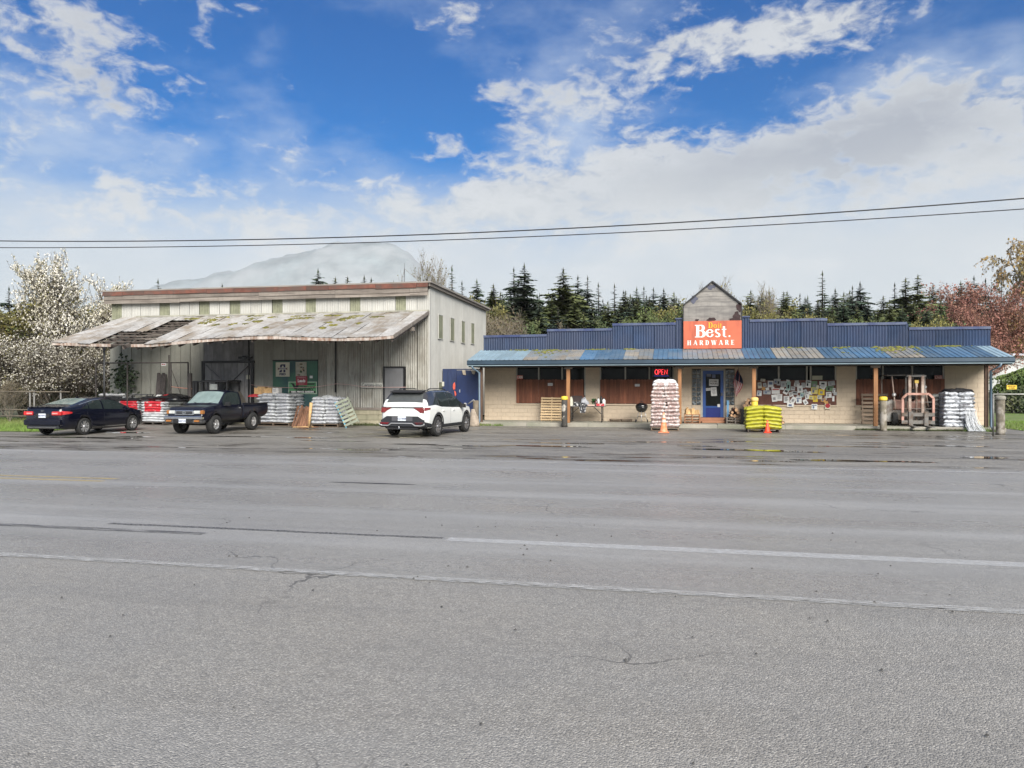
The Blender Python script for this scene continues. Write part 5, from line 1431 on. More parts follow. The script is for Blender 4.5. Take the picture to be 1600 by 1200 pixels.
heap('glove', 'black and white work gloves hanging off the front table edge', 'gloves', onT(911, -.18), .20, .17, .12, M('black_white_cloth', (.03, .03, .035), .8, .4, 12.0, col2=(.5, .5, .5), thr=(.55, .6)), 8.1, hang=.30)
heap('bundle', 'dark grey bundle with pale patches at the left of the table', 'bundle', onT(902, -.12), .2, .14, .16, MATS['black_white_cloth'], 5.5)
heap('white_bundle', 'white cloth bundle on the table end beside the porch post', 'bundle', onT(892, .0), .12, .15, .30, M('cream_cloth', (.55, .54, .45), .85, .2, 7.0), 1.2)
def can(name, label, cat, px, dy, r, h, mat, cap=None):
    t = thing(name, label, cat, onT(px, dy)); mb = MB(); mb.lathe([(r, 0), (r, h * .78), (r * .55, h * .86), (r * .5, h), (0, h)], 12); mb.build('body', mat, t)
    mb = MB(); mb.lathe([(r * .54, h * .93), (r * .54, h * 1.04), (0, h * 1.05)], 10); mb.build('cap', cap or m_black, t)
can('bottle', 'white bottle standing at the right end of the table', 'bottle', 943.5, 0, .075, .34, m_white_paper)
can('bottle', 'white bottle left of the dark bottle on the table', 'bottle', 935, .05, .055, .36, m_white_paper)
can('bottle', 'tall dark bottle between the two white bottles', 'bottle', 939.3, .06, .05, .44, m_black, m_black)
can('jar', 'clear jar with dark red base on the table', 'jar', 931.5, -.05, .07, .28, M('jar_glass', (.20, .19, .18), .15, .3, 8.0, col2=(.10, .02, .02)))
p = onT(938, -.22); mb = MB(); mb.bevbox(-.17, .17, -.06, .06, 0, .11, .008); t = mb.build('red_box', M('red_card', (.45, .04, .05), .6, .2, 20.0, col2=(.7, .55, .5), thr=(.58, .62)), None, p, label='small red and white box at the front of the table', cat='box')
p = onT(924, -.2); mb = MB(); mb.bevbox(-.16, .16, -.1, .1, 0, .07, .008); mb.build('carton', M('pale_pink_card', (.50, .38, .32), .7, .15, 9.0), None, p, label='low pinkish carton in front of the potted plant', cat='carton')
t = thing('potted_plant', 'small dark green potted plant on the folding table', 'plant', onT(927.5, .02))
mb = MB(); mb.lathe([(.05, 0), (.075, .12), (.0, .12)], 12); mb.build('pot', M('green_pot', (.03, .09, .04), .6), t)
mb = MB(); rr = random.Random(5)
for k in range(90):
    a, e = rr.uniform(0, 6.28), rr.uniform(.1, 1.4); d = Vector((cos(a) * cos(e), sin(a) * cos(e), sin(e))); L_ = rr.uniform(.08, .2); s = d.cross(Vector((0, 0, 1))).normalized() * .03
    b = Vector((0, 0, .13)) + d * L_ * .4; mb.add([b - s * .3, b + s, b + d * L_, b - s], [(0, 1, 2, 3)])
mb.build('foliage', M('plant_leaf', (.03, .10, .025), .6, .4, 9.0), t)
# kettle grill
t = thing('kettle_grill', 'black kettle barbecue on three silver legs under the porch', 'barbecue', lo_(1002.5, 34.3, SL))
n = 20
mb = MB(); mb.lathe([(0, .44), (.12, .46), (.23, .54), (.27, .66), (.275, .68)], n); mb.build('bowl', M('gloss_enamel', (.012, .012, .013), .12, .1, 3.0, coat=.8), t)
mb = MB(); mb.lathe([(.28, .685), (.27, .75), (.20, .83), (.09, .87), (0, .875)], n); mb.build('lid', MATS['gloss_enamel'], t)
mb = MB(); mb.tube([(-.06, 0, .88), (-.05, 0, .93), (.05, 0, .93), (.06, 0, .88)], .014, 6); mb.build('lid_handle', m_black, t)
for a in (.5, 2.6, 4.7): mb = MB(); mb.tube([(cos(a) * .15, sin(a) * .15, .48), (cos(a) * .27, sin(a) * .27, .05)], .016, 6); mb.build('leg', m_alloy, t)
mb = MB(); mb.lathe([(0, .26), (.17, .26), (.17, .275), (0, .275)], 16); mb.build('ash_tray', m_steel, t)
for s in (-1, 1): mb = MB(); mb.lathe([(.0, -.02), (.07, -.02), (.07, .02), (0, .02)], 12, (s * .26, .1, .07), 'x'); mb.build('wheel', m_black, t)
# firewood, crates
m_bark = M('bark_log', (.10, .06, .045), .95, .4, 6.0, rnd=.3); m_cut = M('cut_wood', (.42, .26, .15), .9, .25, 9.0, rnd=.3); m_split = M('split_pine', (.50, .32, .15), .85, .25, 6.0, rnd=.25)
LOGS = []
for v in range(5):
    mb = MB(); r = R.uniform(.055, .085); n = 9; rr = [r * R.uniform(.8, 1.15) for _ in range(n)]
    mb.rings([[(cos(2 * pi * k / n) * rr[k] * f, y, sin(2 * pi * k / n) * rr[k] * f) for k in range(n)] for y, f in ((-.2, .97), (-.19, 1), (.19, 1), (.2, .97))], False, False, 0)
    mb.add([(cos(2 * pi * k / n) * rr[k] * .97, -.2, sin(2 * pi * k / n) * rr[k] * .97) for k in range(n)], [tuple(range(n))], 1)
    mb.add([(cos(2 * pi * k / n) * rr[k] * .97, .2, sin(2 * pi * k / n) * rr[k] * .97) for k in range(n)], [tuple(range(n))[::-1]], 1)
    LOGS.append(mb.mesh('log', [m_bark, m_cut]))
def pile(pxa, pxb, Y, z, rows, label, group, slump=.5, rows_y=2, seed=1):
    r = random.Random(seed); x0, x1 = xat(pxa, Y), xat(pxb, Y)
    for iy in range(rows_y):
        for k in range(rows):
            n = max(1, int((x1 - x0) / .145) - int(k * slump * 2)); off = (x1 - x0 - n * .145) / 2
            for i in range(n):
                obj('firewood_log', LOGS[r.randint(0, 4)], None, (x0 + off + .0725 + i * .145 + r.uniform(-.02, .02), Y + iy * .4 + r.uniform(-.06, .06), z + .075 + k * .128 + r.uniform(-.01, .02)), (r.uniform(-.1, .1), r.uniform(0, 3), r.uniform(-.25, .25)), label=label + (f', {ORD[k]} layer' if rows > 1 else '') + (', back row' if iy else ''), cat='firewood', group=group)
pallet('grey slatted pallet under the firewood right of the blue door', lo_(1148, 34.4, SL), .75, .8, m_greywood, n=5)
pallet('grey slatted pallet under the firewood, upper of the two right of the door', lo_(1148, 34.4, SL + .13), .75, .8, m_greywood, n=5)
pile(1139, 1158, 34.25, SL + .26, 3, 'short firewood log on the grey pallets by the door', 'firewood on the pallets right of the door', .5, 2, 4)
pile(1181, 1226, 34.3, SL, 6, 'round firewood log in the heap below the notice board', 'firewood heaped below the notice board', .55, 2, 9)
pile(1159, 1180, 34.8, SL + .55, 4, 'firewood log stacked on the wall by the notice board', 'firewood stacked by the wall behind the dark bin', .4, 1, 11)
pile(1159, 1180, 34.8, SL, 4, 'firewood log behind the dark bin', 'firewood low in the stack behind the dark bin', .0, 1, 12)
t = thing('bin', 'dark grey round bin standing left of the yellow bags', 'bin', lo_(1165, 33.75, SL))
mb = MB(); mb.lathe([(.19, 0), (.22, .6), (.235, .62), (.235, .66), (.20, .66), (.19, .4), (0, .4)], 18); mb.build('body', M('bin_plastic', (.035, .037, .045), .5, .2, 4.0), t)
for s in (-1, 1): mb = MB(); mb.tube([(s * .22, -.06, .52), (s * .28, 0, .54), (s * .22, .06, .52)], .012, 6); mb.build('handle', m_black, t)
for k in range(3):
    pallet(f'small reddish slatted tray, {ORD[k]} one of the stack left of the blue door', lo_(1081.5, 34.45, SL + .13 * k), xat(1094, 34.45) - xat(1069, 34.45), .7, M('reddish_crate_wood', (.30, .145, .075), .85, .25, 4.0, rnd=.2), n=5)
r = random.Random(8)
for k in range(14):
    px = 1072 + r.uniform(0, 19); mb = MB(); w = r.uniform(.04, .07); h = r.uniform(.16, .30)
    mb.poly([(-w, -.12, 0), (w, -.12, 0), (w * .6, -.10, h), (-w * .7, -.1, h * .93)], (0, .24, 0)); mb.build('kindling_bundle', m_split, None, lo_(px, 34.25 + (k % 2) * .22, SL + .39), r.uniform(-.3, .3), label=f'split pale kindling on the reddish trays left of the door, {"back" if k % 2 else "front"} row', cat='firewood', group='kindling left of the door')
# flag
t = thing('flag', 'furled red and white striped flag hanging by the glass blocks', 'flag', lo_(1152, 34.9, 0))
p0 = at(1154.5, 572, 34.95) - t.location; p1 = at(1148.5, 612, 34.75) - t.location
mb = MB(); mb.tube([p0, p1], .014, 6); mb.build('pole', m_mull, t)
m_fr = M('flag_red', (.35, .03, .04), .8, .15, 5.0); m_fw = M('flag_white', (.62, .58, .55), .8, .1, 5.0); m_fb = M('flag_navy', (.012, .014, .04), .8, .2, 5.0)
ns = 11
def fpt(u, v):
    y0_ = p0 + (p1 - p0) * .12; y1_ = p0 + (p1 - p0) * 1.02
    q = y0_ + (y1_ - y0_) * v
    w = .05 + .17 * sin(min(1, v * 1.15) * pi) ** .8
    return q + Vector(((u - .35) * w * 1.7, -.05 - .045 * sin(u * 13 + v * 2), -u * .22))
for k in range(ns):
    mb = MB(); vs = []
    for j in range(13):
        for u in (k / ns, (k + .5) / ns, (k + 1) / ns): vs.append(fpt(u, j / 12))
    mb.add(vs, [(j * 3 + i, j * 3 + i + 1, (j + 1) * 3 + i + 1, (j + 1) * 3 + i) for j in range(12) for i in range(2)], 0, True)
    mb.build('stripe', m_fr if k % 2 == 0 else m_fw, t)
mb = MB(); vs = []
for j in range(7):
    for i in range(9): vs.append(fpt(i / 8, j / 6 * .42) + Vector((0, -.008, 0)))
mb.add(vs, [(j * 9 + i, j * 9 + i + 1, (j + 1) * 9 + i + 1, (j + 1) * 9 + i) for j in range(6) for i in range(8)], 0, True); mb.build('canton', m_fb, t)
# OPEN neon sign
Yn = YW - .55; a, b = at(1018.5, 588.5, Yn), at(1048.5, 574, Yn); cx, cz = (a.x + b.x) / 2, (a.z + b.z) / 2
t = thing('neon_sign', 'lit red neon OPEN sign above the pellet stack', 'sign', (cx, Yn, cz))
mb = MB(); mb.bevbox(-(b.x - a.x) / 2, (b.x - a.x) / 2, -.02, .03, -(b.z - a.z) / 2, (b.z - a.z) / 2, .01); mb.build('backing', m_black, t)
m_neon = M('neon_red', (.9, .1, .1), .5, .0, 1.0, emit=(1.0, .055, .07), estr=1.25); m_neonb = M('neon_blue', (.1, .1, .5), .5, 0, 1.0, emit=(.06, .06, .40), estr=.5)
def nt_(pts, name='letter', m=None, r=.014): mb = MB(); mb.tube([(x * .85, -.045, z) for x, z in pts], r, 6); mb.build(name, m or m_neon, t)
u = .165; h = .105
el_ = lambda cx_, rx, rz: [(cx_ + rx * cos(2 * pi * k / 18), rz * sin(2 * pi * k / 18)) for k in range(19)]
nt_(el_(-.255, .075, h)); nt_([(-.145, -h), (-.145, h), (-.06, h), (-.03, h * .55), (-.06, .0), (-.145, .0)]); nt_([(.10, -h), (.01, -h), (.01, h), (.10, h)]); nt_([(.01, 0), (.085, 0)]); nt_([(.165, -h), (.165, h), (.30, -h), (.30, h)])
hw_, hh_ = (b.x - a.x) / 2 - .035, (b.z - a.z) / 2 - .03
nt_([(-hw_, -hh_), (hw_, -hh_)], 'border_tube', m_neonb, .01)
for s in (-1, 1): mb = MB(); mb.tube([(s * .3, 0, (b.z - a.z) / 2), (s * .3, 0, 2.62 - cz)], .006, 5); mb.build('chain', m_steel, t)
# little signs and cards on the store front
def card(name, label, cat, pa, pb, Y, mat, rot=0.0, th=.006, group=None, sub=None):
    a, b = at(pa[0], pb[1], Y), at(pb[0], pa[1], Y); w, h = b.x - a.x, b.z - a.z
    t = thing(name, label, cat, ((a.x + b.x) / 2, Y, (a.z + b.z) / 2), (0, rot, 0), group)
    mb = MB(); mb.box(-w / 2, w / 2, -th, th, -h / 2, h / 2); mb.build('panel', mat, t)
    return t, w, h
m_redsign = M('red_orange_sign', (.50, .09, .06), .6, .1, 6.0); m_ink = M('black_ink', (.02, .02, .022), .7, .1, 6.0); m_whink = M('white_ink', (.75, .73, .70), .6, .05, 6.0); m_greyink = M('grey_print', (.28, .28, .29), .7, .3, 30.0)
t, w, h = card('small_sign', 'small red sign with pale digits in the first window', 'sign', (807.5, 586.5), (817, 592.5), YW - .06, m_redsign); text('1308', .17, m_whink, t, (0, -.01, 0), w=w * .86, bold=.004)
t, w, h = card('small_sign', 'dull red sign reading Deli in the right end window', 'sign', (1460, 586.5), (1472.5, 592.5), YW - .06, M('dull_red_sign', (.30, .10, .09), .6, .2, 6.0)); text('Deli', .18, M('pale_pink_ink', (.60, .42, .38), .6), t, (0, -.01, 0), w=w * .8)
t, w, h = card('notice_card', 'white card pinned on the brown pickets of the first window', 'card', (856, 598.5), (863.5, 602.7), YW - .03, m_white_paper); text('PLEASE RING', .06, m_greyink, t, (0, -.008, 0), w=w * .8)
t, w, h = card('notice_card', 'white card pinned on the brown pickets behind the grill', 'card', (992, 600), (999.5, 603.7), YW - .03, m_white_paper); text('NO PARKING', .06, m_greyink, t, (0, -.008, 0), w=w * .8)
t, w, h = card('cap_sign', 'pale blank panel in the notice board window above the papers', 'card', (1269, 587), (1285, 593.5), YW + .02, M('pale_card', (.38, .37, .29), .8, .1, 4.0))
# door papers
for lab, pa, pb, tx in (('large white poster on the blue door glass', (1108, 592.6), (1122.6, 603), 'STORE\nHOURS'), ('tall white notice below the poster on the blue door', (1110.8, 605), (1120, 618.5), 'OPEN\n9-5\nSUN\n10-4'), ('narrow white card left of the tall notice on the door', (1103, 606.3), (1110.2, 610.3), 'PULL'), ('grey card at the top left of the door glass', (1104, 584), (1111, 588.5), 'ATM'), ('small white sticker low on the door glass', (1121, 631.5), (1125, 636), 'VISA'), ('pale blue sticker at the top of the door glass', (1112.6, 585), (1118, 590.5), '')):
    t, w, h = card('door_notice', lab, 'notice', pa, pb, YW - .008, m_white_paper if 'blue sticker' not in lab and 'grey' not in lab else M('dull_blue_paper', (.14, .17, .27), .7), .02 if 'tall' not in lab else -.06, .004)
    if tx and tx != 'VISA': text(tx, min(h * .8 / (1.15 * (tx.count(chr(10)) + 1)), .12), m_ink if 'large' in lab else m_greyink, t, (0, -.006, 0), ex=.001, bold=.002)
# notice board and its papers
wa, wb = WX[2]; nb_z1 = zat(1245, 594, YW)
bdm = M('brown_notice_board', (.135, .055, .04), .85, .25, 4.0)
nbd = thing('notice_board', 'brown board across the shop window covered with pinned papers', 'notice board', ((wa + wb) / 2, YW, zS))
nbx = (wb - wa) / 6
for i in range(6): mb = MB(); mb.bevbox(-(wb - wa) / 2 + nbx * i + .003, -(wb - wa) / 2 + nbx * (i + 1) - .003, .0, .02, .0, nb_z1 - zS, .003); mb.build('board', bdm, nbd)
r = random.Random(21)
PC = {'white': m_white_paper, 'cream': M('cream_paper', (.60, .57, .46), .8, .05, 5.0), 'grey': M('grey_paper', (.45, .46, .46), .8, .05, 5.0), 'yellow': M('yellow_paper', (.72, .52, .04), .8, .05, 5.0), 'green': M('green_paper', (.17, .27, .15), .8, .1, 5.0), 'mint': M('mint_paper', (.36, .50, .46), .8, .05, 5.0), 'pale yellow': M('pale_yellow_paper', (.66, .55, .18), .8, .05, 5.0), 'orange': M('orange_paper', (.55, .30, .10), .8, .05, 5.0)}
papers = []   # x0,y0,x1,y1 in photo pixels, colour, tilt, heading
def Pp(x, y, w, h, c, tilt=0, head=None): papers.append((x, y, w, h, c, tilt, head))
for x, y, w, h, c, ti in [(1204, 600, 8.5, 10, 'white', .03), (1212, 596, 5, 8, 'grey', -.1), (1216.5, 597, 5.5, 10, 'grey', .05), (1224, 600, 8, 9, 'grey', -.05), (1232, 603, 6, 14, 'mint', .06), (1245, 601, 8, 6, 'white', .12), (1255, 602, 5, 8, 'grey', -.04), (1263, 600, 8, 11, 'white', .08), (1272.5, 601, 8.5, 11, 'green', -.03), (1286, 599, 11, 6, 'white', .04), (1286, 604, 8, 8, 'white', .6), (1299, 599, 10, 7, 'grey', -.15), (1296.5, 607, 11, 8, 'green', .03),
        (1192, 594, 7, 4, 'cream', .1), (1187, 602, 6, 9, 'cream', -.12), (1186.5, 614.5, 7, 8, 'white', .06), (1198.5, 613, 11, 6, 'grey', .03), (1212, 611, 12, 8.5, 'white', -.02), (1193, 607, 5, 5, 'orange', .3), (1199, 607.5, 5, 4, 'white', -.2), (1228, 612, 7, 8, 'white', .5), (1236, 616, 6, 7, 'white', -.3), (1242, 614, 9, 5, 'grey', .1), (1250, 608, 8, 11, 'white', -.08), (1239, 607, 6, 6, 'grey', .1), (1253, 617, 5, 7, 'mint', .15), (1258.5, 612, 5, 7, 'grey', -.4), (1261, 618, 7, 11, 'white', -.25),
        (1272.5, 610.5, 10, 10, 'pale yellow', .04), (1283.5, 612.5, 9, 9, 'yellow', .05), (1266.5, 614, 5, 5, 'white', .1), (1295, 617, 8, 9, 'white', -.05), (1303, 610.5, 4, 8, 'white', .1), (1305, 615, 5, 5, 'grey', .0), (1302, 623, 3.3, 8, 'white', .03), (1210, 622, 8, 11, 'white', -.12), (1218, 621, 8, 10.5, 'white', .04), (1229, 624, 8.5, 10.5, 'white', -.02), (1239.5, 625, 7, 10, 'white', .55), (1248, 625, 8.5, 10.5, 'white', -.03), (1267.5, 621, 6, 6, 'pale yellow', .1), (1274, 623, 7, 9.5, 'yellow', .0), (1280.5, 620.5, 7, 6, 'cream', .2),
        (1258.5, 628, 6, 8, 'white', -.5), (1286.5, 625, 7, 6, 'orange', .2), (1291, 629, 5, 4, 'orange', -.3), (1290, 622, 4, 6, 'grey', .3), (1235, 632.5, 10, 7, 'white', .04), (1272.5, 635.5, 8.5, 8.5, 'white', .02), (1277.5, 604.5, 4, 5, 'cream', .2), (1245, 596.5, 6, 4, 'grey', -.1), (1231, 596, 5, 5, 'white', .2), (1207.5, 606, 4, 4, 'white', .3), (1195, 601.5, 5, 6, 'grey', -.2), (1222, 607, 6, 4, 'white', .1), (1247, 620, 4, 5, 'grey', .1)]:
    Pp(x, y, w, h, c, ti)
neigh = [('top left corner', 1181, 1204, 0, 606), ('left edge', 1181, 1204, 606, 640), ('upper left part', 1204, 1222, 0, 606), ('lower left part', 1204, 1222, 606, 640), ('upper middle', 1222, 1246, 0, 606), ('lower middle', 1222, 1246, 606, 640), ('right of middle, above', 1246, 1267, 0, 606), ('right of middle, below', 1246, 1267, 606, 640), ('upper right part', 1267, 1290, 0, 606), ('lower right part', 1267, 1290, 606, 640), ('top right corner', 1290, 1310, 0, 606), ('bottom right corner', 1290, 1310, 606, 640)]
usedP = {}
def LABP(l):
    usedP[l] = usedP.get(l, 0) + 1
    if usedP[l] == 1: return l
    return l.replace(' paper at', {2: ' paper, lower,', 3: ' paper, lowest,'}[usedP[l]] + ' at')
for i, (x, y, w, h, c, ti, _) in enumerate(sorted(papers, key=lambda q: q[1])):
    Y = YW - .006 - .0035 * (i % 9) if y < 630 else YW - .06 - .002 * (i % 5)
    a = at(x, y, Y); s = tY(x, Y) / F; w *= s; h *= s
    where = next(n for n, xa_, xb_, ya_, yb_ in neigh if xa_ <= x < xb_ and ya_ <= y < yb_)
    LABP_ = 0; size = 'small' if w * h < .035 else 'large' if w * h > .075 else 'medium'
    tl = 'tilted' if abs(ti) > .22 else 'straight'
    t = thing('pinned_paper', LABP(f'{size} {tl} {c} paper at the {where} of the brown notice board'), 'paper', a, (0, ti, 0), 'papers pinned on the notice board')
    mb = MB(); cu = R.uniform(-.012, .0); nn = 5
    mb.rings([[(-w / 2 + w * k / nn, -.002 + cu * abs(2 * k / nn - 1) ** 2, z) for k in range(nn + 1)] for z in (-h / 2, h / 2)], False, False, 0, closed=False); mb.build('sheet', PC[c], t)
    if w * h > .022:
        mb = MB(); kk = r.randint(0, 3)
        if kk == 0: mb.box(-w * .32, w * .32, -.022, -.019, -h * .1, h * .3)
        elif kk == 1: mb.box(-w * .36, w * .36, -.022, -.019, h * .2, h * .34); mb.box(-w * .3, -w * .02, -.022, -.019, -h * .3, h * .1)
        elif kk == 2:
            for q in range(5): mb.box(-w * .36, w * r.uniform(.1, .36), -.022, -.019, h * (.32 - q * .14), h * (.37 - q * .14))
        else: mb.box(-w * .25, w * .2, -.022, -.019, -h * .28, h * .12)
        col = (m_greyink, m_ink, M('blue_print', (.12, .16, .26), .7, .4, 25.0), M('red_print', (.42, .06, .05), .7, .3, 25.0) if (x, y) == (1212, 611) else m_greyink)[r.randint(0, 3)]
        if (x, y) == (1212, 611): mb = MB(); mb.box(-w * .4, w * .4, -.022, -.019, h * .18, h * .38); col = M('red_print', (.42, .06, .05), .7, .3, 25.0)
        o = mb.build('print', col, t); o['kind'] = 'stuff'
t, w, h = card('stop_sticker', 'round red octagon sticker at the lower right of the notice board', 'sticker', (1289, 631), (1297.5, 639), YW - .075, PC['cream'])
mb = MB(); mb.poly([(w * .48 * cos(pi / 8 + k * pi / 4), -.012, .03 + w * .48 * sin(pi / 8 + k * pi / 4)) for k in range(8)], (0, .004, 0)); mb.build('octagon', m_fr, t, fix=True)
# ---------------------------------------------------------------- the pink forklift under the porch
m_fk = M('faded_pink_paint', (.46, .26, .21), .7, .2, 4.0, col2=(.28, .15, .11), thr=(.5, .66), streak=(.2, .1, .07), samt=.4); m_fkg = M('forklift_grey', (.17, .165, .155), .7, .25, 5.0, col2=(.10, .07, .05)); m_fkl = M('pale_mast_paint', (.45, .36, .30), .65, .2, 5.0, col2=(.26, .18, .14))
Yf = 33.7; s = tY(1432, Yf) / F; fx = xat(1432.5, Yf)
fk = thing('forklift', 'old pink and grey forklift facing the road under the porch', 'forklift', (fx, Yf, SL))
def fz(py): return (600 - py) * s + HC - SL
def fxp(px): return (px - 1432.5) * s
for px in (1422.5, 1441): mb = MB(); mb.bevbox(fxp(px) - .05, fxp(px) + .05, -.02, .10, .05, fz(587), .01); mb.build('mast_channel', m_fkl, fk)
for px in (1418.5, 1445): mb = MB(); mb.bevbox(fxp(px) - .03, fxp(px) + .03, .11, .22, .05, fz(589), .01); mb.build('mast_channel', m_fkg, fk)
mb = MB(); mb.bevbox(fxp(1418), fxp(1446), -.0, .12, fz(589), fz(586), .01); mb.build('mast_crosshead', m_fkg, fk)
mb = MB(); mb.lathe([(.035, .2), (.035, fz(605)), (.055, fz(604)), (.055, fz(598)), (0, fz(597))], 12, (0, .06, 0)); mb.build('lift_cylinder', m_fkl, fk)
mb = MB(); mb.bevbox(-.07, .07, -.0, .10, fz(599), fz(594), .01); mb.build('cylinder_head', M('worn_yellow_paint_metal', (.55, .38, .08), .6, .2, 6.0), fk)
pts = [(1410.5, 662), (1410.5, 622), (1417, 615.5), (1448, 615.5), (1454.5, 622), (1454.5, 662)]
mb = MB()
for (a, b), (c, d) in zip(pts, pts[1:]): mb.bar((fxp(a), -.16, fz(b)), (fxp(c), -.16, fz(d)), .085, .05, up=(0, -1, 0))
mb.build('load_backrest', m_fk, fk)
for py in (628, 638.5): mb = MB(); mb.bar((fxp(1411), -.15, fz(py)), (fxp(1454), -.15, fz(py)), .018); mb.build('backrest_bar', m_fkg, fk)
for py, hh2 in ((647.5, .075), (659.5, .075)): mb = MB(); mb.bevbox(fxp(1409), fxp(1456), -.20, -.11, fz(py) - hh2, fz(py) + hh2, .01); mb.build('carriage_bar', m_fkg, fk)
for px in (1421.5, 1443.5):
    mb = MB(); mb.bevbox(fxp(px) - .075, fxp(px) + .075, -.26, -.205, .0, fz(643), .01); mb.poly([(fxp(px) - .07, -.26, .0), (fxp(px) - .07, -.26, .05), (fxp(px) - .07, -1.15, .02), (fxp(px) - .07, -1.15, .0)], (.14, 0, 0)); mb.build('fork', m_fkg, fk, fix=True)
mb = MB(); mb.bevbox(fxp(1394), fxp(1458), .45, 1.35, .18, .62, .05); mb.build('chassis', m_fkg, fk)
mb = MB(); mb.bevbox(fxp(1404), fxp(1452), .75, 1.4, .62, 1.05, .06); mb.build('engine_cover', m_fk, fk)
mb = MB(); mb.poly([(fxp(1393), .40, .16), (fxp(1392.5), .40, .98), (fxp(1400), .40, 1.06), (fxp(1406), .40, .98), (fxp(1402), .40, .62), (fxp(1405), .40, .16)], (0, .5, 0)); mb.build('fender', M('fender_grey', (.26, .255, .235), .7, .25, 5.0, col2=(.13, .10, .08)), fk, fix=True)
for sx in (-1, 1):
    mb = MB(); mb.lathe([(.16, -.1), (.25, -.1), (.27, -.07), (.27, .07), (.25, .1), (.16, .1)], 20, (sx * .62 - .12, .42, .27), 'x'); w = mb.build('wheel', m_tyre, fk); mb = MB(); mb.lathe([(0, -.08), (.16, -.08), (.16, .08), (0, .08)], 14, (sx * .62 - .12, .42, .27), 'x'); mb.build('rim', m_fk, w)
gpts = [(1400, 588, .35), (1404.5, 640, .30)], [(1392.5, 588, 1.2), (1394, 640, 1.25)], [(1446, 588, .35), (1452, 636, .30)], [(1440, 586, 1.2), (1441, 640, 1.25)]
for (a, b, c), (d, e, f) in gpts: mb = MB(); mb.tube([(fxp(a), c, fz(b)), (fxp(d), f, fz(e))], .028, 6); mb.build('guard_post', m_fkl, fk)
mb = MB()
for y in (.35, .63, .91, 1.2): mb.bar((fxp(1393), y, fz(586.5)), (fxp(1446), y, fz(585.5)), .04)
mb.bar((fxp(1394), .3, fz(586)), (fxp(1394), 1.25, fz(586)), .04); mb.bar((fxp(1446), .3, fz(585.5)), (fxp(1446), 1.25, fz(585.5)), .04); mb.build('overhead_guard', m_fkg, fk)
for px in (1402, 1446.5): mb = MB(); mb.lathe([(0, -.06), (.06, -.05), (.085, 0), (.08, .02), (0, .025)], 14, (fxp(px), .24, fz(617 if px < 1420 else 605)), 'y'); mb.build('work_lamp', m_alloy, fk)
mb = MB(); n = 18; mb.tube([(fxp(1420) + .17 * cos(2 * pi * k / n), .6 + .05 * sin(2 * pi * k / n), 1.20 + .16 * sin(2 * pi * k / n)) for k in range(n + 1)], .014, 5); mb.build('steering_wheel', m_black, fk)
mb = MB(); mb.bevbox(-.25, .2, .95, 1.08, 1.05, 1.5, .04); mb.bevbox(-.25, .2, .6, 1.08, 1.05, 1.16, .04); mb.build('seat', m_black, fk)
# wrapped stack at the right, with torn wrap
Yr = 33.2; xa, xb = xat(1476, Yr), xat(1524, Yr)
t = wrapped('stack of grey-white bags in torn plastic wrap at the right end of the porch', ((xa + xb) / 2, Yr + .45, SL - .15), xb - xa, .9, 9, .155, M('streaky_wrapped_bag', (.47, .49, .52), .3, .3, 9.0, col2=(.09, .09, .10), thr=(.5, .62), bump=.6, bscale=14, rnd=.12), seed=12, taper=.10, wob=.03)
obj('bag', bag_mesh(.95, .7, .2, [m_blackbag], 1, lump=.05), t, (.05, 0, .125 + 9.3 * .155), .2)
mb = MB(); r = random.Random(31)
for k in range(110):
    u = r.uniform(.12, .62); x = u * .8 + .06; z1 = r.uniform(.2, .85); mb_n = 6; y = -.5 - r.uniform(0, .05); pts = []
    for q in range(mb_n + 1):
        f = q / mb_n; pts.append((x + f * f * (.25 + .25 * r.random()) * (u) + r.uniform(-.015, .015), y - .22 * f * f - r.uniform(0, .02), z1 * (1 - f) + .02))
    w = r.uniform(.003, .010); vs = []
    for p_ in pts: vs += [(p_[0] - w, p_[1], p_[2]), (p_[0] + w, p_[1] + .006, p_[2])]
    mb.add(vs, [(2 * i, 2 * i + 1, 2 * i + 3, 2 * i + 2) for i in range(mb_n)])
o = mb.build('torn_wrap', M('clear_wrap_sheet', (.62, .64, .66), .25, .2, 20.0), t); o['kind'] = 'stuff'
xa, xb = xat(1458, 33.9), xat(1476, 33.9)
wrapped('dark grey bag stack between the forklift and the torn-wrap stack', ((xa + xb) / 2 + .1, 34.25, SL - .15), xb - xa + .25, .8, 8, .16, m_greybag, seed=14, taper=.06)
NTH = ['first', 'second', 'third', 'fourth', 'fifth', 'sixth', 'seventh', 'eighth', 'ninth', 'tenth', 'eleventh', 'twelfth', 'thirteenth', 'fourteenth', 'fifteenth', 'sixteenth']
# ------------------------------------------------------------------ goods and clutter in front of the warehouse
def card2(name, label, cat, pa, pb, Y, mat, th=.008): return card(name, label, cat, pa, pb, Y, mat, 0.0, th)
YG2 = YS - .075
t, w, h = card2('feed_sign', 'white square sign with dark blue emblem and FEED on the green panel', 'sign', (431, 566), (452.5, 588.5), YG2, PC['cream'])
m_nb = M('emblem_blue', (.025, .025, .075), .6, .2, 6.0); m_bb = M('brown_ribbon', (.14, .07, .05), .6, .2, 6.0)
def sgn(pts, mat, y=-.014, name='emblem_piece'): mb = MB(); mb.poly([(x * w, y, z * h) for x, z in pts], (0, .004, 0)); mb.build(name, mat, t, fix=True)
sgn([(-.19, .14), (-.17, .32), (-.08, .36), (.20, .36), (.20, .14), (.08, .14), (.06, .26), (-.04, .26), (-.06, .14)], m_nb)
sgn([(-.24, -.20), (-.23, -.12), (-.12, -.02), (-.04, -.02), (-.06, -.20)], m_nb); sgn([(.06, -.20), (.06, -.02), (.20, -.02), (.20, -.20)], m_nb)
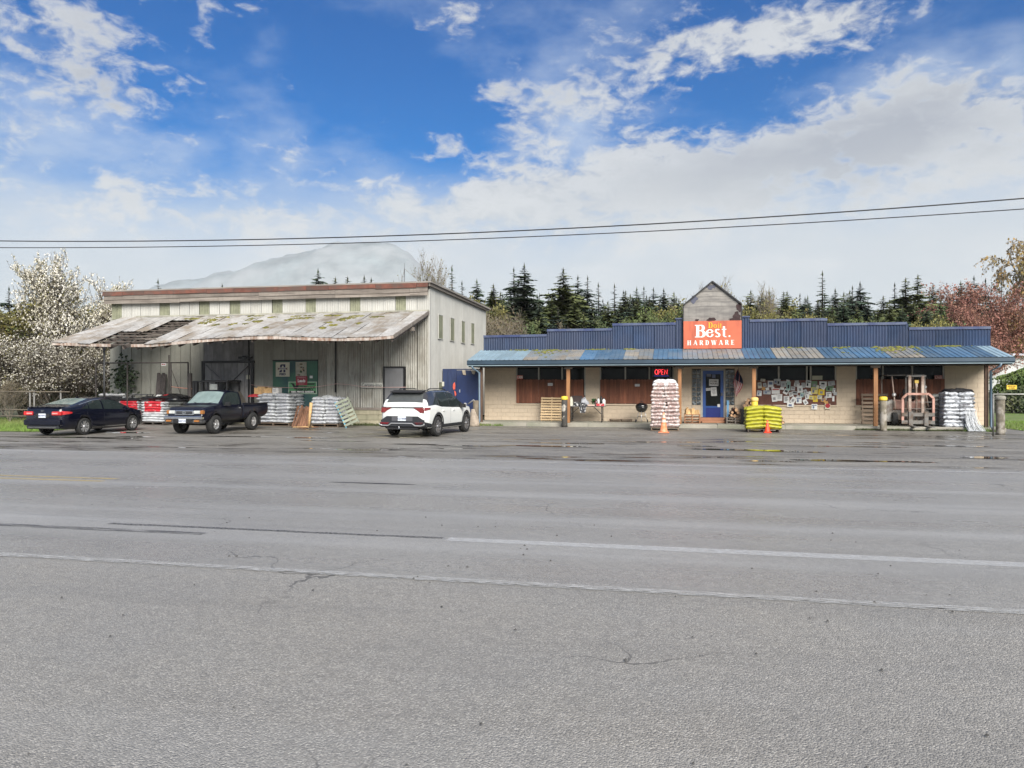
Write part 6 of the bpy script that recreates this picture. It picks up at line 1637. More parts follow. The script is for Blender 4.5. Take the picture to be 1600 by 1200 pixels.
sgn([(-.38, .12), (-.24, .10), (-.24, .0), (-.38, -.02), (-.32, .05)], m_bb); sgn([(.38, .12), (.24, .10), (.24, .0), (.38, -.02), (.32, .05)], m_bb); sgn([(-.24, .11), (.24, .11), (.24, .01), (-.24, .01)], M('ribbon_grey', (.30, .29, .32), .6))
text('FEED', .13, m_nb, t, (0, -.012, -.34 * h), w=w * .46, bold=.006)
t, w, h = card2('poster', 'faded photo poster above the red sign on the green panel', 'poster', (462, 565.5), (479, 588.5), YG2, M('faded_poster', (.40, .38, .31), .7, .2, 6.0))
sgn([(-.12, .30), (.14, .30), (.14, .40), (-.12, .40)], M('poster_olive', (.16, .13, .07), .7), name='print'); r = random.Random(2)
for k in range(9):
    x, z = r.uniform(-.36, .2), r.uniform(-.42, .12); a, b = r.uniform(.08, .24), r.uniform(.04, .12)
    sgn([(x, z), (x + a, z - b * .4), (x + a * 1.1, z + b), (x + a * .2, z + b * 1.2)], [m_ink, M('poster_brown', (.22, .15, .09), .7), M('poster_tan', (.45, .36, .24), .7), M('poster_green', (.05, .08, .04), .7)][k % 4], -.013 - .0006 * k, 'print')
t, w, h = card2('green_sign', 'green sign with black V lettering and white line on black band', 'sign', (451, 596.5), (495, 615.5), YG2 - .002, M('sign_white_edge', (.55, .58, .52), .5))
sgn([(-.485, .46), (.485, .46), (.485, -.46), (-.485, -.46)], M('sign_green', (.10, .30, .13), .55, .15, 3.0), -.011, 'panel_face')
sgn([(-.44, .42), (-.30, .36), (-.22, .02), (-.24, .36), (.44, .40), (.42, .24), (-.16, .22), (-.22, -.12), (-.28, -.10), (-.36, .30), (-.44, .36)][:2] + [(-.26, .12), (-.20, .36), (.44, .38), (.42, .26), (-.12, .24), (-.22, -.14), (-.28, -.12), (-.38, .30)], m_ink, -.016)
text('ICTORY LANE', .15, m_ink, t, (.14 * w, -.016, .05 * h), w=w * .62, bold=.006); text('FARM SUPPLY', .13, m_ink, t, (.08 * w, -.016, -.15 * h), w=w * .60, bold=.006)
sgn([(-.46, -.24), (.46, -.24), (.46, -.42), (-.46, -.42)], m_ink, -.016, 'band'); text('FEED, FENCE, GARDEN', .10, m_whink, t, (0, -.021, -.33 * h), w=w * .80, bold=.005)
t, w, h = card2('red_sign', 'dark red sign with white lettering between poster and green sign', 'sign', (462.5, 587.5), (480, 602), YG2 - .03, M('dark_red_sign', (.26, .03, .045), .5, .15, 5.0))
text('FARM', .10, M('pinkish_ink', (.55, .30, .30), .6), t, (0, -.012, .33 * h), w=w * .7); text('Leads', .20, m_whink, t, (0, -.012, -.02 * h), w=w * .66, bold=.006); text('SEED', .07, MATS['pinkish_ink'], t, (0, -.012, -.36 * h), w=w * .5)
card2('small_card', 'tiny white card right of the red sign on the green panel', 'card', (484, 587), (488.5, 591), YG2, m_white_paper)
t, w, h = card2('white_board_sign', 'long pale board hand-lettered Ceromi-Imo left of the grey door', 'sign', (564, 598), (598, 606), YS - .06, M('pale_board', (.60, .59, .53), .8, .1, 3.0)); text('Ceromi-Imo', .22, m_ink, t, (0, -.012, 0), w=w * .92)
card2('small_card', 'white paper tacked on the right of the sliding barn door', 'card', (385, 586), (390, 592.5), YS - .13, PC['cream'])
t, w, h = card2('warning_sign', 'small white sign with red print high on the fence rail', 'sign', (252, 567.5), (259.5, 571.5), YS - 1.0, m_white_paper); text('KEEP OUT', .06, m_fr, t, (0, -.012, 0), w=w * .8, bold=.004)
# pink barrier rope
mb = MB(); pts = [at(*p, YS - .2) for p in ((392, 601), (410, 603.5), (430, 605), (460, 606), (495, 604.5), (526, 599.5), (545, 601), (565, 604), (600, 605.2), (634, 605))]
mb.tube(pts, .012, 5); mb.build('barrier_rope', M('faded_pink_rope', (.55, .36, .33), .8), None, label='faded pink rope strung along the warehouse wall past the green panel', cat='rope')
mb = MB(); pts = [at(*p, YS - 1.0) for p in ((266, 604), (282, 606), (300, 607.5))]; mb.tube(pts, .02, 5); mb.build('barrier_rope', M('salmon_tape', (.62, .30, .22), .7), None, label='short salmon tape across the wire gate behind the black bags', cat='rope')
# wrapped white stacks
m_wprint = M('white_bag_print', (.44, .45, .47), .3, .2, 16.0, col2=(.26, .28, .33), bump=.5, bscale=14, rnd=.12, thr=(.54, .62))
Ya = 30.9; xa, xb = xat(408, Ya), xat(451, Ya)
st1 = wrapped('large white wrapped bag stack behind the pickup bed', ((xa + xb) / 2 - .1, Ya + .75, 0), xb - xa + .25, 1.5, 9, .142, m_whitebag, prt=m_wprint, seed=5, taper=.06)
Yb = 30.5; xa, xb = xat(484, Yb), xat(520, Yb)
wrapped('smaller white wrapped bag stack beside the leaning blue-green pallet', ((xa + xb) / 2 + .12, Yb + .6, 0), xb - xa + .2, 1.1, 8, .142, m_whitebag, prt=m_wprint, seed=6, taper=.12)
heap('plastic_wrap', 'crumpled clear plastic heaped on the smaller white stack', 'plastic wrap', at(513, 630, Yb + .6), .45, .4, .32, M('crumpled_plastic', (.50, .51, .51), .25, .25, 9.0, bump=.8, bscale=9), 4.4)
zA1 = .125 + 9 * .142
for k in range(5):
    mb = MB(); w = .1; mb.bevbox(-w, w, -.14, .14, 0, .36 + R.uniform(-.04, .05), .01); mb.build('firewood_block', m_split, None, at(403 + 5 * k, 618.8, Ya + .7) + Vector((0, 0, .02)), R.uniform(-.2, .2), label=f'upright split pine block, {NTH[k]} from the left in the row on the large white stack', cat='firewood', group='pine blocks on the large white stack')
p = at(433, 618.5, Ya + .55); mb = MB(); mb.bevbox(-.15, .15, -.15, .15, 0, .36, .012); t = mb.build('carton', M('white_printed_carton', (.55, .53, .50), .8, .1, 6.0), None, p, label='white printed carton on top of the large white stack', cat='carton'); 
for q in (.07, .20, .27): m2 = MB(); m2.box(-.11, .10 - q * .3, -.154, -.1505, q, q + .035); m2.build('print', m_greyink, t)
heap('red_tarp', 'small red tarp lump on the stack behind the pickup bed', 'tarp', at(398, 620, Ya + .5), .32, .2, .12, M('red_cloth', (.40, .03, .04), .8, .2, 6.0), 2.2)
# broken slats and the leaning pallet
r = random.Random(17)
for k in range(13):
    px = 463 + k * 1.75; a = lo_(px - r.uniform(3, 9), 30.2 + r.uniform(0, .3)); b = at(px + r.uniform(0, 4), 632 + r.uniform(0, 7), 30.9 + r.uniform(0, .3))
    mb = MB(); mb.bar(a + Vector((0, 0, .01)), b, r.uniform(.05, .09), .02); mb.build('broken_slat', M('rusty_brown_slat', (.17, .085, .05), .9, .35, 5.0, rnd=.35), None, label=f'rusty brown broken slat, {NTH[k]} from the left in the bundle between the white stacks', cat='scrap wood', group='broken slats between the white stacks')
for k in range(8):
    p = gnd(470 + k * 3, 666 + r.uniform(0, 4)); mb = MB(); mb.obox((0, 0, .04), (r.uniform(.15, .4), .0, r.uniform(0, .03)), (0, .04, 0), (0, 0, .012)); mb.build('wood_scrap', m_split if k % 3 == 0 else MATS['rusty_brown_slat'], None, p, r.uniform(-.6, .6), label='short wood scrap lying on the ground before the white stacks', cat='scrap wood', group='wood scraps before the white stacks')
mb = MB(); mb.tube([(0, 0, 0), (.05, .0, .5), (.1, .02, 1.05)], [.05, .06, .07], 8); mb.build('short_post', m_split, None, lo_(482.5, 30.3), label='round pale timber end standing against the smaller white stack', cat='post')
Yq = 30.35; pa, pb = lo_(541, Yq - .05), lo_(551, Yq)
t = thing('pallet', 'blue-edged grey-green pallet leaning sideways against the smaller white stack', 'pallet', lo_(541, Yq - .1)); t.rotation_euler = (0, radians(-24), radians(14))
n = 7
for k in range(n): obj('slat', slat_mesh(.62, .02, .10, m_greenpal), t, (.28, 0, .05 + k * .165), 0)
for x in (.0, .28, .57): obj('stringer', slat_mesh(.05, .10, 1.18, m_bluepal if x == 0 else m_greenpal), t, (x, .065, 0), 0)
# red-print, black and white bag stacks at the left
def loose(desc, name, group, loc, w, d, layers, h, mats, band=None, z=.125, seed=1, topm=None):
    r = random.Random(seed)
    for k in range(layers):
        for iy in range(2):
            m = bag_mesh(w * 1.02, d / 2 + .04, h * 1.35, mats if not (topm and k == layers - 1) else [topm], r.randint(0, 3), band, lump=.03)
            obj(name, m, None, (loc[0] + r.uniform(-.03, .03), loc[1] + (iy - .5) * d / 2, z + h * (k + .5)), (r.uniform(-.03, .03), r.uniform(-.02, .02), r.uniform(-.03, .03)), label=f'{desc}, {"front" if iy == 0 else "back"} row, {ORD[k]} layer', cat='bag', group=group)
Yr1 = 30.4; xa, xb = xat(221, Yr1), xat(256, Yr1); cx = (xa + xb) / 2
pallet('pallet under the red-printed bags left of the pickup', (cx, Yr1 + .5, 0), xb - xa - .05, 1.0, m_darkwood)
loose('plain white bag under the red-printed ones left of the pickup', 'white_bag', 'white bags under the red-printed ones', (cx, Yr1 + .5), xb - xa, 1.0, 4, .115, [m_whitebag], seed=3)
loose('red-printed white bag left of the pickup', 'red_printed_bag', 'red-printed bags left of the pickup', (cx, Yr1 + .5), xb - xa, 1.0, 4, .115, [m_whitebag, m_redprint], .72, z=.125 + .46, seed=4)
for k in range(3): obj('black_bag', bag_mesh(.9, .6, .16, [m_blackbag], k, lump=.05), None, (cx - .3 + k * .55, Yr1 + .4 + .2 * k, 1.20 + .02 * k), R.uniform(-.3, .3), label=('crumpled black bag on the left of the red-printed stack', 'crumpled black bag in the middle of the red-printed stack top', 'crumpled black bag on the right of the red-printed stack')[k], cat='bag', group='black bags on the red-printed stack')
Yr2 = 31.4; xa, xb = xat(185, Yr2), xat(217, Yr2); cx = (xa + xb) / 2
pallet('pallet under the red-printed bags behind the sedan bonnet', (cx, Yr2 + .45, 0), xb - xa - .05, .9, m_darkwood)
loose('red-printed bag behind the sedan bonnet', 'red_printed_bag', 'red-printed bags behind the sedan bonnet', (cx, Yr2 + .45), xb - xa, .9, 9, .115, [m_whitebag, m_redprint], .78, seed=8, topm=m_blackbag)
Yr3 = 31.6; xa, xb = xat(160, Yr3), xat(186, Yr3)
wrapped('white-capped wrapped stack behind the sedan roof', ((xa + xb) / 2, Yr3 + .7, 0), xb - xa + .5, 1.3, 10, .125, m_whitebag, seed=9, top=m_topbag)
heap('plastic_cover', 'white plastic cover humped over the stacks behind the red-printed bags', 'cover', at(210, 622, Yr2 + 1.5), .9, .5, .38, m_topbag, 6.1)
Yr4 = 30.7; xa, xb = xat(257, Yr4), xat(282, Yr4)
for j, (p, q, yy, ly, lab) in enumerate(((257, 277, 30.8, 8, 'grey-black printed bag in the stack touching the red-printed one'), (279, 300, 31.5, 8, 'black bag in the stack behind the pickup bonnet'))):
    xa, xb = xat(p, yy), xat(q, yy); cx = (xa + xb) / 2 + .1
    pallet(('dark pallet under the grey-black bag stack', 'dark pallet under the black bag stack behind the pickup bonnet')[j], (cx, yy + .5, 0), xb - xa + .1, 1.0, m_darkwood)
    loose(lab, 'grey_bag' if j == 0 else 'black_bag', ('grey-black bags left of the pickup', 'black bags behind the pickup bonnet')[j], (cx, yy + .5), xb - xa + .2, 1.0, ly, .13, [m_greybag if j == 0 else m_blackbag], seed=10 + j, topm=m_blackbag)
heap('tarp', 'black tarp heaped over the bags beside the pickup bonnet', 'tarp', at(275, 625, 31.2), .6, .5, .26, m_blackbag, 7.7)
# items along the wall: dark posts, red mower, iron frame, crate
for k in range(5):
    a = at(244 + k * 2.2, 640, YS - .7); b = at(248 + k * 2.6, 583 + (k % 3) * 2, YS - .25)
    mb = MB(); mb.tube([a, b], .07, 8); mb.build('fence_post', M('dark_creosote', (.05, .042, .04), .9, .4, 5.0, rnd=.3), None, label='dark round post in the bundle leaning on the wall left of the wire gate', cat='post', group='dark posts leaning on the wall')
t = thing('mower', 'red garden machine with white top behind the red-printed bags', 'mower', at(252, 640, YS - .9) + Vector((0, 0, -.05))); t.location.z = .55
mb = MB(); mb.rings([[(x * f, y * f, z) for x, y in ((-.5, -.25), (.5, -.25), (.5, .25), (-.5, .25))] for z, f in ((.1, 1), (.35, 1), (.5, .7))]); mb.build('deck', M('mower_red', (.36, .02, .025), .4, .2, 5.0), t)
mb = MB(); mb.obox((.36, 0, .6), (.18, 0, .04), (0, .2, 0), (-.06, 0, .2)); mb.build('hood', MATS['mower_red'], t)
mb = MB(); mb.lathe([(.0, .4), (.16, .4), (.17, .62), (.1, .7), (0, .7)], 14, (-.1, 0, .1)); mb.build('engine_top', m_white_paper, t)
for x in (-.42, .42):
    for y in (-.3, .3): mb = MB(); mb.lathe([(0, -.05), (.13, -.05), (.13, .05), (0, .05)], 14, (x, y, .13), 'y'); mb.build('wheel', m_tyre, t)
mb = MB(); mb.bevbox(-.55, .55, -.35, .35, -.55, .0, .01); mb.build('crate', m_darkwood, t)
t = thing('iron_frame', 'dark iron frame bench against the left warehouse wall', 'frame', lo_(218, YS - .7))
for x in (-.55, .55):
    for y in (-.2, .2): mb = MB(); mb.bar((x, y, 0), (x, y, 1.35), .05); mb.build('leg', m_steel, t)
for y in (-.2, .2): mb = MB(); mb.bar((-.58, y, 1.35), (.58, y, 1.35), .06, .05); mb.build('rail', m_steel, t)
mb = MB(); mb.bevbox(-.6, .6, -.25, .25, 1.0, 1.05, .01); mb.build('shelf', m_darkwood, t)
t = thing('crate', 'dark box standing right of the iron frame bench', 'crate', lo_(231.5, YS - .6)); mb = MB(); mb.bevbox(-.26, .26, -.2, .2, 0, 1.12, .01); mb.build('box', m_black, t); mb = MB(); mb.bevbox(-.21, .21, -.215, -.2, .55, 1.07, .005); mb.build('face', M('box_face_grey', (.10, .10, .105), .7, .3, 4.0), t)
mb = MB(); mb.bevbox(-.6, .6, -.3, .3, 0, .34, .02); mb.build('trough', m_black, None, lo_(180, YS - .5, .92), label='long black trough lying left of the iron frame bench', cat='trough')
# wire gate and fence panel under the canopy
def wire(mb, o, U, V, w, h, sp=.25, r=.0014):
    o, U, V = Vector(o), Vector(U), Vector(V); Nn = U.cross(V).normalized(); n = int((w + h) / sp)
    for k in range(n):
        c = k * sp
        for sg in (0, 1):
            a = (max(0, c - h), min(c, h)) if sg == 0 else (max(0, c - h), h - min(c, h)); b = (min(c, w), max(0, c - w)) if sg == 0 else (min(c, w), h - max(0, c - w))
            p, q = o + U * a[0] + V * a[1], o + U * b[0] + V * b[1]
            if (q - p).length < .03: continue
            d = (q - p).normalized(); s = d.cross(Nn) * r; off = Nn * (.003 * sg)
            mb.add([p - s + off, p + s + off, q + s + off, q - s + off], [(0, 1, 2, 3)])
    return mb
m_galv = M('galvanised_wire', (.17, .165, .155), .55, .2, 9.0, metal=.4); m_rustpipe = M('dark_pipe', (.07, .06, .055), .7, .3, 6.0)
Yg = YS - 1.0; g0, g1, gz = xat(267, Yg), xat(294, Yg), zat(280, 566.5, Yg)
t = thing('wire_gate', 'dark pipe wire gate standing before the left warehouse wall', 'gate', ((g0 + g1) / 2, Yg, 0)); gw2 = (g1 - g0) / 2
for x in (-gw2, gw2): mb = MB(); mb.tube([(x, 0, 0), (x, 0, gz)], .035, 8); mb.build('upright', m_rustpipe, t)
for z in (gz, .95, .1): mb = MB(); mb.tube([(-gw2, 0, z), (gw2, 0, z)], .03, 8); mb.build('rail', m_rustpipe, t)
mb = MB(); mb.tube([(-gw2, .0, gz - .25), (gw2 * .5, 0, 1.0)], .012, 6); mb.build('brace_wire', m_rustpipe, t)
o = wire(MB(), (-gw2, .02, .1), (1, 0, 0), (0, 0, 1), 2 * gw2, gz - .1).build('wire_mesh', m_galv, t); o['kind'] = 'stuff'
f0 = xat(150, Yg)
t = thing('wire_fence', 'tall wire fence panel with dark top rail under the canopy', 'fence', ((f0 + g0) / 2, Yg, 0)); fw = (g0 - f0) / 2
mb = MB(); mb.tube([(-fw, 0, gz), (fw - .06, 0, gz)], .03, 8); mb.build('top_rail', m_rustpipe, t)
for x in (-fw, -fw * .15, fw - .10): mb = MB(); mb.tube([(x, 0, 0), (x, 0, gz + (.35 if x > 0 else 0))], .035, 8); mb.build('post', m_rustpipe, t)
o = wire(MB(), (-fw, .02, .05), (1, 0, 0), (0, 0, 1), 2 * fw - .08, gz - .08).build('wire_mesh', m_galv, t); o['kind'] = 'stuff'
mb = MB(); mb.bevbox(-.06, .06, -.06, .06, 0, 2.35, .01); mb.build('gate_post', M('old_gate_post', (.14, .12, .11), .9, .3, 4.0), None, lo_(297.5, Yg), label='dark square post right of the wire gate', cat='post')
# dark forklift behind the pickup
Yk = 31.2; s = tY(330, Yk) / F; t = thing('forklift', 'dark forklift with cab frame parked behind the pickup', 'forklift', lo_(330, Yk)); m_fd = M('dark_machine', (.03, .03, .032), .6, .3, 5.0); m_fd2 = M('machine_grey', (.10, .10, .10), .6, .3, 5.0)
def q(px): return (px - 330) * s
def qz(py): return HC + (600 - py) * s
for px in (301, 305.5): mb = MB(); mb.bevbox(q(px) - .05, q(px) + .05, -.1, .05, .1, qz(596.5), .01); mb.build('mast_channel', m_fd, t)
for px in (309, 312.5): mb = MB(); mb.bevbox(q(px) - .035, q(px) + .035, .1, .2, .1, qz(598), .01); mb.build('mast_channel', m_fd2, t)
mb = MB(); mb.bevbox(q(299), q(314), -.08, .18, qz(597), qz(595), .01); mb.build('mast_crosshead', m_fd, t)
for px, y in ((317, -.1), (324, .0), (342, .0), (360, -.1), (318, .9), (359, .9)): mb = MB(); mb.bar((q(px), y, .5), (q(px), y, qz(596)), .07 if px in (317, 360) else .055); mb.build('cab_post', m_fd, t)
mb = MB(); mb.bevbox(q(315), q(362), -.15, .95, qz(597.5), qz(594), .02); mb.build('cab_roof', m_fd, t)
mb = MB(); mb.box(q(326), q(340), .05, .06, qz(618), qz(600)); mb.build('cab_glass', M('pale_cab_glass', (.42, .44, .42), .2, .2, 5.0), t)
for a, b in ((324, 342), (342, 360)): mb = MB(); mb.bar((q(a), .02, qz(614)), (q(b), .02, qz(614)), .04); mb.build('cab_rail', m_fd2, t)
mb = MB(); mb.bevbox(q(313), q(366), -.2, 1.2, .3, 1.1, .08); mb.build('chassis', m_fd2, t)
mb = MB(); mb.poly([(q(360), .0, 1.1), (q(372), .0, .5), (q(376), 0, .5), (q(376), 0, .9), (q(364), 0, 1.5)], (0, .8, 0)); mb.build('counterweight', M('tan_counterweight', (.17, .15, .125), .7, .2, 4.0), t, fix=True)
for x in (q(318), q(362)):
    mb = MB(); mb.lathe([(.16, -.12), (.33, -.12), (.35, 0), (.33, .12), (.16, .12)], 20, (x, -.15, .35), 'y'); w_ = mb.build('wheel', m_tyre, t); mb = MB(); mb.lathe([(0, -.1), (.17, -.1), (.17, .1), (0, .1)], 14, (x, -.15, .35), 'y'); mb.build('rim', m_fd2, w_)
# blue gate between the buildings
YB2 = 34.2; b0, bm, b1 = XSR + .05, xat(713.5, YB2), xat(750, YB2); bz0, bz1 = .28, zat(710, 578, YB2)
m_gate = M('blue_gate_paint', (.014, .026, .078), .55, .25, 1.5, streak=(.008, .012, .04), samt=.6, col2=(.02, .036, .095)); m_gate2 = M('blue_gate_door_paint', (.010, .024, .088), .5, .25, 1.5, streak=(.006, .01, .04), samt=.5)
t = thing('blue_gate', 'dark blue board gate with a door between warehouse and store', 'gate', ((b0 + b1) / 2, YB2, 0)); ox = (b0 + b1) / 2
n = 3
for k in range(n): mb = MB(); a, b = b0 + (bm - b0) * k / n, b0 + (bm - b0) * (k + 1) / n; mb.box(a - ox + .003, b - ox - .003, -.02 - R.uniform(0, .006), .02, bz0, bz1); mb.build('board', m_gate, t)
mb = MB(); mb.bevbox(bm - ox + .02, b1 - ox - .03, -.05, -.01, bz0 + .1, zat(730, 587, YB2), .008); dd = mb.build('door', m_gate2, t)
mb = MB(); mb.box(bm - ox, b1 - ox, .0, .03, bz0, bz1 - .02); mb.build('door_surround', m_gate, t)
mb = MB(); mb.bevbox(b0 - ox, b1 - ox, -.035, .03, bz1, bz1 + .05, .01); mb.build('top_rail', m_gate, t)
mb = MB(); mb.bevbox(-.02, .02, -.08, -.05, -.07, .07, .006); mb.build('handle', m_alloy, dd, (xat(719, YB2) - ox, 0, zat(719, 611, YB2)))
def gp(pts, mat, nm='peeled_patch', y=-.06): mb = MB(); mb.poly([tuple(at(px, py, YB2 + y) - t.location) for px, py in pts], (0, .006, 0)); mb.build(nm, mat, t, fix=True)
m_peel = M('peeled_board', (.42, .36, .28), .9, .25, 8.0); m_or = M('orange_spray_patch', (.62, .10, .06), .6, .2, 8.0)
gp([(722, 578.5), (727, 578.5), (728, 586), (723.5, 585.5), (722.5, 581)], m_peel); gp([(736, 578.5), (744, 578.5), (741, 585), (738, 584)], m_peel)
gp([(708, 600), (710.5, 597), (711.5, 602), (711, 608), (708.5, 609), (707.5, 605)], m_or, 'paint_patch'); gp([(709.5, 610), (712, 612), (713, 617), (711, 619)], m_or, 'paint_patch'); gp([(677, 588), (678.5, 586), (680.5, 588), (680, 590.5), (678, 590.5)], m_or, 'paint_patch')
card2('small_card', 'weathered white notice on the left half of the blue gate', 'card', (685.5, 596.5), (694, 603.5), YB2 - .045, M('weathered_notice', (.45, .44, .38), .8, .25, 20.0))
gp([(738, 577.5), (750, 577.5), (749, 580), (739, 579)], m_white_paper, 'white_strip', -.07)
# scrap by the gate
t = thing('scrap_stand', 'broken white and rusty metal stand heaped by the blue gate', 'scrap', lo_(737, 33.0))
mb = MB(); mb.tube([(-.32, 0, .0), (-.30, 0, 1.0)], .05, 8); mb.build('white_pipe', m_white_paper, t)
mb = MB(); mb.tube([(-.2, .1, .95), (.1, .0, 1.15), (.15, 0, 1.05)], .03, 6); mb.build('bent_rod', m_alloy, t)
mb = MB(); mb.bevbox(-.28, .25, -.15, .2, .55, .60, .01); mb.build('shelf', m_steel, t)
for a, b in (((-.25, -.1, 0), (.05, -.1, .56)), ((.2, -.1, 0), (-.05, -.1, .56)), ((.22, .1, 0), (.22, .1, 1.05))): mb = MB(); mb.bar(a, b, .06); mb.build('leg', m_oldpal, t)
mb = MB(); mb.lathe([(.08, -.04), (.15, -.05), (.17, 0), (.15, .05), (.08, .04)], 14, (-.05, -.2, .18), 'y'); mb.build('small_wheel', m_tyre, t)
mb = MB(); mb.lathe([(0, 0), (.1, .02), (.12, .2), (.05, .28), (0, .28)], 10, (-.12, -.25, .02)); mb.build('pale_jug', PC['cream'], t)
# antenna on the warehouse roof
xa_ = xat(632, YS + 4); t = thing('antenna', 'thin antenna mast with guy wires on the warehouse roof', 'antenna', (xa_, YS + 4, zT - .35))
mb = MB(); mb.tube([(0, 0, 0), (0, 0, 1.6)], .02, 6); mb.build('mast', m_steel, t)
for s in (-1, 1): mb = MB(); mb.tube([(0, 0, .95), (s * 1.1, .2, .1)], .006, 4); mb.build('guy_wire', m_steel, t)
mb = MB(); mb.tube([(0, 0, 1.55), (0, 0, 1.9)], .009, 5); mb.build('whip', m_steel, t)
# left fence along the grass
Yl = 29.6
t = thing('chain_fence', 'low chain-link fence along the grass left of the sedan', 'fence', lo_(20, Yl)); fx0, fx1 = xat(-40, Yl) - t.location.x, xat(110, Yl) - t.location.x; hz_ = zat(30, 612, Yl)
for px in (-30, 47, 53.5, 95): mb = MB(); x = xat(px, Yl) - t.location.x; mb.tube([(x, 0, 0), (x, 0, hz_ + .06)], .04, 8); mb.build('post', m_galv, t)
for z in (hz_, zat(30, 640, Yl), zat(30, 650, Yl)): mb = MB(); mb.tube([(fx0, -.03, z), (fx1, -.03, z)], .03, 6); mb.build('rail', M('old_rail', (.12, .10, .075), .9, .3, 5.0), t)
o = wire(MB(), (fx0, .04, .05), (1, 0, 0), (0, 0, 1), fx1 - fx0, hz_ - .06).build('wire_mesh', m_galv, t); o['kind'] = 'stuff'
# right fence with the yellow sign
Yv = 30.4; fx0, fx1 = xat(1552, Yv), xat(1680, Yv); hz_ = zat(1575, 616, Yv)
t = thing('chain_fence', 'chain-link fence with pale top rail right of the store', 'fence', (fx0, Yv, 0)); w = fx1 - fx0
for x in (0, w * .55, w): mb = MB(); mb.tube([(x, 0, 0), (x, 0, hz_)], .035, 8); mb.build('post', m_galv, t)
mb = MB(); mb.tube([(0, 0, hz_), (w, 0, hz_)], .025, 8); mb.build('top_rail', M('pale_rail', (.45, .45, .40), .5, .2, 6.0), t)
o = wire(MB(), (0, .03, .05), (1, 0, 0), (0, 0, 1), w, hz_ - .06).build('wire_mesh', m_galv, t); o['kind'] = 'stuff'
t, w, h = card2('yellow_sign', 'small yellow sign wired to the right chain-link fence', 'sign', (1573, 601.5 + 0), (1588.5, 608), Yv - .05, M('yellow_sign', (.70, .48, .04), .5, .15, 6.0)); t.location.z = zat(1580, 605, Yv)
text('KEEP GATE CLEAR', .07, M('brown_ink', (.22, .12, .02), .6), t, (0, -.012, .2 * h), w=w * .75); text('NO PARKING', .06, MATS['brown_ink'], t, (0, -.012, -.22 * h), w=w * .6)
# far white shed at the right
t = thing('white_shed', 'long white building far behind the hedge at the right edge', 'building', lo_(1640, 76)); mb = MB(); mb.box(-6.4, 12, 0, 8, 0, zat(1590, 556, 76)); mb.build('wall', M('far_white_wall', (.55, .56, .57), .8, .08, 1.0), t)
zr = zat(1590, 556, 76); mb = MB(); mb.poly([(-6.6, -.5, zr), (-6.6, 4, zr + .35), (-6.6, 8.5, zr)], (19, 0, 0)); mb.build('roof', M('far_white_roof', (.62, .64, .66), .6, .08, 1.0), t, fix=True)
# overhead cables, with the poles they hang from (outside the picture)
Yw_ = 22.0
def cable(label, p3, r):
    pts = []
    P3 = [at(px, py, Yw_ + (0.0)) for px, py in p3]
    (xa, za), (xb, zb), (xc, zc) = [(p.x, p.z) for p in P3]
    def f(x):
        return za * (x - xb) * (x - xc) / ((xa - xb) * (xa - xc)) + zb * (x - xa) * (x - xc) / ((xb - xa) * (xb - xc)) + zc * (x - xa) * (x - xb) / ((xc - xa) * (xc - xb))
    for k in range(61): x = -34 + (21 + 34) * k / 60; pts.append((x, Yw_, f(x)))
    mb = MB(); mb.tube(pts, r, 5); mb.build('power_cable', M('cable_black', (.012, .012, .012), .6), None, label=label, cat='cable'); return f
fA = cable('upper and thicker of the two overhead cables crossing the sky', [(0, 376.5), (800, 361), (1600, 310)], .018)
fB = cable('lower of the two overhead cables crossing the sky', [(0, 387), (800, 371), (1600, 326.5)], .014)
for x, l in ((-34, 'wooden utility pole far left carrying the cables'), (21, 'wooden utility pole far right carrying the cables')):
    t = thing('utility_pole', l, 'utility pole', (x, Yw_ + .16, 0)); mb = MB(); mb.tube([(0, 0, 0), (0, 0, max(fA(x), fB(x)) + .8)], [.17, .12], 10); mb.build('pole', m_greywood, t)
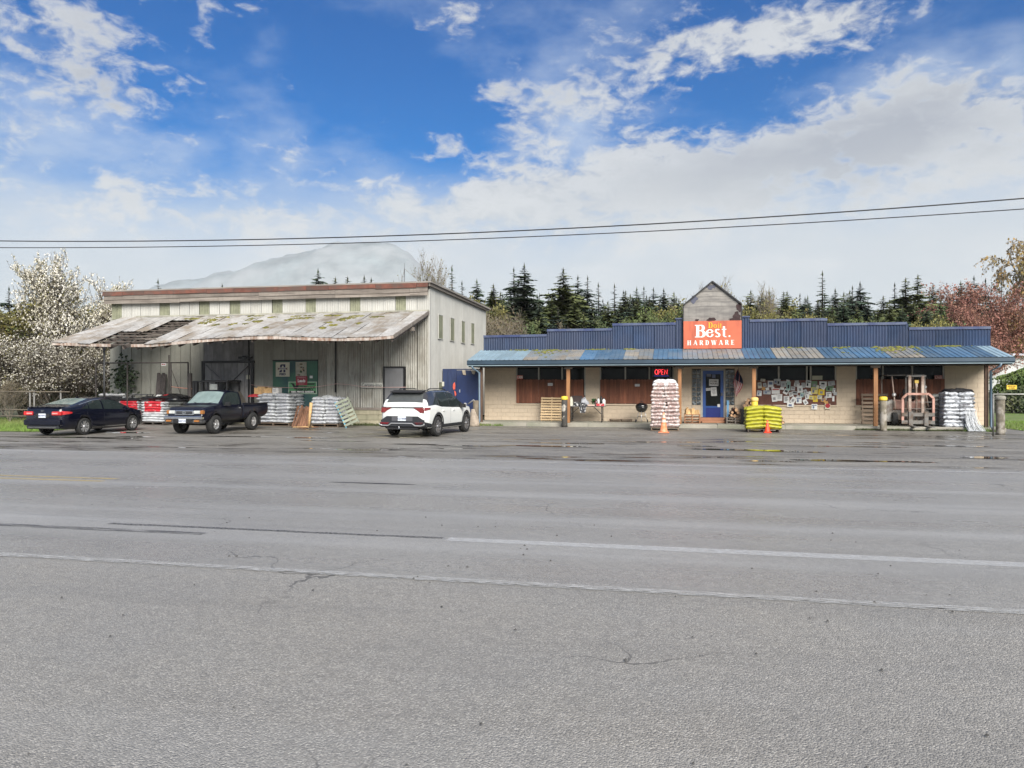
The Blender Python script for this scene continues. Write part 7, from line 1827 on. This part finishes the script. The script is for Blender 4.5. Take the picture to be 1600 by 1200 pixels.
# ------------------------------------------------------------------ trees, shrubs, grass
m_needle = [M('fir_needles', (.060, .088, .046), .85, .4, .8, rnd=.35), M('blue_fir_needles', (.047, .073, .050), .85, .4, .8, rnd=.3), M('olive_fir_needles', (.10, .118, .040), .85, .4, .8, rnd=.3)]
m_trunk = M('fir_trunk', (.075, .06, .05), .95, .3, 3.0)
def conifer_mesh(seed, h, spread, thin, dens=1.0):
    r = random.Random(seed); mb = MB(); tk = MB()
    tk.tube([(0, 0, 0), (.02 * h * r.uniform(-.3, .3), 0, h * .5), (0, 0, h)], [h * .016, h * .009, h * .001], 6)
    z = h * .06
    while z < h * .985:
        f = (z / h); env = min(1.0, (1 - f) * 2.6 + .008) * (1 - .25 * max(0, .4 - f))
        L0 = spread * h * env * r.uniform(.62, 1.18)
        n = max(5, int((8 + 4 * env) * dens * thin)); a0 = r.uniform(0, 6.28)
        for k in range(n):
            a = a0 + 2 * pi * k / n + r.uniform(-.35, .35); L_ = L0 * r.uniform(.5, 1.25) * (1 + .22 * mnoise.noise(Vector((cos(a) * 1.2, sin(a) * 1.2, z * .8 + seed)))); z_ = z; z = z_ + r.uniform(-.02, .02) * h
            d = Vector((cos(a), sin(a), 0)); s = Vector((-sin(a), cos(a), 0)); up = .25 * (f - .35) + .5 * max(0, f - .85); droop = r.uniform(.12, .34)
            m = max(3, int(3 + 5 * env))
            for q in range(m):
                t = (q + .5) / m; c = d * L_ * t + Vector((0, 0, z + L_ * (up * t - droop * t * t)))
                w = L_ * (.30 * (1 - t) + .15) * r.uniform(.7, 1.3); l = L_ / m * 1.3
                dr = Vector((0, 0, -r.uniform(.15, .6) * w))
                for sg in (-1, 1):
                    e = c + s * sg * w + dr + d * l * r.uniform(.1, .7)
                    mb.add([c - d * l * .5, c + d * l * .55, e + d * l * .25, e - d * l * .3 * r.random()], [(0, 1, 2, 3)])
            z = z_
        z += h * r.uniform(.016, .028) * (1.2 if thin < .8 else 1)
    for k in range(3): a = k * 2.1; mb.add([(0, 0, h * .95), (cos(a) * .007 * h, sin(a) * .007 * h, h * .965), (0, 0, h * 1.0)], [(0, 1, 2)])
    return mb, tk
CON = []
for i, (sp, th) in enumerate([(.185, 1.0), (.15, .9), (.215, 1.05), (.105, .7), (.16, .8), (.20, 1.0)]):
    a, b = conifer_mesh(40 + i, 10.0, sp, th)
    CON.append((a.mesh('crown', m_needle[i % 3]), b.mesh('trunk', m_trunk)))
def conifer(px, py, dist, v, label, group, wf=1.14):
    p = cpt(px, dist); h = HC + (600 - py) / F * dist
    t = thing('conifer', label, 'tree', p, R.uniform(0, 6.28), group)
    c = obj('crown', CON[v][0], t); k = obj('trunk', CON[v][1], t); t.scale = (h / 10.3 * wf, h / 10.3 * wf, h / 10.3)

def branchy(seed, h, spread, levels=4, nb=(4, 5, 4, 4), upright=.5, leaf=0, lsize=.1, droop=0.0, start=.25, twig=.004, lclump=1, jit=.35, leafstart=2, trunk_n=1, tr=.03, lvar=.4, flat=.0, cover=.12):
    """limbs grown by repeated forking, with leaf or blossom faces set along the outer twigs"""
    r = random.Random(seed); wood = MB(); lv = MB(); tips = []
    def grow(p, d, L_, rad, lev):
        n = 4 if lev < 2 else 3; pts = [p]; q = p.copy(); dd = d.copy()
        for k in range(n):
            dd = (dd + Vector((r.uniform(-1, 1), r.uniform(-1, 1), r.uniform(-1, 1))) * jit * .5 + Vector((0, 0, (upright if lev < 3 else upright * .3) * .12 - droop * (lev >= 2) * .35))).normalized()
            q = q + dd * L_ / n; pts.append(q.copy())
        wood.tube(pts, [max(twig, rad * (1 - .62 * k / n)) for k in range(n + 1)], 5 if lev < 2 else 3, cap=False)
        if lev >= leafstart: tips.append((pts, lev))
        if lev < levels:
            m = nb[min(lev, len(nb) - 1)]
            for k in range(m):
                f = start + (1 - start) * (k + r.random()) / m if lev == 0 else .25 + .75 * (k + r.random()) / m
                i = min(n - 1, int(f * n)); b = pts[i].lerp(pts[i + 1], f * n - i)
                ax = Vector((r.uniform(-1, 1), r.uniform(-1, 1), r.uniform(-.35, .8))); ax = (ax - dd * ax.dot(dd)).normalized()
                nd = (dd * upright + ax * spread + Vector((0, 0, .15 * upright))).normalized()
                grow(b, nd, L_ * r.uniform(.46, .68) * (1.0 if lev else (1.12 - .45 * f)), max(twig, rad * (.50 if lev else .45)), lev + 1)
    for k in range(trunk_n):
        a = 2 * pi * k / max(1, trunk_n) + r.random(); lean = .0 if trunk_n == 1 else .42
        grow(Vector((cos(a) * .1 * (trunk_n > 1), sin(a) * .1 * (trunk_n > 1), 0)), Vector((cos(a) * lean, sin(a) * lean, 1)).normalized(), h * .62, h * tr, 0)
    if leaf:
        per = max(1, int(leaf / max(1, len(tips))))
        for pts, lev in tips:
            for k in range(per if leaf >= len(tips) else (1 if r.random() < leaf / len(tips) else 0)):
                f = r.random() ** .8 * (len(pts) - 1); i = min(len(pts) - 2, int(f)); c = pts[i].lerp(pts[i + 1], f - i) + Vector((r.uniform(-1, 1), r.uniform(-1, 1), r.uniform(-1, 1))) * cover
                for q in range(lclump):
                    u = Vector((r.gauss(0, 1), r.gauss(0, 1), r.gauss(0, 1))).normalized(); v = u.cross(Vector((r.gauss(0, 1), r.gauss(0, 1), r.gauss(0, 1)))).normalized(); s = lsize * r.uniform(1 - lvar, 1 + lvar)
                    o = c + Vector((r.uniform(-1, 1), r.uniform(-1, 1), r.uniform(-1, 1))) * lsize * .7 * (lclump > 1)
                    lv.add([o - u * s * .5, o + v * s * .42, o + u * s * .5, o - v * s * .42], [(0, 1, 2, 3)], 0)
    top = max([p[0][-1].z for p in tips] + [h * .5]); 
    return wood, lv, top
m_twig = M('grey_brown_twigs', (.14, .115, .095), .95, .3, 2.0); m_twigl = M('pale_twigs', (.24, .205, .16), .95, .25, 2.0); m_twigd = M('dark_limbs', (.05, .042, .036), .95, .3, 2.0); m_twigr = M('red_brown_twigs', (.17, .085, .07), .95, .3, 2.0)
def foliage(name, c, var=.4, rnd=.18, c2=None): return M(name, c, .75, var, .9, rnd=rnd, col2=c2)
m_young = foliage('bronze_green_leaves', (.20, .19, .05), .35, 0, (.14, .12, .04)); m_blossom = foliage('white_blossom', (.78, .75, .68), .12, 0, (.66, .62, .50)); m_olive_l = foliage('olive_buds', (.185, .165, .045), .4, .25, (.12, .12, .035)); m_spring = foliage('spring_green', (.10, .13, .035), .4, .25, (.07, .095, .03)); m_green_l = foliage('mid_green_leaves', (.055, .085, .028), .4, .25, (.10, .11, .04))
m_redb = foliage('red_brown_buds', (.29, .125, .10), .35, .1, (.22, .12, .075)); m_ochre = foliage('ochre_catkins', (.30, .185, .06), .35, .15, (.20, .17, .05)); m_hedge = foliage('hedge_leaves', (.045, .085, .02), .45, .1, (.10, .14, .025)); m_thick = foliage('brown_thicket', (.12, .09, .05), .4, .2, (.08, .08, .035)); m_ivy = foliage('dark_ivy', (.03, .05, .02), .4, .1)
def make(kind, n, **k):
    out = []
    for i in range(n):
        w, l, top = branchy(100 * i + k.pop('seed', 1) if 'seed' in k else 100 * i + 7, **{q: v for q, v in k.items() if q not in ('wm', 'lm')})
        out.append((w.mesh('trunk', k['wm']), l.mesh('crown', k['lm']) if l.f else None, top))
    return out
DEC = {
 'bare': make('bare', 2, h=10, spread=.55, upright=.95, levels=4, nb=(9, 6, 5, 4), leaf=900, lsize=.12, wm=m_twigl, lm=m_olive_l, tr=.012, twig=.010, start=.2),
 'olive': make('olive', 3, h=10, spread=.8, upright=.75, levels=3, nb=(10, 6, 5), leaf=7500, lsize=.20, wm=m_twig, lm=m_olive_l, tr=.014, twig=.012, start=.12, cover=.35),
 'spring': make('spring', 2, h=10, spread=.8, upright=.75, levels=3, nb=(10, 6, 5), leaf=7500, lsize=.20, wm=m_twig, lm=m_spring, tr=.014, twig=.012, start=.12, cover=.35),
 'green': make('green', 3, h=10, spread=.7, upright=.8, levels=3, nb=(11, 6, 5), leaf=8500, lsize=.22, wm=m_twigd, lm=m_green_l, tr=.014, twig=.012, start=.08, cover=.4),
 'thick': make('thick', 2, h=10, spread=.85, upright=.8, levels=4, nb=(8, 5, 4, 3), leaf=2200, lsize=.20, wm=m_twigl, lm=m_thick, tr=.010, twig=.013, start=.1, trunk_n=3, cover=.3),
 'red': make('red', 1, h=10, spread=.95, upright=.62, levels=4, nb=(9, 6, 5, 4), leaf=24000, lsize=.135, wm=m_twigr, lm=m_redb, tr=.014, twig=.011, start=.12, trunk_n=2, cover=.22),
 'ochre': make('ochre', 1, h=10, spread=.9, upright=.6, levels=4, nb=(9, 6, 4, 4), leaf=22000, lsize=.14, wm=m_twigr, lm=m_ochre, tr=.014, twig=.010, droop=.5, start=.1, trunk_n=2, cover=.25),
 'willow': make('willow', 1, h=10, spread=.8, upright=.7, levels=4, nb=(9, 6, 5, 4), leaf=6500, lsize=.14, wm=m_twigl, lm=m_ochre, tr=.018, twig=.010, droop=1.1, start=.3),
}
def dec(kind, px, py, dist, label, group=None, wf=1.0, v=None, name='tree'):
    L_ = DEC[kind]; w, l, top = L_[R.randrange(len(L_)) if v is None else v % len(L_)]
    p = cpt(px, dist); h = HC + (600 - py) / F * dist; s = h / (top * 1.04)
    t = thing(name, label, 'tree', p, R.uniform(0, 6.28), group); t.scale = (s * wf, s * wf, s)
    obj('trunk', w, t)
    if l: obj('crown', l, t)
# conifers one can tell apart, then the smaller ones filling the line
named = [(14, 441, 70, 1, 'dark fir at the far left edge behind the blossom'), (53, 446, 78, 3, 'thin fir rising second from the left behind the olive trees'), (247, 429, 75, 3, 'thin fir tip above the left end of the warehouse roof'), (308, 444, 95, 3, 'tiny leaning fir tip over the warehouse roof, left one'), (324, 443, 96, 3, 'tiny fir tip over the warehouse roof, between two others'), (347, 437, 90, 1, 'small fir tip over the middle of the warehouse roof'), (445, 440, 100, 3, 'tiny fir tip right of the middle of the warehouse roof'),
         (497, 412, 80, 0, 'largest fir standing above the warehouse roof'), (524, 426, 85, 2, 'small broad fir right of the largest one over the warehouse'), (543, 425, 86, 2, 'second small broad fir over the warehouse roof'), (569, 423, 88, 0, 'left fir of the close pair over the warehouse roof'), (580, 427, 88, 4, 'right fir of the close pair over the warehouse roof'), (615, 432, 95, 3, 'tiny fir tip left of the antenna'), (706, 408, 72, 3, 'thin fir hugging the bare tree at the warehouse corner'), (722, 432, 75, 1, 'short dark fir right of the bare tree'),
         (745, 429, 85, 0, 'fir just right of the warehouse back corner'), (771, 437, 88, 2, 'broad fir right of the warehouse, second one'), (803, 410, 80, 1, 'left one of the tall fir pair behind the blue parapet'), (819, 403, 79, 0, 'tallest fir, right one of the pair behind the blue parapet'), (843, 452, 100, 4, 'pale thin fir between the tall pair and the broad fir'), (880, 411, 74, 2, 'broadest dark fir behind the middle of the left parapet'), (903, 423, 82, 4, 'fir leaning close right of the broadest fir'), (918, 424, 83, 1, 'second fir right of the broadest fir'), (935, 435, 88, 3, 'third, thinner fir right of the broadest fir'), (960, 437, 95, 3, 'bare-topped thin fir left of the small fir row'),
         (977, 448, 100, 2, 'first fir of the small row left of the gable'), (995, 442, 100, 0, 'second fir of the small row left of the gable'), (1006, 441, 102, 1, 'third fir of the small row left of the gable'), (1021, 443, 100, 4, 'fourth fir of the small row left of the gable'), (1037, 444, 98, 0, 'fifth fir of the small row left of the gable'), (1053, 450, 98, 2, 'fir closest to the gable on its left'),
         (1150, 459, 90, 1, 'fir tip touching the right slope of the gable'), (1186, 456, 80, 2, 'round-topped fir right of the gable'), (1238, 462, 95, 1, 'small fir left of the thin tall one'), (1258, 458, 92, 0, 'fir left of the tallest thin fir on the right'), (1285, 416, 88, 3, 'tallest thin sparse fir behind the right parapet'), (1305, 444, 90, 0, 'fir right of the tallest thin sparse fir'), (1332, 440, 92, 1, 'left fir of the twin firs behind the right parapet'), (1344, 433, 93, 0, 'right fir of the twin firs behind the right parapet'), (1380, 456, 90, 2, 'fir at the left of the dark clump on the right'), (1398, 435, 86, 1, 'slim fir of the dark clump on the right'), (1415, 427, 84, 5, 'broad fir of the dark clump on the right'), (1434, 422, 84, 5, 'tallest broad fir of the dark clump on the right'), (1458, 437, 86, 2, 'lighter fir at the right of the dark clump'), (1488, 452, 90, 0, 'fir just left of the red tree'), (1501, 432, 88, 0, 'pointed fir rising over the left of the red tree'), (1522, 424, 90, 4, 'fir rising over the middle of the red tree'), (1540, 428, 95, 1, 'fir tip over the right half of the red tree'), (1565, 432, 95, 3, 'thin fir tip between the red tree and the willow')]
for px, py, d, v, lab in named: conifer(px, py, d, v, lab, 'firs behind the buildings')
rt = random.Random(77)
fill = []
for k in range(110):
    px = rt.uniform(757, 1065) if k % 2 else rt.uniform(1165, 1490)
    fill.append(px)
for i, px in enumerate(sorted(fill)):
    side = 'left' if px < 1110 else 'right'
    seg = next(n for lim, n in ((800, 'beside the warehouse back corner'), (850, 'below the tallest fir pair'), (915, 'around the broadest fir'), (965, 'right of the broadest fir'), (1010, 'in the small fir row'), (1110, 'just left of the gable'), (1245, 'just right of the gable'), (1320, 'around the tallest thin sparse fir'), (1375, 'below the twin firs'), (1445, 'in the dark clump'), (1600, 'left of the red-brown tree')) if px < lim)
    conifer(px, rt.uniform(446, 482), rt.uniform(84, 125), rt.choice([0, 1, 2, 4, 5]), f'small shaded fir low in the far treeline {seg}', f'small firs behind the {side} parapet')
near = [(785, 462, 62), (842, 470, 60), (862, 458, 64), (872, 476, 56), (898, 462, 62), (925, 466, 60), (912, 484, 54), (950, 464, 62), (966, 474, 58), (992, 466, 64), (1008, 480, 56), (1030, 466, 62), (1262, 470, 62), (1278, 462, 64), (1300, 472, 58), (1318, 464, 62), (1340, 474, 58), (1356, 464, 64), (1372, 476, 58), (1390, 462, 62), (1410, 474, 58), (1428, 464, 62), (1448, 472, 58), (1470, 462, 64), (820, 480, 56), (1250, 484, 54)]
nside = {'left': -1, 'right': -1}
for i, (px, py, d) in enumerate(sorted(near)):
    side = 'left' if px < 1110 else 'right'
    nside[side] += 1; i2 = nside[side]
    conifer(px, py, d, (2, 5, 0, 2, 4)[i % 5], f'mid-height bushy fir close behind the parapet, {NTH[i2]} from the left on the {side}', f'mid-height firs close behind the {side} parapet', 1.25)
# broadleaf trees behind the store
dec('bare', 690, 379, 62, 'tall bare tree with pale twigs at the warehouse back corner', wf=.75, v=0)
dec('bare', 1100, 418, 60, 'bare pale tree behind the gable', wf=.9, v=1)
dec('bare', 1213, 430, 70, 'bare twiggy tree right of the gable', wf=.8, v=0)
dec('bare', 1172, 455, 75, 'small bare tree close to the right side of the gable', wf=.7, v=1)
grp = [('thick', 772, 474, 50, 1.0), ('thick', 800, 484, 52, .9), ('olive', 738, 452, 58, .8), ('thick', 757, 464, 56, 1.1), ('thick', 712, 470, 58, 1.0), ('green', 832, 492, 52, .8), ('green', 948, 488, 54, .8), ('spring', 985, 480, 56, .8), ('spring', 1018, 474, 58, .8), ('olive', 1046, 462, 60, .8), ('spring', 1062, 470, 56, .7), ('thick', 892, 497, 48, .8),
       ('olive', 1180, 464, 60, .7), ('olive', 1215, 468, 58, .9), ('olive', 1244, 478, 58, .7), ('green', 1285, 484, 56, .7), ('spring', 1328, 488, 54, .6), ('green', 1362, 490, 54, .7), ('spring', 1398, 494, 52, .5), ('olive', 1440, 493, 50, .7), ('olive', 1465, 488, 48, .7), ('green', 1472, 470, 60, .8)]
NM = {'thick': 'brown leafless shrubby tree', 'olive': 'yellow-olive budding tree', 'green': 'mid-green bushy tree', 'spring': 'fresh green budding tree'}
lbl = {}
for k, px, py, d, wf in grp:
    side = ('behind the warehouse corner' if px < 780 else 'behind the left low parapet step' if px < 860 else 'behind the second left parapet step' if px < 960 else 'behind the parapet just left of the gable' if px < 1100 else 'behind the parapet just right of the gable' if px < 1293 else 'behind the second right parapet step' if px < 1420 else 'behind the right end parapet step')
    size = 'taller' if py < 474 else 'lower'
    b = f'{size} {NM[k]} {side}'; lbl[b] = lbl.get(b, 0) + 1
    if lbl[b] > 1: b = b.replace(NM[k], NM[k] + ', right one')
    dec(k, px, py, d, b, 'broadleaf trees behind the store', wf)
dec('red', 1520, 428, 66, 'large red-brown budding tree behind the right end of the store', wf=.85)
dec('red', 1488, 466, 64, 'smaller reddish tree left of the large red-brown one', wf=.9)
dec('ochre', 1592, 455, 92, 'broad ochre tree at the right edge beside the red-brown tree', wf=.85)
dec('ochre', 1556, 490, 90, 'low ochre tree between the store end and the broad ochre tree', wf=.8)
dec('willow', 1628, 318, 96, 'tall drooping willow at the right edge of the picture', wf=.75)
# left side: olive trees, thicket, the white blossom trees
dec('olive', 45, 470, 56, 'olive budding tree left of the blossom tree', wf=.9, v=0); dec('olive', 92, 462, 58, 'olive budding tree behind the blossom tree', wf=.9, v=1); dec('olive', -10, 485, 52, 'olive budding tree at the left edge of the picture', wf=.9, v=2)
dec('olive', 52, 462, 41, 'near olive budding tree rising among the low white blossom', wf=1.1, v=1); dec('spring', 98, 470, 42, 'fresh green budding tree just left of the tall blossom limbs', wf=1.0, v=0)
dec('thick', 70, 500, 46, 'brown leafless thicket tree behind the left fence', wf=.9); dec('green', 150, 500, 50, 'green bushy tree between blossom and warehouse', wf=.8); dec('green', 5, 540, 46, 'green bushy tree low at the left edge', wf=.9); dec('spring', 110, 520, 46, 'fresh green tree low behind the blossom trunk', wf=.9)
for i, (px, py, d) in enumerate([(15, 585, 37), (62, 575, 38), (100, 580, 39), (140, 572, 40), (-25, 580, 38), (175, 590, 41)]):
    dec('thick', px, py, d, ('brown thicket shrub behind the grass at the left edge', 'brown thicket shrub behind the fence posts', 'brown thicket shrub behind the sedan boot', 'brown thicket shrub behind the sedan roof', 'brown thicket shrub beyond the left picture edge', 'brown thicket shrub by the warehouse left corner')[i], 'thicket shrubs at the left', 1.0, i, 'shrub')
    dec('green', px + 18, py + 14, d + .6, ('green undergrowth shrub at the left edge', 'green undergrowth shrub behind the fence posts', 'green undergrowth shrub behind the sedan boot', 'green undergrowth shrub behind the sedan roof', 'green undergrowth shrub beyond the left edge', 'green undergrowth shrub by the warehouse left corner')[i], 'green undergrowth at the left', 1.1, i, 'shrub')
def blossom(px, py, Yb_, seed, label, h0, wf, n, tr=.02, trunk_n=1, base=None, spread=.62, upr=.72, nb=(12, 7, 6, 4)):
    w, l, top = branchy(seed, 10, spread, 4, nb, upr, n, .085, 0, .16, .011, 5, .34, 2, trunk_n, tr, .4, cover=.05)
    p = Vector((xat(px, Yb_), Yb_, 0)); h = HC + (600 - py) / F * tY(px, Yb_); s = h / (top * 1.02)
    t = thing('blossom_tree', label, 'tree', p, 0); t.scale = (s * wf, s * wf, s)
    w.build('trunk', M('blossom_limbs', (.085, .07, .055), .95, .3, 2.0), t); l.build('crown', m_blossom, t)
    _, l2, _ = branchy(seed, 10, spread, 4, nb, upr, int(n * .55), .075, 0, .16, .011, 3, .34, 2, trunk_n, tr, .4, cover=.10)
    l2.build('young_leaves', m_young, t)
blossom(124, 386, 34.2, 5, 'tall white-blossoming tree beside the left end of the warehouse', 0, .70, 11500, .018, 2)
blossom(36, 500, 33.2, 9, 'lower white-blossoming tree left of the tall one', 0, 1.25, 10500, .018, 3, spread=.8)
blossom(172, 492, 33.9, 14, 'small white-blossoming tree against the warehouse left corner', 0, .70, 2600, .014, 1)
blossom(88, 520, 32.6, 23, 'low white-blossoming shrub in front of the tall blossom trunk', 0, 1.1, 5000, .014, 3, spread=.8)
# leafy climber on the warehouse wall corner
mb = MB(); rr = random.Random(3); c0 = at(194, 590, YS - .5)
for k in range(420):
    p = c0 + Vector((rr.gauss(0, .26), rr.gauss(0, .15), rr.gauss(0, .42))); u = Vector((rr.gauss(0, 1), rr.gauss(0, 1), rr.gauss(0, 1))).normalized(); v = u.orthogonal(); s = rr.uniform(.05, .10)
    mb.add([p - u * s, p + v * s * .7, p + u * s, p - v * s * .7], [(0, 1, 2, 3)])
t = thing('climbing_shrub', 'small dark leafy shrub against the left warehouse wall', 'shrub', lo_(194, YS - .5)); mb.build('foliage', m_ivy, t, -t.location)
mb = MB(); mb.tube([(0, 0, 0), (.05, 0, .8), (-.02, 0, 1.9)], [.03, .025, .01], 6); mb.build('stem', m_twigd, t)
# clipped hedge at the right
def hedge(label, x0, x1, y0, y1, z1, n, mat, seed, core=True):
    r = random.Random(seed); t = thing('hedge', label, 'hedge', ((x0 + x1) / 2, (y0 + y1) / 2, 0)); mb = MB(); ox, oy = (x0 + x1) / 2, (y0 + y1) / 2
    if core: cb = MB(); cb.lathe([(.78, 0), (.85, z1 * .4), (.70, z1 * .75), (.35, z1 * .92), (0, z1 * .95)], 16); cb.v = [(x * (x1 - x0) / 2, y * (y1 - y0) / 2, z) for x, y, z in cb.v]; cb.build('inner_mass', m_ivy, t)
    for k in range(n):
        a = r.uniform(0, 2 * pi); z = z1 * r.random() ** .8; f = (1 - (z / z1) ** 3 * .6) * r.uniform(.86, 1.05) * (1 + .12 * mnoise.noise(Vector((cos(a) * 3, sin(a) * 3, z * 1.5 + seed))))
        if r.random() < .35: f *= r.random() ** .5; z = z1 * (1.0 - .38 * f * f) * (1 + .06 * mnoise.noise(Vector((f * cos(a) * 4, f * sin(a) * 4, seed))))
        p = Vector((cos(a) * f * (x1 - x0) / 2, sin(a) * f * (y1 - y0) / 2, z)); u = Vector((r.gauss(0, 1), r.gauss(0, 1), r.gauss(0, 1))).normalized(); v = u.orthogonal(); s = r.uniform(.05, .12)
        mb.add([p - u * s, p + v * s * .7, p + u * s, p - v * s * .7], [(0, 1, 2, 3)])
    mb.build('foliage', mat, t)
hedge('dense rounded green hedge beyond the lawn at the right edge', xat(1551, 58), xat(1551, 58) + 11, 56.0, 61.0, zat(1585, 566, 58), 15000, m_hedge, 4)
hedge('lower darker shrub at the foot of the right hedge', xat(1556, 54), xat(1556, 54) + 9, 53.0, 55.5, zat(1570, 598, 54), 7000, m_green_l, 6)
# grass: mown sheets plus blades
m_grass = M('grass_ground', (.11, .175, .035), .95, .4, .8, col2=(.13, .16, .05), bump=.5)
gl = [(-34, 24.4), (-24.1, 25.3), (-24.7, 27.7), (-31, 31.0), (-31, 36), (-60, 36), (-60, 24.4)]
sheet('grass_verge', gl, -.002, m_grass)
gr_ = [(14.6, 27.5), (30, 27.1), (60, 27.1), (90, 110), (13.3, 110), (13.3, 36), (13.7, 29.6)]
sheet('grass_verge', gr_, -.002, m_grass)
def inside(x, y, P):
    c = False; j = len(P) - 1
    for i in range(len(P)):
        if (P[i][1] > y) != (P[j][1] > y) and x < (P[j][0] - P[i][0]) * (y - P[i][1]) / (P[j][1] - P[i][1]) + P[i][0]: c = not c
        j = i
    return c
def blades(name, P, box, n, seed, mat, hh=(.05, .16)):
    r = random.Random(seed); mb = MB()
    for k in range(n):
        x, y = r.uniform(box[0], box[1]), r.uniform(box[2], box[3])
        if P and not inside(x, y, P): continue
        h = r.uniform(*hh) * (.6 + .8 * max(0, mnoise.noise(Vector((x * .9, y * .9, seed))) + .5)); a = r.uniform(0, 6.28); w = r.uniform(.008, .02); l = r.uniform(-.6, .6) * h
        mb.add([(x - cos(a) * w, y - sin(a) * w, 0), (x + cos(a) * w, y + sin(a) * w, 0), (x + sin(a) * l, y + cos(a) * l, h)], [(0, 1, 2)])
    o = mb.build(name, mat); o['kind'] = 'stuff'
m_blade = M('grass_blades', (.12, .20, .035), .8, .45, .7, col2=(.17, .20, .06))
blades('grass', gl, (-34, -24, 24.4, 33), 26000, 3, m_blade, (.06, .20)); blades('grass', gr_, (13.3, 26, 27.2, 42), 26000, 5, m_blade)
blades('weeds', None, (XL - .4, XL + 1.4, YK - .06, YK + .02), 500, 6, m_blade, (.03, .14)); blades('weeds', None, (xat(1335, YK), xat(1550, YK), YK - .10, YK + .0), 2600, 7, M('dull_moss_weeds', (.07, .085, .03), .9, .4, 3.0), (.02, .09)); blades('weeds', None, (XSR - 4, XSR + .3, YS - .45, YS - .15), 1500, 8, MATS['dull_moss_weeds'], (.03, .14)); blades('weeds', None, (xat(1500, 33.4), xat(1552, 33.4), 33.0, 34.5), 1500, 9, m_blade, (.04, .22))

# ------------------------------------------------------------------ haze: the moist air between here and the mountain
hm = bpy.data.materials.new('haze_air'); hm.use_nodes = True
hn = hm.node_tree; hn.nodes.clear()
pv = hn.nodes.new('ShaderNodeVolumePrincipled'); ho = hn.nodes.new('ShaderNodeOutputMaterial')
pv.inputs['Color'].default_value = (.985, .99, 1.0, 1); pv.inputs['Density'].default_value = .00008; pv.inputs['Anisotropy'].default_value = 0.0
hn.links.new(pv.outputs[0], ho.inputs['Volume'])
mb = MB(); mb.box(-1500, 1600, -70, 2300, -1.2, 345)
o = mb.build('haze', hm); o['kind'] = 'stuff'
